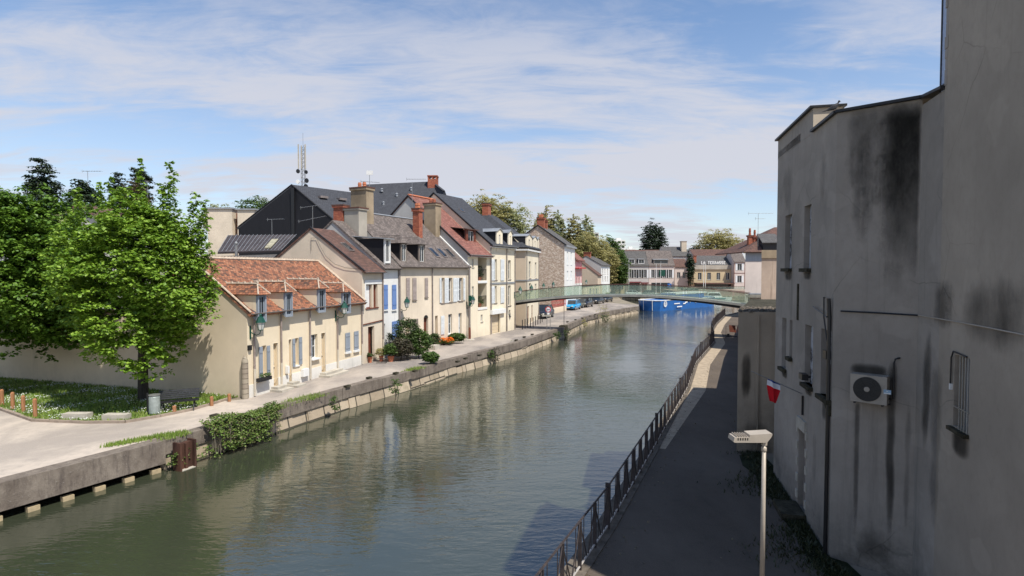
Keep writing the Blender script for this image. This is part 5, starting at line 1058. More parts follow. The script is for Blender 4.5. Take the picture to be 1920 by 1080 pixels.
def rightback():
    p=PY(1428,484,41); t=thing('weathered_house',(p.x,41,2.7),'brown weathered wall with a pale coping, right of the white gable above the terrace','house'); c=MB(); q=[(p.x,41,2.7),(p.x+8,41,2.7),(p.x+11,47,2.7),(p.x+3.1,47,2.7)]; c.prism(q,(0,0,p.z-2.7)); c.build('wall',M['brown'],t); c=MB(); zt=PY(1428,469,41).z; c.prism([(x-(.05 if i in(0,3) else 0),y-(.1 if i<2 else 0),p.z+.002) for i,(x,y,_) in enumerate(q)],(0,0,zt-p.z)); c.build('coping',M['chim'],t)
    Y=72; a=PY(1397.5,480,Y); b=PY(1432,480,Y); ze=PY(1397,471,Y).z
    t=thing('white_gable_house',(a.x,Y,0),'white house with brown tiled roof and twin brick chimneys beyond the footbridge right end','house')
    c=MB(); q=[(a.x,Y,0),(b.x+8,Y,0),(b.x+12,Y+9,0),(a.x+4.1,Y+9,0)]; c.prism(q,(0,0,ze-1.3)); c.build('wall',M['palestone'],t); c=MB(); c.prism([(x,y-.02,ze-1.29) for x,y,_ in q],(0,0,1.29)); c.build('upper_band',M['greyshut'],t)
    r0=PY(1395,474,Y-.6); r1=PY(1452,426,Y+4.5); c=MB(); c.slab([(r0.x,Y-.6,ze-.1),(b.x+9,Y-.6,ze-.1),(b.x+9,Y+4.5,r1.z),(r1.x,Y+4.5,r1.z)],.15); c.slab([(r0.x,Y-.6,ze-.1),(r1.x,Y+4.5,r1.z),(r0.x,Y+9.6,ze-.1)],.15); r=c.build('roof',M['browntile'],t)
    d0=PY(1431,470,Y-.3); d1=PY(1470,455,Y-.3); c=MB(); c.box(d0.x,d1.x,Y-.3,Y+3,d0.z,d1.z); o=c.build('dormer',M['iron'],t); c=MB(); q0=PY(1436,441,Y-.2); c.slab([(d0.x-.3,Y-.7,d1.z),(d1.x+.3,Y-.7,d1.z),(d1.x+.3,Y+3,q0.z+.4),(d0.x+.6,Y+3,q0.z+.4)],.1); c.build('dormer_roof',M['slatemid'],o)
    for px in (1406,1415): q=PY(px,444 if px<1410 else 447,Y+2.5); chimney(r,(q.x,q.y),(1,0,0),.28,.26,ze+.5,q.z,'brick',1,'brick',.1,.95)
rightback()
# ---------------------------------------------------------------- railing on the towpath
def railing():
    t=thing('railing',(4.9,19.06,0),'dark iron railing of flat posts and slanting braces along the water side of the towpath','railing')
    pts=densify(RQ[:10],.05); acc=0; last=Vector(pts[0]); nodes_=[last]
    for p in pts[1:]:
        p=Vector(p)
        if (p-nodes_[-1]).length>=1.0: nodes_.append(p)
    hr=MB(); br=MB(); nodes_=[n for n in nodes_ if n.y>3]
    T3=lambda p,z:Vector((p.x,p.y,z)); hi=[T3(p,1.03) for p in nodes_]; hr.tube(hi,.024,5); o=hr.build('top_rail',M['ironrail'],t)
    lr=MB(); lr.tube([T3(p,.10) for p in nodes_],.022,5); lr.build('bottom_rail',M['paleiron'],t)
    for i,p in enumerate(nodes_):
        if i>=100: break
        q=nodes_[min(i+1,len(nodes_)-1)]; o_=nodes_[max(i-1,0)]; u=(q-o_).normalized(); big=(i%7==3); c=MB(); n2=Vector((u.y,-u.x)); w_=.075 if not big else .11
        c.obox((p.x,p.y,0),(u.x,u.y,0),w_*.5,.018,1.03 if not big else 1.12,.0); c.build('post',M['ironrail'],t)
        if i<len(nodes_)-1 and p.y<60:
            d=(q-p); a=T3(p,1.0); m_=p+d*.5; c=MB(); c.tube([a,T3(p+d*.46,.10)],.016,4); c.tube([T3(q,1.0),T3(q-d*.46,.10)],.016,4); c.tube([T3(p+d*.25,.10),T3(p+d*.25,1.0)],.009,4);c.tube([T3(p+d*.75,.10),T3(p+d*.75,1.0)],.009,4)
            br_=c
            if i<95: c.build('brace',M['ironrail'],t)
railing()
# posts/gate at the far end of the towpath
def gates():
    p=G(1361,634); q=G(1388,634); t=thing('barrier_gate',(p.x,p.y,0),'low frame barrier with dark panels across the sunny towpath','barrier')
    c=MB(); c.tube([(p.x,p.y,0),(p.x,p.y,1.1),(q.x,q.y,1.1),(q.x,q.y,0)],.035,6); c.tube([(p.x,p.y,.15),(q.x,q.y,.15)],.03,6); c.build('frame',M['ironrail'],t)
    w_=q.x-p.x; c=MB(); c.prism([(p.x+w_*.26,p.y-.03,.55),(p.x+w_*.72,p.y-.03,.5),(p.x+w_*.62,p.y-.03,1.15),(p.x+w_*.2,p.y-.03,1.18)],(0,.05,0)); c.build('panel',M['brownwood'],t)
    c=MB(); c.box(p.x+w_*.8,p.x+w_*1.02,p.y-.03,p.y+.02,.55,1.05); c.build('panel',M['brownwood'],t)
    c=MB(); c.box(p.x+w_*.08,p.x+w_*.24,p.y-.05,p.y+.02,.15,.4); c.build('notice_plate',M['iron'],t)
gates()
# ---------------------------------------------------------------- modern street lamp on the towpath
M['litter']=leafmat('dry_litter',[(.12,.09,.05),(.22,.17,.10),(.09,.08,.04)],.1)
def ledlamp():
    Y=8.5; x=(1437-960)/FPX*Y; t=thing('street_lamp',(x,Y,0),'slim beige street lamp with a flat head in the foreground','street lamp')
    zt=PY(1440,832,Y).z; b=Vector((x,Y,0)); c=MB(); c.tube([b,b+Vector((0,0,1.2))],.05,12,.045); c.tube([b+Vector((0,0,1.2)),b+Vector((0,0,zt))],.038,12,.030); c.lathe(b+Vector((0,0,zt-.12)),[(.033,0),(.040,.01),(.040,.06),(.033,.07)],12); c.build('pole',M['lampgrey'],t,smooth=True)
    h=zt; c=MB(); X=lambda dx,dz,dy:Vector((x+dx,Y+dy,h+dz))
    prof=[(-.03,-.02),(.032,-.02),(.036,.04),(.06,.14),(.03,.14),(-.035,.06)]
    c.prism([X(a,b_,-.035) for a,b_ in prof],(0,.07,0)); c.build('neck',M['lampgrey'],t)
    prof=[(.072,.188),(.076,.166),(.055,.125),(.0,.055),(-.03,.048),(-.49,.050),(-.512,.062),(-.495,.128),(-.27,.133),(-.265,.168)]
    c=MB(); c.prism([X(a,b_,-.11) for a,b_ in prof],(0,.22,0)); c.build('head',M['lampgrey'],t)
    c=MB()
    for i in range(5): c.prism([X(-.46+i*.038,.128,-.1),X(-.452+i*.038,.128,-.1),X(-.452+i*.038,.152,-.1),X(-.46+i*.038,.152,-.1)],(0,.2,0))
    c.build('cooling_fins',M['lampgrey'],t)
    c=MB(); 
    for i in range(5): c.prism([X(-.45+i*.036,.085,-.1105),X(-.435+i*.036,.085,-.1105),X(-.435+i*.036,.122,-.1105),X(-.45+i*.036,.122,-.1105)],(0,-.003,0)); c.build('fin_slots',M['black'],t)
    c=MB(); c.prism([X(-.42,.049,-.08),X(-.1,.047,-.08),X(-.1,.047,.08),X(-.42,.049,.08)],(0,0,-.004)); c.build('lens',M['frost'],t)
    c=MB(); c.lathe(X(-.05,-.0,0),[(.008,0),(.02,.015),(.008,.03)],6); c.build('sensor',M['black'],t)
ledlamp()
lm=MB(); rl=np.random.default_rng(8); Pl=[]
for i in range(900):
    y=rl.uniform(9,40); e=1 if rl.random()<.6 else 0
    xr=6.9+(y-11.7)*.235 if y<18.5 else (7.9+(y-18.7)*.46); xl=.6+(y-9.9)*.45
    x=(xr-abs(rl.normal(0,.35))-.05) if e else (xl+abs(rl.normal(0,.5))+.35)
    if rl.random()<.15: x=rl.uniform(xl+.4,xr)
    Pl.append((x,y,.02))
leaves(lm,np.array(Pl),np.tile([0,0,1.0],(len(Pl),1)),.05,rl); tag(lm.build('leaf_litter',M['litter'],uv=False),'dry leaves and grit along the towpath edges','leaf litter',kind='stuff')
# ---------------------------------------------------------------- footbridge
def bridge():
    a=Vector((-.6,60.1,0)); b=Vector((21.45,50.35,0)); L=(b-a).length; u=(b-a).normalized(); n=Vector((u.y,-u.x,0)); t=thing('footbridge',(a+b)/2,'slender arched footbridge with green tinted glass sides over the canal','footbridge')
    zf=lambda q:2.62*(1-q)*(1-2*q)+4*3.72*q*(1-q)+3.02*q*(2*q-1)
    N=40; P=lambda q,w_,dz:(lambda p:Vector((p.x,p.y,zf(q)+dz)))(a+u*L*q+n*w_)
    def sweep(mb,w0,w1,z0,z1,zv=None):
        for i in range(N):
            q0,q1=i/N,(i+1)/N; k0=z0 if zv is None else zv(q0); k1=z0 if zv is None else zv(q1)
            A_=[P(q0,w0,k0),P(q0,w1,k0),P(q0,w1,z1),P(q0,w0,z1)]; B=[P(q1,w0,k1),P(q1,w1,k1),P(q1,w1,z1),P(q1,w0,z1)]
            for j in range(4): mb.poly([A_[j],B[j],B[(j+1)%4],A_[(j+1)%4]])
            if i==0: mb.poly(A_)
            if i==N-1: mb.poly(B[::-1])
    c=MB(); sweep(c,-1.2,1.2,-.16,-.0); c.build('deck',M['bridgedeck'],t)
    c=MB(); sweep(c,-.95,.95,-.42,-.162,lambda q:-.22-.36*(4*(q-.5)**2)**.6*.6); c.build('girder',M['iron'],t)
    for w_ in (-1.15,1.15):
        c=MB(); sweep(c,w_-.03,w_+.03,.98,1.03); c.build('handrail',M['brownsteel'],t)
        m=17
        for i in range(m):
            q0=(i+.02)/m; q1=(i+.98)/m; c=MB(); A_=[P(q0,w_-.006,.05),P(q1,w_-.006,.05),P(q1,w_-.006,.97),P(q0,w_-.006,.97)]; c.prism(A_,n*.012); c.build('glass_panel',M['bridgeglass'],t)
        c=MB(); sweep(c,w_-.04,w_+.04,.002,.05); c.build('glass_shoe',M['zinc'],t)
    # slim rod and stone block where the bridge meets the quay
    g0=G(1057.5,612); t2=thing('stone_block',(g0.x,g0.y,0),'dark stone block with a thin rod on the quay under the footbridge','quay block'); c=MB(); c.obox(g0-Vector((.1,.3,0)),(.35,.93,0),.35,.5,1.35,-1.2); c.build('block',M['ledge'],t2); c=MB(); c.tube([(g0.x,g0.y,.1),(g0.x,g0.y,3.0)],.03,6); c.build('rod',M['ironrail'],t2)
M['darkblade']=leafmat('dark_moss_blades',[(.03,.035,.015),(.045,.055,.02),(.06,.06,.03)],.1)
M['ledgegreen']=simple('damp_moss',(.022,.028,.013),.95,0,.1,.5,3,.8,(.05,.045,.03),.6)
M['bridgedeck']=simple('grey_bridge_edge',(.34,.33,.29),.7,0,.3,.1,2,.1,(.12,.11,.1),.5)
M['brownsteel']=simple('brown_handrail',(.10,.045,.035),.5,.2,.4)
bridge()
vr=np.random.default_rng(14); vb=MB()
for i in range(4200):
    y=vr.uniform(9.2,18.6); xr=6.75+(y-11.73)*.2274 if y>11.73 else 6.75; x=xr-abs(vr.normal(0,.42+.25*math.sin(y*1.7)))-.02; an=vr.uniform(0,6.28); hh=vr.uniform(.03,.12)
    vb.poly([(x-math.cos(an)*.018,y-math.sin(an)*.018,.008),(x+math.cos(an)*.018,y+math.sin(an)*.018,.008),(x+vr.normal(0,.04),y+vr.normal(0,.04),.02+hh)])
tag(vb.build('verge_weeds',M['darkblade'],uv=False),'dark moss and weeds at the foot of the stained house','weeds',kind='stuff')
vg=MB(); vg.poly([(7.5,18.3,.009),(8.3,18.5,.009),(8.1,16.6,.009),(7.0,11.7,.009),(6.9,9,.009),(6.25,9.2,.009),(6.4,10.3,.009),(6.2,11.5,.009),(6.5,12.6,.009),(6.65,13.6,.009),(6.95,14.4,.009),(6.9,15.4,.009),(7.25,16.5,.009),(7.2,17.3,.009)]); tag(vg.build('mossy_verge',M['ledgegreen']),'dark mossy verge at the foot of the stained house','verge',kind='structure')
# ---------------------------------------------------------------- green wall lanterns (one built, the rest copied)
def lantern_proto():
    t=thing('wall_lantern',(0,0,0),'x','street lamp'); c=MB()
    c.tube([(0,-.02,0),(0,.16,-.10),(0,.36,-.16),(0,.55,-.08),(0,.60,.10)],.022,7); c.tube([(0,.02,-.30),(0,.14,-.28),(0,.24,-.16)],.014,6); c.box(-.04,.04,-.03,.02,-.36,.28); c.build('bracket',M['green'],t)
    c=MB(); c.lathe((0,.60,.10),[(.11,0),(.19,.36)],6); c.build('glass_body',M['frost'],t)
    c=MB(); 
    for k in range(6): q=k*math.pi/3; c.tube([(.112*math.cos(q),.6+.112*math.sin(q),.10),(.195*math.cos(q),.6+.195*math.sin(q),.46)],.012,4)
    c.lathe((0,.6,.07),[(.06,0),(.125,.02),(.125,.05)],6); c.build('cage',M['green'],t)
    c=MB(); c.lathe((0,.60,.455),[(.235,0),(.22,.03),(.12,.26),(.05,.30),(.05,.33),(.08,.35),(.02,.42)],6); c.build('cap',M['green'],t); return t
LP=lantern_proto(); allp=[]
def lantern(fr,px,py,label,off=.6,sc=1.0):
    s,z=fr.at(px,py,off); base=fr.P(s,0.02,z-.42); rz=math.atan2(fr.n.y,fr.n.x)-math.pi/2
    o=place(LP,base,rz,label,'green lanterns on brackets along the street'); o.scale=(sc,)*3; return o
lantern(f1,488,606,'green lantern on the near corner of the cottage, largest of the row')
lantern(f1,645,578,'green lantern on the far half of the cottage, above the closed grey shutters')
lantern(f4,762.5,568,'green lantern on the beige house, above the big shrubs')
lantern(Fr(E_,F_),886,563,'green lantern at the downpipe left of the lower loggia')
lantern(f6,969.5,545,'green lantern on the tan wall, just behind the left end of the footbridge rail',.3)
lantern(f6,994.5,541,'green lantern between two narrow windows of the ivory house behind the footbridge',.5)
lantern(f6,1014.5,537,'green lantern at the far edge of the ivory house behind the footbridge',.3)
lantern(f7,1033,534,'small dark lantern in front of the rubble stone gable',-3.2 if False else .3)
lantern(Fr(G(1091,579.3),G(1127,568.5)),1095.5,529,'small pale lantern on the cream wall below the beige gable',.3)
# the black service pole beside the flats
fr5=Fr(E_,F_); s,z=fr5.at(877,640); bp=fr5.P(-.25,.35,0)
t=thing('service_pole',bp,'slim grey pole with small boxes in front of the joint of the two houses','pole'); c=MB(); c.tube([bp,bp+Vector((-.02,0,6.6))],.07,8,.05); c.build('pole',M['gutter'],t); c=MB(); c.lathe(bp,[(.12,0),(.11,.9),(.08,1.1)],8); c.build('pole_sleeve',M['brownwood'],t); c=MB(); c.obox(bp+Vector((.05,-.06,0)),fr5.u,.1,.12,.5,3.4); c.obox(bp+Vector((.05,-.06,0)),fr5.u,.08,.1,.3,3.0); c.build('junction_box',M['green'],t)
c=MB(); c.lathe(bp+Vector((0,0,0)),[(.45,0),(.42,.07),(.3,.08)],12); c.build('pole_base',M['concpale'],t)
# ---------------------------------------------------------------- signs and bollards
def sign():
    p=G(1025.5,621); q=G(1031.5,620); t=thing('road_sign',(p.x,p.y,0),'round red rimmed traffic sign with a small plate, on two pale posts by the quay','road sign')
    c=MB(); c.tube([p,p+Vector((0,0,2.5))],.03,7); c.build('post',M['galv'],t); c=MB(); c.tube([q,q+Vector((0,0,2.35))],.03,7); c.build('post',M['galv'],t)
    m=(p+q)/2+Vector((-.05,-.06,0)); z=PY(1029.5,580.5,p.y).z; r=.30
    def disc(r,y,mat,name,par,sx=1):
        c=MB(); c.prism([(m.x+r*math.cos(k),m.y-y,z+r*math.sin(k)) for k in np.linspace(0,2*math.pi,28,endpoint=False)],(0,-.012,0)); return c.build(name,M[mat],par)
    disc(r,.0,'signred','sign_disc',t); o=disc(r*.74,.014,'clothwhite','sign_face',t)
    c=MB()
    for dx in (-.1,.09): c.box(m.x+dx-.075,m.x+dx+.075,m.y-.034,m.y-.028,z-.06,z+.01); c.box(m.x+dx-.045,m.x+dx+.045,m.y-.034,m.y-.028,z+.01,z+.05)
    c.build('car_symbols',M['iron'],o)
    z2=z-.42; c=MB(); c.box(m.x-.14,m.x+.14,m.y-.02,m.y,z2-.1,z2+.1); c.build('lower_plate',M['whitewood'],t); z3=PY(1020,592,p.y).z
    c=MB(); c.box(m.x-.62,m.x+.3,m.y-.0,m.y+.02,z3-.09,z3+.07); c.build('long_plate',M['concpale'],t)
sign()
def bollards():
    t0=thing('bollard',(0,0,0),'x','bollard'); c=MB(); c.lathe((0,0,0),[(.045,0),(.045,.9),(.03,.93)],10); c.build('shaft',M['iron'],t0); c=MB(); c.lathe((0,0,.93),[(.03,0),(.055,.03),(.04,.09),(.01,.1)],10); c.build('knob',M['iron'],t0)
    px=[(979.5,618),(984.5,616.5),(989.5,615),(994.5,614),(999.5,613),(1004,610.5),(1008.5,608.5),(1013,606.5),(1016.5,604)]
    nm=['nearest','second','third','fourth','fifth','sixth','seventh','eighth','last']
    for (x,y),n_ in zip(px,nm): place(t0,G(x,y),0,f'thin black bollard, {n_} of the row by the tan wall counted from the camera','black bollards before the parked car')
bollards()
def woodposts():
    t0=thing('wooden_post',(0,0,0),'x','post'); c=MB(); c.lathe((0,0,-.1),[(.075,0),(.075,.92),(.06,.95)],9); c.build('shaft',M['wood'],t0); c=MB(); c.lathe((0,0,.85),[(.05,0),(.04,.03)],9); c.build('top',M['wood'],t0)
    L=[(4,762,.75,'leftmost tall wooden post at the lawn edge'),(24,768,.75,'second tall wooden post from the left at the lawn edge'),(44,775,.75,'third tall wooden post from the left at the lawn edge'),(66,784,.80,'fourth tall wooden post, right end of the left row'),(327,776,.34,'short wooden post beside the bench'),(397,761,.42,'short wooden post midway between bench and cottage'),(430,753,.36,'short wooden post nearest to the cottage corner')]
    for x,y,h,l in L: o=place(t0,G(x,y),0,l,'wooden posts round the lawn'); o.scale=(1,1,h/.85)
woodposts()
def blocks():
    for (a,b,y,h,l) in ((113,160,790,20,'left of the two pale stone blocks on the lawn edge'),(188,233,792,20,'right of the two pale stone blocks on the lawn edge')):
        p=G(a,y); q=G(b,y); t=MB(); t.obox((p+q)/2+Vector((0,.25,0)),(q-p),.18,(q-p).length/2,.28,.0); tag(t.build('stone_block',M['concpale'],loc=((p+q)/2)),l,'stone block','pale stone blocks on the lawn edge')
blocks()
def binbench():
    p=G(290,779); t=thing('litter_bin',p,'grey metal litter bin on the lawn beside the bench','litter bin'); c=MB(); c.lathe(p+Vector((0,0,.08)),[(.19,0),(.21,.05),(.21,.72),(.17,.76)],16); c.build('drum',M['galvpale'],t); c=MB(); c.lathe(p+Vector((0,0,.84)),[(.20,0),(.22,.02),(.22,.05),(.05,.08)],16); c.build('lid',M['galv'],t)
    c=MB(); c.box(p.x-.30,p.x-.25,p.y-.03,p.y+.03,-.02,.95); c.box(p.x-.25,p.x-.19,p.y-.02,p.y+.02,.3,.34); c.build('post',M['iron'],t)
    p=G(336,768); t=thing('park_bench',p,'black slatted park bench on the lawn under the round tree','bench'); rz=.42; u=Vector((math.cos(rz),math.sin(rz),0)); n=Vector((u.y,-u.x,0)) ; L=.78
    def bar(d0,z0,d1,z1,th,name,parent=t):
        c=MB(); q=[p+n*d0+Vector((0,0,z0)),p+n*d1+Vector((0,0,z1))]; c.prism([q[0]-u*L,q[0]+u*L,q[1]+u*L,q[1]-u*L],Vector((0,0,th))); return c
    c=MB()
    for i in range(5): d=.02+.09*i; c.prism([p+n*d-u*L+Vector((0,0,.42)),p+n*d+u*L+Vector((0,0,.42)),p+n*(d+.075)+u*L+Vector((0,0,.43)),p+n*(d+.075)-u*L+Vector((0,0,.43))],(0,0,.03))
    c.build('seat',M['iron'],t); c=MB()
    for i in range(5): z=.50+.075*i; d=-.04-.035*i; c.prism([p+n*d-u*L+Vector((0,0,z)),p+n*d+u*L+Vector((0,0,z)),p+n*(d-.02)+u*L+Vector((0,0,z+.06)),p+n*(d-.02)-u*L+Vector((0,0,z+.06))],n*.03)
    c.build('backrest',M['iron'],t)
    for s in (-.6,.6):
        for (d0,d1) in ((.25,.5),(.1,-.2)): c=MB(); c.tube([p+u*s+n*d0+Vector((0,0,.42)),p+u*s+n*(d0+d1)/2+Vector((0,0,.25)),p+u*s+n*d1+Vector((0,0,.02))],.025,5); c.build('leg',M['iron'],t)
    
M['galvpale']=simple('weathered_bin_steel',(.36,.40,.38),.5,.3,.5,.15,5,.1,(.2,.24,.2),.5)
binbench()
# ---------------------------------------------------------------- plants in the street
def bush(name,label,cat,base,r,mat,n,per,size,rad,seed,group=None,pot=None,stem=False):
    rng=np.random.default_rng(seed); t=thing(name,base,label,cat,group); mb=MB(); z0=.35 if pot else .1
    n=int(n*3.6); per=int(per*1.2); P,d=ell_pts(n,(base[0],base[1],base[2]+z0+r[2]),r,rng,.45,-.9); clumps(mb,P,rad,per,size,rng,.8); mb.build('foliage',M[mat],t,uv=False)
    if pot: c=MB(); pr=pot; c.lathe(base,[(pr*.7,0),(pr,.33),(pr*1.1,.34),(pr*1.1,.39),(pr*.9,.39)],12); c.build('pot',M['terracotta'],t)
    if stem: c=MB(); c.tube([Vector(base),Vector(base)+Vector((.05,0,r[2]))],.04,6,.02); c.build('stem',M['bark'],t)
    return t
P_=lambda px,py:tuple(G(px,py))
bush('tall_shrub','tall olive green shrub, highest of the clump before the beige house','shrub',P_(763,672),(.95,.7,1.35),'shrub',110,16,.10,.30,1,stem=True)
bush('brown_shrub','brownish leafed shrub at the left foot of the clump','shrub',P_(752,676),(.75,.6,.72),'purple',70,16,.09,.26,2,stem=True)
bush('green_shrub','fresh green shrub at the right of the clump with pots at its foot','shrub',P_(785,672),(.85,.6,.95),'midgreen',90,16,.10,.28,3,stem=True)
bush('dark_shrub','slim dark conifer like shrub against the blue shutter','shrub',P_(731,672),(.22,.2,.85),'dark',30,14,.07,.2,4,stem=True)
bush('potted_plant','bushy plant in a terracotta pot, right of the metal frame planter','potted plant',P_(733,678),(.5,.42,.42),'midgreen',45,14,.08,.2,5,'potted plants before the houses',.22)
bush('potted_plant','yellowish plant in the low metal frame stand by the brown door','potted plant',P_(715,678),(.36,.3,.26),'olive',24,12,.07,.17,6,'potted plants before the houses',.15)
bush('potted_plant','low plant trough at the foot of the narrow house','potted plant',P_(694,680),(.35,.2,.14),'shrub',14,12,.06,.14,7,'potted plants before the houses',.14)
bush('rose_shrub','green shrub in a stone trough at the arched door','shrub',P_(815,652),(.45,.4,.5),'shrub',40,14,.09,.2,8)
bush('iris_leaves','upright fresh green leaves right of the orange flowers','plant',P_(857,644),(.7,.35,.38),'midgreen',50,14,.11,.18,9)
bush('leafy_plant','broad leaved plant on the quay edge across the street from the shrubs','plant',P_(808,683),(.52,.42,.33),'midgreen',42,12,.14,.18,10)
t=thing('orange_flowers',P_(838,646),'bed of bright orange flowers before the beige house','flowers'); rr=np.random.default_rng(21); mb=MB(); b0=G(838,646); P=np.stack([b0.x+rr.uniform(-.5,.5,110),b0.y+rr.uniform(-.7,.7,110),rr.uniform(.2,.6,110)],1); clumps(mb,P,.12,7,.09,rr); mb.build('petals',M['orange'],t,uv=False); mb=MB(); P[:,2]*=.55; clumps(mb,P,.2,8,.1,rr); mb.build('foliage',M['midgreen'],t,uv=False)
p=G(815,655); c=MB(); c.obox(p,(.4,.9,0),.25,.35,.34,0.0); t=tag(c.build('stone_trough',M['concpale'],loc=p),'grey stone trough on a pale slab below the green shrub','trough')
p=G(716,681); t=thing('plant_stand',p,'low black metal frame stand under the yellowish plant','plant stand'); c=MB(); 
for sx in (-.3,.3):
    for sy in (-.15,.15): c.tube([(p.x+sx,p.y+sy,0),(p.x+sx,p.y+sy,.3)],.012,4)
for sy in (-.15,.15): c.tube([(p.x-.3,p.y+sy,.3),(p.x+.3,p.y+sy,.3)],.012,4); c.tube([(p.x-.3,p.y+sy,.03),(p.x+.3,p.y+sy,.03)],.012,4)
c.build('frame',M['iron'],t)
# flower box at the cottage window
s,z=f1.at(496,709,.25); t=thing('flower_box',f1.P(s,.25,z),'small dark flower box hanging under the near cottage window','flower box'); c=MB(); c.fbox(f1,s-.42,s+.42,.12,.34,z-.12,z+.05); c.build('box',M['iron'],t); mb=MB(); rr=np.random.default_rng(4); P=np.array([list(f1.P(s+rr.uniform(-.4,.4),.24,z+rr.uniform(.06,.2))) for _ in range(26)]); clumps(mb,P,.12,12,.055,rr); mb.build('foliage',M['midgreen'],t,uv=False)
# ivy over the quay wall and plants rooted in its joints
def quayplants():
    rr=np.random.default_rng(31); a=G(388,806); b=G(520,770); u=(b-a).normalized(); n=Vector((u.y,-u.x,0)); L=(b-a).length
    t=thing('ivy_hedge',(a+b)/2,'thick ivy hanging over the quay wall down to the water','ivy'); P=[];
    for i in range(520):
        s=rr.random()**.95*L; q=rr.random(); z=.26-1.3*q; d=.18+.24*math.sin(min(1,q*1.6)*math.pi*.5)+rr.normal(0,.05); end=min(1,(L-s)/1.2)
        if z<-.15-.75*end and rr.random()<.85: continue
        if z<-1.03 or (z<-.2 and math.sin(s*5.1)+math.sin(s*2.3+1)>.9 and rr.random()<.8): continue
        P.append((*(a+u*s+n*d*min(1,.5+end)).xy,z))
    for i in range(240): s=rr.random()*L; P.append((*(a+u*s+n*rr.uniform(-.35,.3)).xy,rr.uniform(.08,.26+.12*math.sin(s*2.3))))
    for i in range(40): P.append((*(a-u*rr.uniform(0,1.6)+n*rr.uniform(.2,.35)).xy,rr.uniform(-.95,-.35)))
    mb=MB(); clumps(mb,np.array(P),.17,14,.075,rr,.9); mb.build('foliage',M['ivy'],t,uv=False)
    c=MB()
    for i in range(90): s=rr.random()*L*.95; p=a+u*s+n*rr.uniform(.2,.42); c.tube([(p.x,p.y,.1),(p.x+rr.normal(0,.05),p.y+rr.normal(0,.05),rr.uniform(-1.0,-.5))],.008,4)
    c.build('stems',M['twig'],t)
    sp=[(742,738,.42,.35,.45,'midgreen','small leafy plant growing from the quay joint opposite the cottage end'),(628,770,.28,.25,.45,'midgreen','thin trailing plant on the quay stones right of the ivy'),(929,672,.55,.45,.62,'purple','brownish bush rooted in the quay wall, left of two'),(921,674,.35,.35,.4,'midgreen','green leafy tuft next to the brownish quay bush'),(966,655,.5,.4,.55,'midgreen','light green plant rooted in the quay wall right of the brownish bush'),(1044,636,.5,.3,.45,'midgreen','small plant at the quay wall just before the dark stone block'),(1063,632,.5,.5,.6,'shrub','dark weedy plant beside the dark stone block'),(1095,612,.55,.55,.7,'olive','pale weedy plant on the quay wall beyond the stone block'),(1130,600,1.1,.9,1.25,'olive','round bush with fine pale twigs growing from the quay beyond the footbridge'),(1135,603,.8,.6,.6,'shrub','dark low growth under the round twiggy bush'),(806,699,.2,.2,.2,'purple','tiny dried plant on the quay stones')]
    for px,py,rx,ry,rz_,m_,l in sp:
        g=G(px,py,-.7); k=max(10,int(36*rx*2)); r2=np.random.default_rng(int(px)); t=thing('wall_plant',g,l,'plant'); mb=MB(); zc=-.35 if rz_<1 else .35; P,_=ell_pts(k,(g.x,g.y,zc),(rx*.8,ry*.8,rz_),r2,.3,-.95); clumps(mb,P,.16*max(1,rx),12,.085 if rz_<1 else .07,r2,.9); mb.build('foliage',M[m_],t,uv=False)
        c=MB(); 
        for i in range(7 if rz_<1 else 26): c.tube([(g.x,g.y,-.9),(g.x+r2.normal(0,rx*.5),g.y+r2.normal(0,ry*.5),zc+r2.uniform(0,rz_*1.1))],.01,4,.004)
        c.build('stems',M['twig'],t)
quayplants()
# dark blocks standing in for shadowed slots in the coping
def slot_blocks():
    pts=[(402,784),(651,728),(692,712),(742,703),(778,699),(858,681),(873,675),(899,669),(968,640),(983,634),(998,629),(1064,605),(1079,601),(1092,598),(1106,594),(1116,591)]
    t0=MB(); t0.prism([(-.16,-.10,0),(.16,-.10,0),(.16,.10,0),(-.16,.10,0)],(0,0,.10)); o0=t0.build('mooring_stone',M['ledge']); del o0['_w']
    for i,(x,y) in enumerate(pts):
        o=o0 if i==0 else o0.copy()
        if i: COL.objects.link(o)
        o.location=G(x,y)+Vector((0,0,.06)); o.rotation_euler=(0,0,1.1)
        tag(o,f'small dark mooring stone on the quay coping, {["first","second","third","fourth","fifth","sixth","seventh","eighth","ninth","tenth","eleventh","twelfth","thirteenth","fourteenth","fifteenth","last"][i]} counted from the camera','mooring stone','mooring stones on the coping')
slot_blocks()
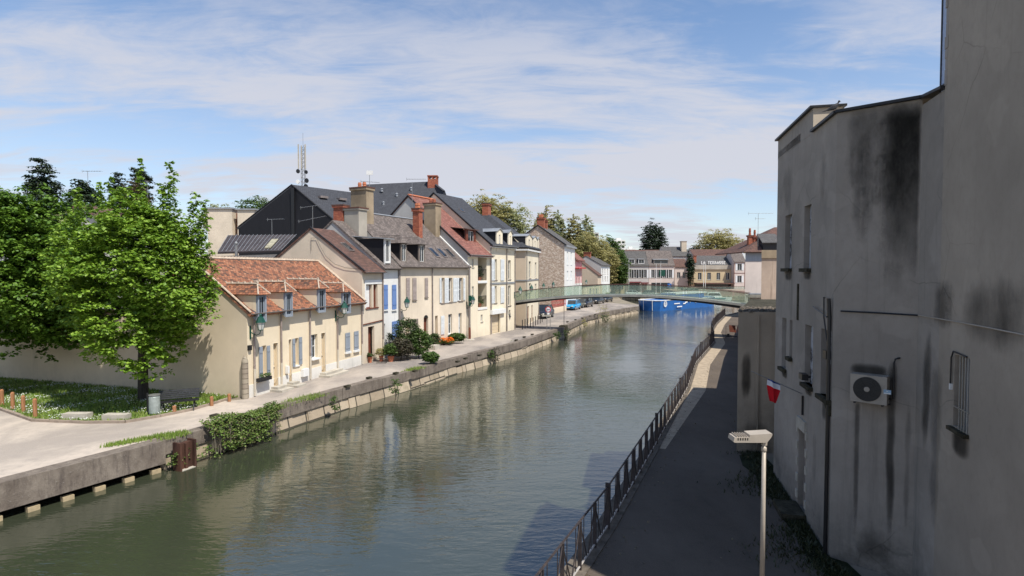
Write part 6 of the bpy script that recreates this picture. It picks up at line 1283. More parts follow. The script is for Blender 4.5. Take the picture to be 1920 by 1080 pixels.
# ---------------------------------------------------------------- cars
def car(label,pos,rz,col,h=1.5,L=4.1,suv=False,w=1.75):
    t=thing('parked_car',(0,0,0),label,'car','cars parked in the street'); m=carpaint('car_paint',col); hw=w/2; zb=.28; zs=h*.60; n=6
    # body: cross sections along y (front at -y)
    secs=[(-L/2,.86,.42,.62),(-L/2+.08,.95,.30,.72),(-L/2+.75,1,.26,zs*.93),(-L*.16,1,.25,zs),(L*.30,1,.25,zs*1.03),(L/2-.12,.96,.28,zs*1.02),(L/2,.88,.42,zs*.9)]
    c=MB(); b0=0
    for y,k,a,b in secs:
        q=hw*k; c.v+=[(-q*.93,y,a),(q*.93,y,a),(q,y,a+.12),(q,y,b-.16),(q*.9,y,b),(-q*.9,y,b),(-q,y,b-.16),(-q,y,a+.12)]
    for i in range(len(secs)-1):
        for j in range(8): c.f.append((i*8+j,i*8+(j+1)%8,(i+1)*8+(j+1)%8,(i+1)*8+j))
    c.f.append(tuple(reversed(range(8)))); c.f.append(tuple(range(len(c.v)-8,len(c.v)))); c.build('body',m,t,smooth=True)
    y0,y1,y2,y3=-L*.20,-L*.03,L*.30,(L*.44 if suv else L*.40); gh=[(y0,.93,zs-.03),(y1,.78,h-.05),((y1+y2)/2,.79,h),(y2,.77,h-.04),(y3,.86,zs-.02)]
    c=MB()
    for y,k,z in gh: c.v+=[(-hw*.92,y if z<zs+.1 else y,zs-.06),(hw*.92,y,zs-.06),(hw*k,y,z),(-hw*k,y,z)]
    for i in range(4):
        for j in range(4): c.f.append((i*4+j,i*4+(j+1)%4,(i+1)*4+(j+1)%4,(i+1)*4+j))
    c.f+= [(3,2,1,0),(16,17,18,19)]; c.build('windows',M['glass'],t)
    c=MB(); c.prism([(-hw*.79,y1+.03,h-.045),(hw*.79,y1+.03,h-.045),(hw*.78,y2,h-.03),(-hw*.78,y2,h-.03)],(0,0,.035))
    for sx in (-1,1): c.tube([(sx*hw*.93,y0,zs-.03),(sx*hw*.79,y1,h-.04)],.03,4); c.tube([(sx*hw*.87,y3,zs-.02),(sx*hw*.78,y2,h-.03)],.04,4); c.tube([(sx*hw*.915,(y0+y3)/2,zs-.02),(sx*hw*.795,(y1+y2)/2,h-.03)],.03,4)
    c.build('roof',m,t)
    for sx in (-1,1):
        for yy in (-L*.31,L*.31):
            c=MB(); r=.32; N=16; p=[(sx*(hw-.19),yy+r*math.cos(q),.32+r*math.sin(q)) for q in np.linspace(0,2*math.pi,N,endpoint=False)]; c.prism(p,(sx*.2,0,0)); wh=c.build('wheel',M['rubber'],t)
            c=MB(); p=[(sx*(hw+.012),yy+.2*math.cos(q),.32+.2*math.sin(q)) for q in np.linspace(0,2*math.pi,N,endpoint=False)]; c.prism(p,(sx*.008,0,0)); c.build('rim',M['chrome'],wh)
        c=MB(); c.prism([(sx*hw*.5,-L/2-.0,.60),(sx*hw*.88,-L/2+.02,.60),(sx*hw*.90,-L/2+.06,.74),(sx*hw*.55,-L/2+.03,.71)],(0,-.03,0)); c.build('headlight',M['frost'],t)
        c=MB(); c.box(sx*(hw+.02)-.06,sx*(hw+.02)+.10*sx if sx>0 else sx*(hw+.02)+.06,y0+.1,y0+.2,zs-.02,zs+.13); c.build('mirror',m,t)
    c=MB(); c.box(-hw*.62,hw*.62,-L/2-.015,-L/2+.03,.40,.56); c.build('grille',M['black'],t); c=MB(); c.box(-.26,.26,-L/2-.03,-L/2-.016,.42,.53); c.build('number_plate',M['whitewood'],t)
    t.location=pos; t.rotation_euler=(0,0,rz); return t
car('black off-road car behind the round traffic sign',G(1020,598)+Vector((0,1.6,0)),-.38,(.012,.012,.014),1.7,4.2,True,1.8)
car('bright blue hatchback parked under the footbridge',G(1073,582)+Vector((.2,1.7,0)),-.42,(.0,.30,.62),1.5,4.1)
car('olive brown car parked directly behind the bright blue hatchback',G(1088,578.3)+Vector((.3,2.2,0)),-.45,(.10,.095,.06),1.45,4.1)
car('black van like car right of the olive brown car',G(1095.5,577)+Vector((.4,2,0)),-.45,(.012,.012,.016),1.7,4.2,True)
car('low black saloon parked alone in the row beyond the blue car',G(1117,570.5)+Vector((.5,2,0)),-.5,(.01,.01,.012),1.4,4.4)
car('small black car farthest along the quayside row',G(1133,567)+Vector((.6,2,0)),-.5,(.012,.014,.014),1.4,4.0)
# ---------------------------------------------------------------- the square and cafes at the far end
def facade_rows(fr,s0,s1,rows,n,w_): 
    out=[]
    for z0,z1 in rows:
        for i in range(n): c=s0+(s1-s0)*(i+.5)/n; out.append((c-w_/2,c+w_/2,z0,z1))
    return out
def farhouse(name,label,px0,px1,Y,eave,ridge,wallm,roofm,n,rows,dep=8,shut=None,hip=False,ww=.9,base=0):
    a=PY(px0,540,Y); b=PY(px1,540,Y); fr=Fr((a.x,Y),(b.x,Y)); L=fr.L; ze=PY(px0,eave,Y).z; zr=PY(px0,ridge,Y+dep/2).z
    ops=[]
    if n: ops=facade_rows(fr,.3,L-.3,rows,n,ww)
    t,r,k=house(name,label,fr,0,L,dep,ze,zr,wallm,roofm,ops,over=.3,endover=.1)
    for h in ops:
        window(fr,t,h,dep=.12,div=2,rows=1,sill='concpale')
        if shut: 
            for sgn in (0,1): a_,b_=((h[0]-.5,h[0]-.03) if sgn==0 else (h[1]+.03,h[1]+.5)); c=MB(); c.fbox(fr,a_,b_,.02,.06,h[2],h[3]); c.build('shutter',M[shut],t)
    return t,r,k,fr,ze,zr
t,r,k,fr,ze,zr=farhouse('cafe_house','grey cafe house with two white dormers and a dark shopfront, beyond the canal end',1174,1216,150,497,471.5,'greyrender','slatemid',4,[(4.1,6.3)],8,'whiteshut')
c=MB(); c.fbox(fr,.6,3.6,0,.05,.3,2.7); c.build('shopfront',M['glass'],t); c=MB(); c.fbox(fr,.4,3.8,.0,1.0,2.8,3.1); c.fbox(fr,4.0,5.8,.0,1.0,2.6,2.9); c.build('awning',M['awning'],t)
for s in (1.5,4.1): dormer(fr,t,s-.8,s+.8,ze+.35,ze+1.6,ze,k,'slatemid','zinc','whitewood',style='flat',rise=.15,over=.1,d=-.3)
c=MB(); c.fbox(fr,4.3,5.5,0,.05,.1,2.4); c.build('door',M['brownwood'],t)
t,r,k,fr,ze,zr=farhouse('hotel_house','grey and pale stone house with a long dormer and a green banner between its windows',1216.5,1264,150,497,470.5,'palestone','slateold',4,[(4.1,6.3)],8,'whiteshut')
dormer(fr,t,1.3,5.2,ze+.3,ze+1.5,ze,k,'slateold','zinc','greywood',style='flat',rise=.2,over=.15,d=-.2)
c=MB(); c.fbox(fr,2.8,4.3,.04,.1,4.6,6.2); c.build('green_banner',M['bannergreen'],t) if 'bannergreen' in M else c.build('green_banner',M['green'],t)
c=MB(); c.fbox(fr,.7,5.6,0,.05,.2,2.8); c.build('shopfront',M['glass'],t)
p=fr.P(fr.L,-3,0)
t,r,k,fr,ze,zr=farhouse('pink_house','narrow pinkish house with a red roof edge, between the grey cafe and the dark tree',1265,1290,154,500,486,'palestone','browntile',2,[(4.0,5.6)],7)
t,r,k,fr,ze,zr=farhouse('grey_roofed_house','large house with a grey hipped roof and a pale chimney, rising behind the pink house',1246,1292,175,480,463,'greyrender','slatemid',0,[],10)
q=fr.P(fr.L-1.0,-3,0); chimney(r,(q.x,q.y),(1,0,0),.8,.8,zr-2.5,zr+1.5,'ivory_end',0)
t,r,k,fr,ze,zr=farhouse('restaurant','yellow restaurant with dark slate roof carrying a line of white letters',1301,1375,150,496,480,'yellowrender','slatemid',4,[(3.6,5.5)],8,None,ww=1.0)
c=MB(); c.fbox(fr,0,fr.L,0,.3,ze-1.3,ze-.15); c.build('fascia',M['chim2'],t)
c=MB(); c.fbox(fr,0,fr.L-.5,0,2.2,2.5,2.8); c.build('terrace_awning',M['browntile'],t); c=MB(); c.fbox(fr,.2,fr.L-.7,.02,.1,.2,2.4); c.build('glazed_front',M['glass'],t)
q=fr.P(.4,-1,0); chimney(r,(q.x,q.y),(1,0,0),.4,.4,ze,ze+2.2,'brick',0)
# raised letters along the roof edge
GL={'L':['1..','1..','1..','1..','111'],'A':['.1.','1.1','111','1.1','1.1'],'T':['111','.1.','.1.','.1.','.1.'],'E':['111','1..','11.','1..','111'],'R':['11.','1.1','11.','1.1','1.1'],'S':['111','1..','111','..1','111'],' ':['...']*5}
c=MB(); x=(PY(1314,494,150).x-fr.o.x); tw=PY(1360,494,150).x-PY(1314,494,150).x; txt='LA TERRASSE'; cw=tw/len(txt); zz=ze+.05
for i,ch in enumerate(txt):
    for rr_,row in enumerate(GL[ch]):
        for cc,v in enumerate(row):
            if v=='1': s=x+i*cw+cc*cw*.26; c.fbox(fr,s,s+cw*.26,.3,.36,zz+(4-rr_)*.17,zz+(5-rr_)*.17)
c.build('sign_letters',M['whitewood'],t)
t,r,k,fr,ze,zr=farhouse('long_roofed_house','long brown roofed house peeping over the restaurant roof',1302,1376,170,482,468,'palestone','browntile',0,[],9)
t,r,k,fr,ze,zr=farhouse('half_timbered_house','narrow pale house with grey roof and white shutters, right of the restaurant',1375.5,1397,148,490,469,'palestone','slateold',1,[(6.1,7.9),(2.9,4.7)],7,'whiteshut',ww=1.1)
c=MB()
for z in (5.3,8.2): c.fbox(fr,0,fr.L,0,.05,z,z+.15)
for s in (.02,fr.L-.17): c.fbox(fr,s,s+.15,0,.05,0,8)
c.build('timbering',M['brownwood'],t)
t,r,k,fr,ze,zr=farhouse('low_kiosk_house','small beige house with a dark door, left of the grey cafe',1153,1171,146,517,512,'yellowrender','slatemid',2,[(1.2,3.0)],5)
# distant blocks
def block(px0,px1,y0,Y,lab,mat='white',rows=4,cols=3):
    a=PY(px0,y0,Y); b=PY(px1,y0,Y); t=thing('apartment_block',((a.x+b.x)/2,Y,0),lab,'apartment block','distant apartment blocks'); fr=Fr((a.x,Y),(b.x,Y)); H_=a.z; ops=[]
    for i in range(rows):
        for j in range(cols): w_=fr.L/cols; ops.append((j*w_+w_*.15,j*w_+w_*.8,H_-2.6-3.4*i,H_-.9-3.4*i))
    c=MB(); c.wall(fr,0,fr.L,0,H_,ops,.6); c.poly([fr.P(0,0,0),fr.P(0,-12,0),fr.P(0,-12,H_),fr.P(0,0,H_)]); c.poly([fr.P(fr.L,0,0),fr.P(fr.L,0,H_),fr.P(fr.L,-12,H_),fr.P(fr.L,-12,0)][::-1]); c.poly([fr.P(0,0,H_),fr.P(fr.L,0,H_),fr.P(fr.L,-12,H_),fr.P(0,-12,H_)]); c.build('wall',M[mat],t)
    for h in ops: c=MB(); c.fbox(fr,h[0],h[1],-.62,-.58,h[2],h[3]); c.build('window',M['glass'],t)
    c=MB(); c.fbox(fr,fr.L*.3,fr.L*.7,-7,-3,H_,H_+1.6); c.build('roof_hut',M[mat],t)
block(1150,1172.5,450,420,'white apartment block seen just above the trees left of the dark conifer')
block(1098,1123,436,420,'pale apartment block half hidden in the bare tree tops','greyrender')
block(1176,1192,466,420,'low white apartment block over the brown roof ridge','white',2,2)
t,r,k,fr,ze,zr=farhouse('brown_roofed_house','long low house with a brown roof behind the grey cafe',1160,1250,185,478,469,'palestone','browntile',0,[],9)
# ---------------------------------------------------------------- blue barge and white boats
def barge():
    a=Vector((25.6,97.6,0)); d=Vector((.72,.694,0)); nrm=Vector((d.y,-d.x,0)); L=24; Wd=4.6; t=thing('barge',a+d*L/2+Vector((0,0,-1.08)),'large bright blue barge with white markings moored across the end of the canal','barge')
    def P(s,w_,z): q=a+d*s-nrm*w_; return Vector((q.x,q.y,z))
    out=[(0.7,0),(L-4,0),(L-1.5,.8),(L,2.3),(L-1.5,3.8),(L-4,Wd),(0.7,Wd),(0,3.6),(-.2,2.3),(0,1)]
    c=MB(); lo=[P(s*(.99)+.1,w_*.9+.23,-1.3) for s,w_ in out]; hi=[P(s,w_,.75) for s,w_ in out]; c.v=[tuple(x) for x in lo+hi]; n=len(out)
    for i in range(n): c.f.append((i,(i+1)%n,n+(i+1)%n,n+i))
    c.f.append(tuple(range(n,2*n))); c.f.append(tuple(reversed(range(n)))); c.build('hull',M['bluehull'],t)
    c=MB(); 
    for i in range(n): p,q=hi[i],hi[(i+1)%n]; c.tube([p+Vector((0,0,.03)),q+Vector((0,0,.03))],.08,5)
    c.build('gunwale',M['boatwhite'],t)
    c=MB(); c.prism([P(6,.8,.75),P(L-6,.8,.75),P(L-6,3.8,.75),P(6,3.8,.75)],(0,0,.9)); c.build('hold_cover',M['bluehull'],t)
    c=MB(); c.prism([P(7,.7,1.66),P(L-5,.7,1.66),P(L-5,3.9,1.66),P(7,3.9,1.66)],(0,0,.25)); c.build('deckhouse_roof',M['boatwhite'],t)
    # white marks on the side: round emblem and broken strokes
    def patch(s0,s1,z0,z1,sk=0): return [P(s0,-.02,z0),P(s1,-.02,z0),P(s1+sk,-.02,z1),P(s0+sk,-.02,z1)]
    c=MB(); cx,cz,r_=2.2,.15,.55
    for k in range(16): q0,q1=k*math.pi/8,(k+.9)*math.pi/8; c.prism([P(cx+r_*math.cos(q),-.02,cz+r_*math.sin(q)) for q in (q0,q1)]+[P(cx+r_*.78*math.cos(q),-.02,cz+r_*.78*math.sin(q)) for q in (q1,q0)],nrm*.01)
    for dx in (-.32,0,.30): c.prism(patch(cx+dx-.07,cx+dx+.07,cz-.3,cz+.3),nrm*.01)
    c.prism(patch(cx-.35,cx+.35,cz-.38,cz-.26),nrm*.01); c.build('emblem',M['boatwhite'],t)
    
    for s0,s1,z0,z1,sk in ((5.2,7.2,-.02,.16,0),(6.2,8.0,-.62,-.42,0),(8.3,9.2,-.12,.08,.2),(9.0,9.9,.08,.30,.2),(9.6,10.6,.3,.5,.2),(10.9,11.1,.1,.5,.1),(12.9,13.3,-.05,.55,.3),(14.9,15.3,-.0,.55,.3),(16.7,17.0,.2,.55,.1),(18.3,19,.3,.5,.1)): c=MB(); c.prism(patch(s0,s1,z0,z1,sk),nrm*.01); c.build('side_mark',M['boatwhite'],t)
    c=MB(); c.tube([P(-.1,1.2,-1.0),P(-.15,1.2,.9)],.05,6); c.tube([P(-.1,3.0,-1.0),P(-.15,3.0,.9)],.05,6); c.build('stern_pole',M['boatwhite'],t)
barge()
def cabinboat(px,py,L,lab,Y=None,teal=True):
    g=G(px,py,-1.08) if Y is None else PY(px,py,Y); t=thing('cabin_boat',(g.x,g.y,-1.08),lab,'boat'); x,y=g.x,g.y; c=MB(); pl=[(0,-1.1),(L*.7,-1.1),(L,0),(L*.7,1.1),(0,1.1)]
    lo=[(x+a*.95,y+b*.8,-1.3) for a,b in pl]; hi=[(x+a,y+b,-.2) for a,b in pl]; c.v=lo+hi; n=5; c.f=[(i,(i+1)%n,n+(i+1)%n,n+i) for i in range(n)]+[tuple(range(n,2*n))]; c.build('hull',M['boatwhite'],t)
    c=MB(); c.prism([(x+.4,y-.85,-.2),(x+L*.6,y-.85,-.2),(x+L*.5,y-.75,1.0),(x+.5,y-.75,1.0)],(0,1.6,0)); o=c.build('cabin',M['boatwhite'],t); c=MB(); c.prism([(x+.6,y-.86,.25),(x+L*.54,y-.86,.25),(x+L*.48,y-.84,.75),(x+.65,y-.84,.75)],(0,-.02,0)); c.build('cabin_windows',M['glass'],o)
    c=MB(); c.prism([(x,y-1.12,-.55),(x+L*.7,y-1.12,-.55),(x+L*.7,y-1.12,-.35),(x,y-1.12,-.35)],(0,-.02,0)); c.build('stripe',M['teal'],t)
cabinboat(1321,571,6.5,'white cabin boat with a teal stripe behind the blue barge, seen under the bridge glass',132)
# quay pavilion seen through the glass
p=PY(1300,548,137); t=thing('pavilion',(p.x,137,0),'low open pavilion with pale slanting posts on the far quay','pavilion'); c=MB(); x0=PY(1281,548,137).x; x1=PY(1318,548,137).x; c.box(x0,x1,136.5,140,1.7,1.95); c.build('roof',M['concpale'],t)
for i in range(5): x=x0+(x1-x0)*i/4; c=MB(); c.tube([(x,137,0),(x+.25,137,1.75)],.10,5); c.build('post',M['whitewood'],t)
c=MB(); c.box(x0+.3,x1-.3,139.7,139.8,.1,1.7); c.build('back_panel',M['glass'],t)
# mobile things on the square
car('white car on the square, farthest left behind the bridge glass',Vector((29.0,133,0)),1.5,(.7,.7,.7),1.5,4.2); car('grey car on the square, in the middle behind the bridge glass',Vector((32.5,131,0)),1.6,(.12,.14,.14),1.5,4.2); car('dark car on the square, right behind the bridge glass',Vector((37,131,0)),1.5,(.05,.06,.06),1.5,4.2)
p=PY(1254,547,120); 
def bluesign():
    Y=128; q=PY(1255,535,Y); t=thing('info_sign',(q.x,Y,0),'square blue sign with a white boat symbol before the cafes','sign'); c=MB(); c.tube([(q.x,Y,0),(q.x,Y,q.z+.3)],.05,6); c.build('post',M['galv'],t); c=MB(); c.box(q.x-.42,q.x+.42,Y-.1,Y-.06,q.z-.45,q.z+.4); o=c.build('plate',M['signblue'],t); c=MB(); c.prism([(q.x-.25,Y-.11,q.z-.1),(q.x+.25,Y-.11,q.z-.1),(q.x+.15,Y-.11,q.z-.22),(q.x-.15,Y-.11,q.z-.22)],(0,-.01,0)); c.prism([(q.x-.02,Y-.11,q.z-.08),(q.x+.2,Y-.11,q.z-.04),(q.x-.02,Y-.11,q.z+.2)],(0,-.01,0)); c.build('boat_symbol',M['boatwhite'],o)
bluesign()
t=thing('flag_pole',(0,0,0),'x','flag pole'); c=MB(); c.tube([(0,0,0),(0,0,7.5)],.07,6,.04); c.build('pole',M['whitewood'],t); c=MB(); c.lathe((0,0,7.5),[(.03,0),(.09,.08),(.02,.16)],8); c.build('finial',M['whitewood'],t)
for px,l in ((1179,'thin white flag pole left of the cafe shopfront'),(1230,'thin white flag pole in front of the green banner house, left one'),(1238.5,'thin white flag pole just left of the green banner'),(1319,'thin white flag pole before the left part of the restaurant'),(1322.5,'thin white flag pole closest right of the first restaurant pole')): place(t,Vector((PY(px,540,138).x,138,0)),0,l,'white poles on the square')
# glazed fence on the far quay and sloped pink ramp wall
t=thing('glass_fence',(60,136,0),'low greenish glass fence along the far quay before the restaurant','fence'); x0=PY(1266,540,137).x; x1=PY(1398,540,137).x
for i in range(14): a=x0+(x1-x0)*i/14; c=MB(); c.box(a+.05,a+(x1-x0)/14-.05,136.0,136.03,1.2,2.2); c.build('glass_panel',M['bridgeglass'],t)
c=MB(); c.box(x0,x1,135.95,136.08,2.2,2.27); c.build('rail',M['brownsteel'],t)
t=thing('quay_terrace',(x0,136,0),'raised pinkish terrace wall below the glass fence on the far quay','terrace'); c=MB(); xa=PY(1262,540,137).x; xb=x1+6; c.prism([(xa,135.4,0),(xb,135.4,0),(xb,135.4,1.18),(xa,135.4,1.18)],(0,12,0)); c.build('wall',M['pinkpave'],t)
# ---------------------------------------------------------------- mast and aerials
def mast():
    Y=140; b=PY(569,345,Y); top=PY(569,272,Y).z; x=b.x; t=thing('telecom_mast',(x,Y,0),'lattice telecom mast with white antennas above the black gable roof','mast'); c=MB(); w_=.40
    for sx,sy in ((-1,-1),(1,-1),(1,1),(-1,1)): c.tube([(x+sx*w_,Y+sy*w_,0),(x+sx*w_,Y+sy*w_,top-.5)],.07,5)
    z=18
    while z<top-1: c.tube([(x-w_,Y-w_,z),(x+w_,Y-w_,z+1)],.045,4); c.tube([(x+w_,Y-w_,z),(x-w_,Y-w_,z)],.045,4); z+=1
    c.build('lattice',M['galv'],t)
    for dx,z0,z1,w2 in ((-.85,top-6,top,.12),(-.1,top-6,top-.3,.10),(.85,top-6,top,.12)): c=MB(); c.box(x+dx-w2,x+dx+w2,Y-1.0,Y-.75,z0,z1); c.build('antenna_panel',M['concpale'],t)
    for dx,z0,r_,m_ in ((-1.0,top-6.6,.45,'iron'),(1.0,top-6.8,.4,'iron'),(-1.1,top-9.2,.45,'whitewood'),(1.1,top-8.9,.5,'iron'),(-.9,top-10.6,.45,'iron'),(.9,top-10.4,.55,'iron'),(-1.3,top-11.2,.35,'whitewood'),(.2,top-11.8,.5,'galv')): c=MB(); c.prism([(x+dx+r_*math.cos(q),Y-1.0,z0+r_*1.2*math.sin(q)) for q in np.linspace(0,6.28,10,endpoint=False)],(0,.3,0)); c.build('radio_unit',M[m_],t)
    c=MB(); c.tube([(x,Y,top-1),(x,Y,top+3)],.04,4); c.build('lightning_rod',M['galv'],t)
mast()
def aerial(px,ytop,ybase,Y,arms,label,box=False):
    b=PY(px,ybase,Y); h=PY(px,ytop,Y).z; t=thing('tv_aerial',b,label,'aerial'); c=MB(); c.tube([b,(b.x,b.y,h)],.022,5); c.build('pole',M['galv'],t)
    k=Y/FPX
    for (dy,x0,x1,tilt,els) in arms:
        z=h-dy*k; c=MB(); c.tube([(b.x+x0*k,Y,z-tilt*k/2),(b.x+x1*k,Y,z+tilt*k/2)],.016,4)
        for i in range(els): q=i/(els-1); X=b.x+(x0+(x1-x0)*q)*k; Z=z-tilt*k/2+tilt*k*q; c.tube([(X,Y-.22,Z),(X,Y+.22,Z)],.010,4)
        c.tube([(b.x+x0*k,Y,z-tilt*k/2-3*k),(b.x+x0*k,Y,z-tilt*k/2+3*k)],.012,4); c.build('aerial_arm',M['galv'],t)
    if box: c=MB(); c.box(b.x-.25,b.x+.28,Y-.03,Y+.03,h,h+.35); c.build('grid_reflector',M['whitewood'],t)
aerial(165,320,350,56,[(1,-10,25,0,8)],'TV aerial above the dark tree, leftmost in the picture')
aerial(510,411,440,44,[(0,-8,22,1,7)],'TV aerial on the ribbed workshop roof before the black gable')
aerial(587,387,470,40.5,[(0,-22,14,5,8),(23,-26,24,10,9)],'tall double TV aerial on the gable of the narrow house')
aerial(693,328,350,46,[(13,-16,18,-2,6)],'TV aerial with a pale grid over the broad rendered chimney',True)
aerial(773,341,405,50,[(-5,-10,26,0,8)],'TV aerial before the red tiled roof, with a long horizontal arm')
aerial(1421,400,462,70,[(0,-18,27,0,8),(10,-5,12,0,5)],'TV aerial beside the twin brick chimneys on the right')
aerial(277,339,370,56,[(1,-3,3,0,3)],'thin pale roof mast behind the top of the round tree')
# cables looping on the narrow house gable
# pigeon
def pigeon():
    p=PY(1563,206,12.0); t=thing('pigeon',p,'dark grey pigeon perched on the roof corner','pigeon'); c=MB()
    body=[(-.17,.0,.005,-.025),(-.10,.0,.028,-.005),(-.02,0,.058,.03),(.05,0,.058,.055),(.09,0,.040,.09),(.105,0,.028,.125),(.115,0,.030,.150),(.135,0,.022,.158),(.150,0,.008,.152)]
    rings=[]
    n=10
    for i,(x,_,r_,z) in enumerate(body):
        for k in range(n): q=2*math.pi*k/n; c.v.append((p.x+x*.9,p.y+r_*.95*math.cos(q),p.z+z+.02+r_*1.05*math.sin(q)))
    for i in range(len(body)-1):
        for k in range(n): c.f.append((i*n+k,i*n+(k+1)%n,(i+1)*n+(k+1)%n,(i+1)*n+k))
    c.f.append(tuple(range(n))); c.f.append(tuple(reversed(range((len(body)-1)*n,len(body)*n))))
    c.build('body',M['pigeon'],t,smooth=True)
    for sy in (-1,1):
        c=MB(); c.prism([(p.x+.05,p.y+sy*.058,p.z+.09),(p.x-.06,p.y+sy*.056,p.z+.06),(p.x-.19,p.y+sy*.02,p.z-.03),(p.x-.05,p.y+sy*.055,p.z-.0),(p.x+.04,p.y+sy*.06,p.z+.03)],(0,sy*.008,0)); c.build('wing',M['pigeon'],t)
        c=MB(); c.tube([(p.x+.01,p.y+sy*.025,p.z-.01),(p.x+.012,p.y+sy*.025,p.z-.055)],.005,4); c.build('foot',M['terracotta'],t)
    c=MB(); c.prism([(p.x-.12,p.y-.02,p.z+.0),(p.x-.12,p.y+.02,p.z+.0),(p.x-.235,p.y+.03,p.z-.045),(p.x-.235,p.y-.03,p.z-.045)],(0,0,.008)); c.build('tail',M['pigeon'],t); c=MB(); c.tube([(p.x+.13,p.y,p.z+.178),(p.x+.16,p.y,p.z+.17)],.005,4,.001); c.build('beak',M['black'],t)
M['pigeon']=simple('pigeon_plumage',(.03,.03,.036),.7,0,.3,.3,20,.2)
pigeon()
# ---------------------------------------------------------------- trees
b=G(266,753)
tree('maple_tree','round fresh green maple with a straight dark trunk on the lawn','tree',(b.x,b.y+.1,0),9.6,[((.85,-1.6,5.3),(2.85,2.35,3.6)),((-.2,-.6,6.4),(1.4,1.4,2.3)),((2.0,-1.9,6.4),(1.6,1.4,2.5))],'maple',2150,30,.135,.33,(.26,.17),seed=3,shell=.72,low=-.93,
 flat=.95,spikes=[(-.9,-1.2,8.4,9.9,.34),(.35,-1.2,8.3,9.7,.36),(2.9,-1.0,7.2,9.1,.34),(-2.0,-1.0,7.9,9.2,.36),(1.95,-1.3,8.1,9.7,.36),(-2.9,-.9,6.8,8.3,.4),(3.45,-1.2,6.2,8.0,.36),(-1.55,-1.60,7.70,9.60,0.28),(-0.55,-1.00,7.80,10.15,0.27),(0.75,-1.00,8.00,11.00,0.25),(1.20,-1.40,7.40,9.30,0.32),(2.00,-1.00,7.60,10.20,0.40),(2.45,-1.50,7.60,10.75,0.32),(3.15,-1.00,7.00,9.50,0.32),(3.70,-1.20,6.20,9.15,0.28),(-2.30,-1.10,7.00,8.70,0.34),(0.10,-1.10,7.60,9.40,0.38),(3.75,-0.90,4.70,6.80,0.38),(-3.00,-1.20,5.60,7.90,0.38),(-3.40,-1.00,4.40,7.00,0.38),(4.00,-1.30,4.00,5.50,0.33),(3.30,-1.10,5.90,8.40,0.38),(1.60,-0.90,7.90,9.90,0.28)],nb=14)
tree('maple_tree','dark green maple at the left edge of the picture, its trunk outside','tree',(-25.9,27.4,0),10.6,[((.2,.5,5.8),(5.0,3.4,4.2)),((3.2,.4,4.6),(2.5,2.0,2.6)),((.8,.4,7.3),(2.8,2.2,2.9))],'maple2',4600,28,.16,.38,(.3,.2),seed=5,flat=.95,shell=.4,low=-.93,nb=12)
def at_(px,Y): return (PY(px,540,Y).x,Y,0)
k=lambda px,Y:px/FPX*Y
def T(name,label,px,Y,ytop,yb,wpx,mat,n,per,size,rad,seed,**kw):
    n=int(n*2.5); per=int(per*1.45); size*=.82
    zt=PY(px,ytop,Y).z; zb=max(.8,PY(px,yb,Y).z); r=k(wpx/2,Y); cz=(zt+zb)/2; rz=(zt-zb)/2
    return tree(name,label,'tree',at_(px,Y),zt,[((0,0,cz),(r,r*.9,rz))],mat,n,per,size,rad,seed=seed,**kw)
T('sequoia_tree','tall narrow dark conifer standing alone above the left tree',85,95,303,470,54,'dark',210,14,.45,1.0,11,shell=.35,trunk=(.4,.2),bark='twig')
T('cedar_tree','round dark evergreen under the leftmost TV aerial',162,80,343,455,62,'dark',190,14,.40,1.0,12,shell=.4,trunk=(.4,.2))
T('evergreen_tree','small dark evergreen crown left of the rusty tree top',225,84,330,440,32,'dark',90,14,.38,.8,13,shell=.4,trunk=(.3,.15))
T('evergreen_tree','dark evergreen crown standing highest behind the round maple',268,80,309,420,34,'dark',90,14,.35,.7,14,shell=.4,trunk=(.3,.15))
T('rusty_tree','loose rusty brown tree top behind the round maple',258,72,335,440,46,'rusty',90,12,.25,.7,15,shell=.3,trunk=(.25,.12))
T('distant_tree','pale green tree top in the gap between the two left trees',120,75,395,470,60,'olive2',100,12,.3,.8,16,shell=.4)
T('distant_tree','pale green tree top above the beige block right of the maple',412,110,384,440,60,'olive2',110,12,.4,1.0,17,shell=.4)
T('distant_tree','green tree top touching the left slope of the black gable',490,105,372,440,90,'midgreen',150,14,.4,1.2,18,shell=.4)
T('plane_tree','large budding tree behind the slate roofs, left half of the pair',912,105,364,470,90,'olive',420,12,.36,.95,19,shell=.2,bark='twig',trunk=(.5,.3),nb=18)
T('plane_tree','large budding tree behind the slate roofs, right half of the pair',955,108,382,470,80,'olive2',360,12,.36,.95,20,shell=.2,bark='twig',trunk=(.5,.3),nb=18)
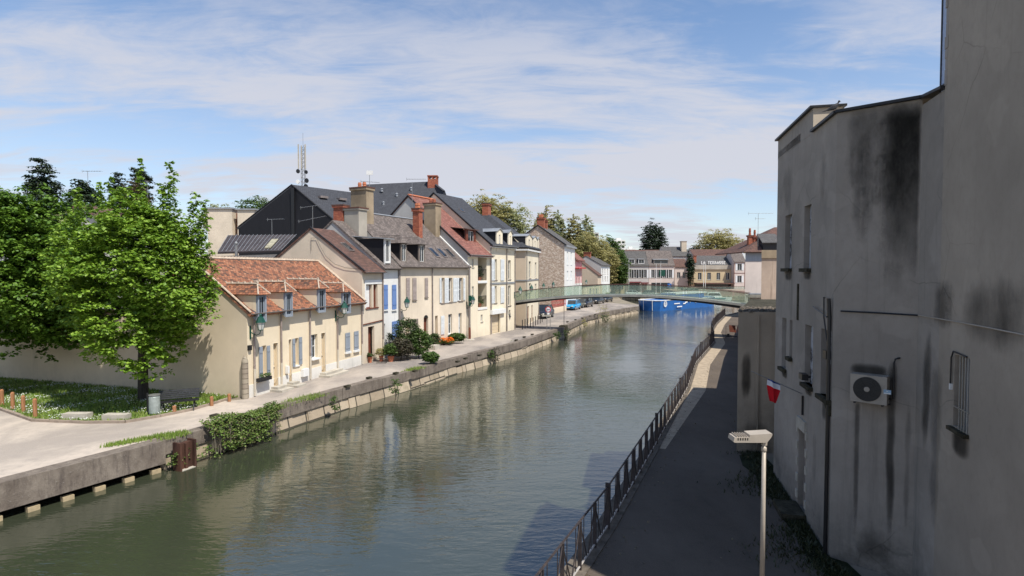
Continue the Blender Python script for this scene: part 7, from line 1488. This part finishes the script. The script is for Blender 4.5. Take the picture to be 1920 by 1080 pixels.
def poplars():
    L=[(1024,386,470,26,'leftmost and tallest of the pointed budding poplars'),(1046,394,480,24,'second pointed budding poplar from the left'),(1075,402,500,26,'third pointed budding poplar from the left'),(1098,403,505,30,'fourth pointed budding poplar, right one'),(1010,400,460,20,'small pointed poplar at the left foot of the row')]
    for i,(px,yt,yb,w_,l) in enumerate(L):
        Y=135; zt=PY(px,yt,Y).z; r=k(w_/2,Y); tree('poplar_tree',l,'tree',at_(px,Y),zt,[((0,0,zt*.42),(r*1.9,r*1.4,zt*.40)),((0,0,zt*.70),(r*1.2,r*.9,zt*.29))],'olive2' if i%2 else 'olive',1350,18,.30,.75,(.4,.2),'twig','budding poplars behind the stone house',30+i,spikes=[(0,0,zt*.88,zt,.45),(r*.7,0,zt*.7,zt*.86,.5),(-r*.7,0,zt*.7,zt*.88,.5)],shell=.2,nb=14)
poplars()
T('lime_tree','yellow olive tree mass above the beige gable',1105,125,440,520,70,'olive',420,12,.34,.9,40,shell=.3,bark='twig',nb=14)
T('lime_tree','yellow olive tree between the red roof and the white house',1132,140,458,535,60,'olive',380,12,.36,.9,41,shell=.3,bark='twig')
T('chestnut_tree','fresh green tree at the right edge of the olive trees',1147,146,447,538,52,'midgreen',380,14,.36,.9,42,shell=.5)
T('chestnut_tree','green and yellow tree beside the grey cafe',1162,142,478,540,34,'midgreen',220,14,.36,.8,43,shell=.5)
T('cedar_tree','big dark cedar with ragged top above the grey cafe roofs',1224,200,417,500,48,'dark',280,14,.55,1.3,44,shell=.25,trunk=(.5,.3))
T('dark_tree','dark narrow evergreen between the pink house and the restaurant',1294,146,478,530,13,'dark',90,12,.35,.6,45,shell=.5)
T('plane_tree','wide round budding tree behind the restaurant roof',1347,190,432,500,86,'olive',520,12,.5,1.2,46,shell=.15,bark='twig',trunk=(.6,.35),nb=22)
T('distant_tree','blurred dark hedge of trees at the far left of the restaurant',1303,195,462,500,30,'dark',80,12,.5,1.2,47,shell=.4)
p=PY(1138,552,118); bush('round_shrub','low yellow green shrub on the square behind the bridge glass','shrub',(p.x,118,0),(1.2,1,.6),'olive2',40,12,.2,.4,48)
# far wooded edge closing the horizon
rr=np.random.default_rng(77); mb=MB(); Pn=[]
for i in range(2600):
    x=rr.uniform(-330,360); Y=rr.uniform(300,360); Pn.append((x,Y,rr.uniform(0,9.5+2.5*math.sin(x*.05)+1.5*math.sin(x*.19))))
clumps(mb,np.array(Pn),2.2,7,1.3,rr); tag(mb.build('far_wood',M['midgreen'],uv=False),'distant belt of trees on the horizon','wood',kind='stuff')
# ---------------------------------------------------------------- finish
for o in COL.objects:
    if '_w' in o: del o['_w']
    if '_k' in o: del o['_k']
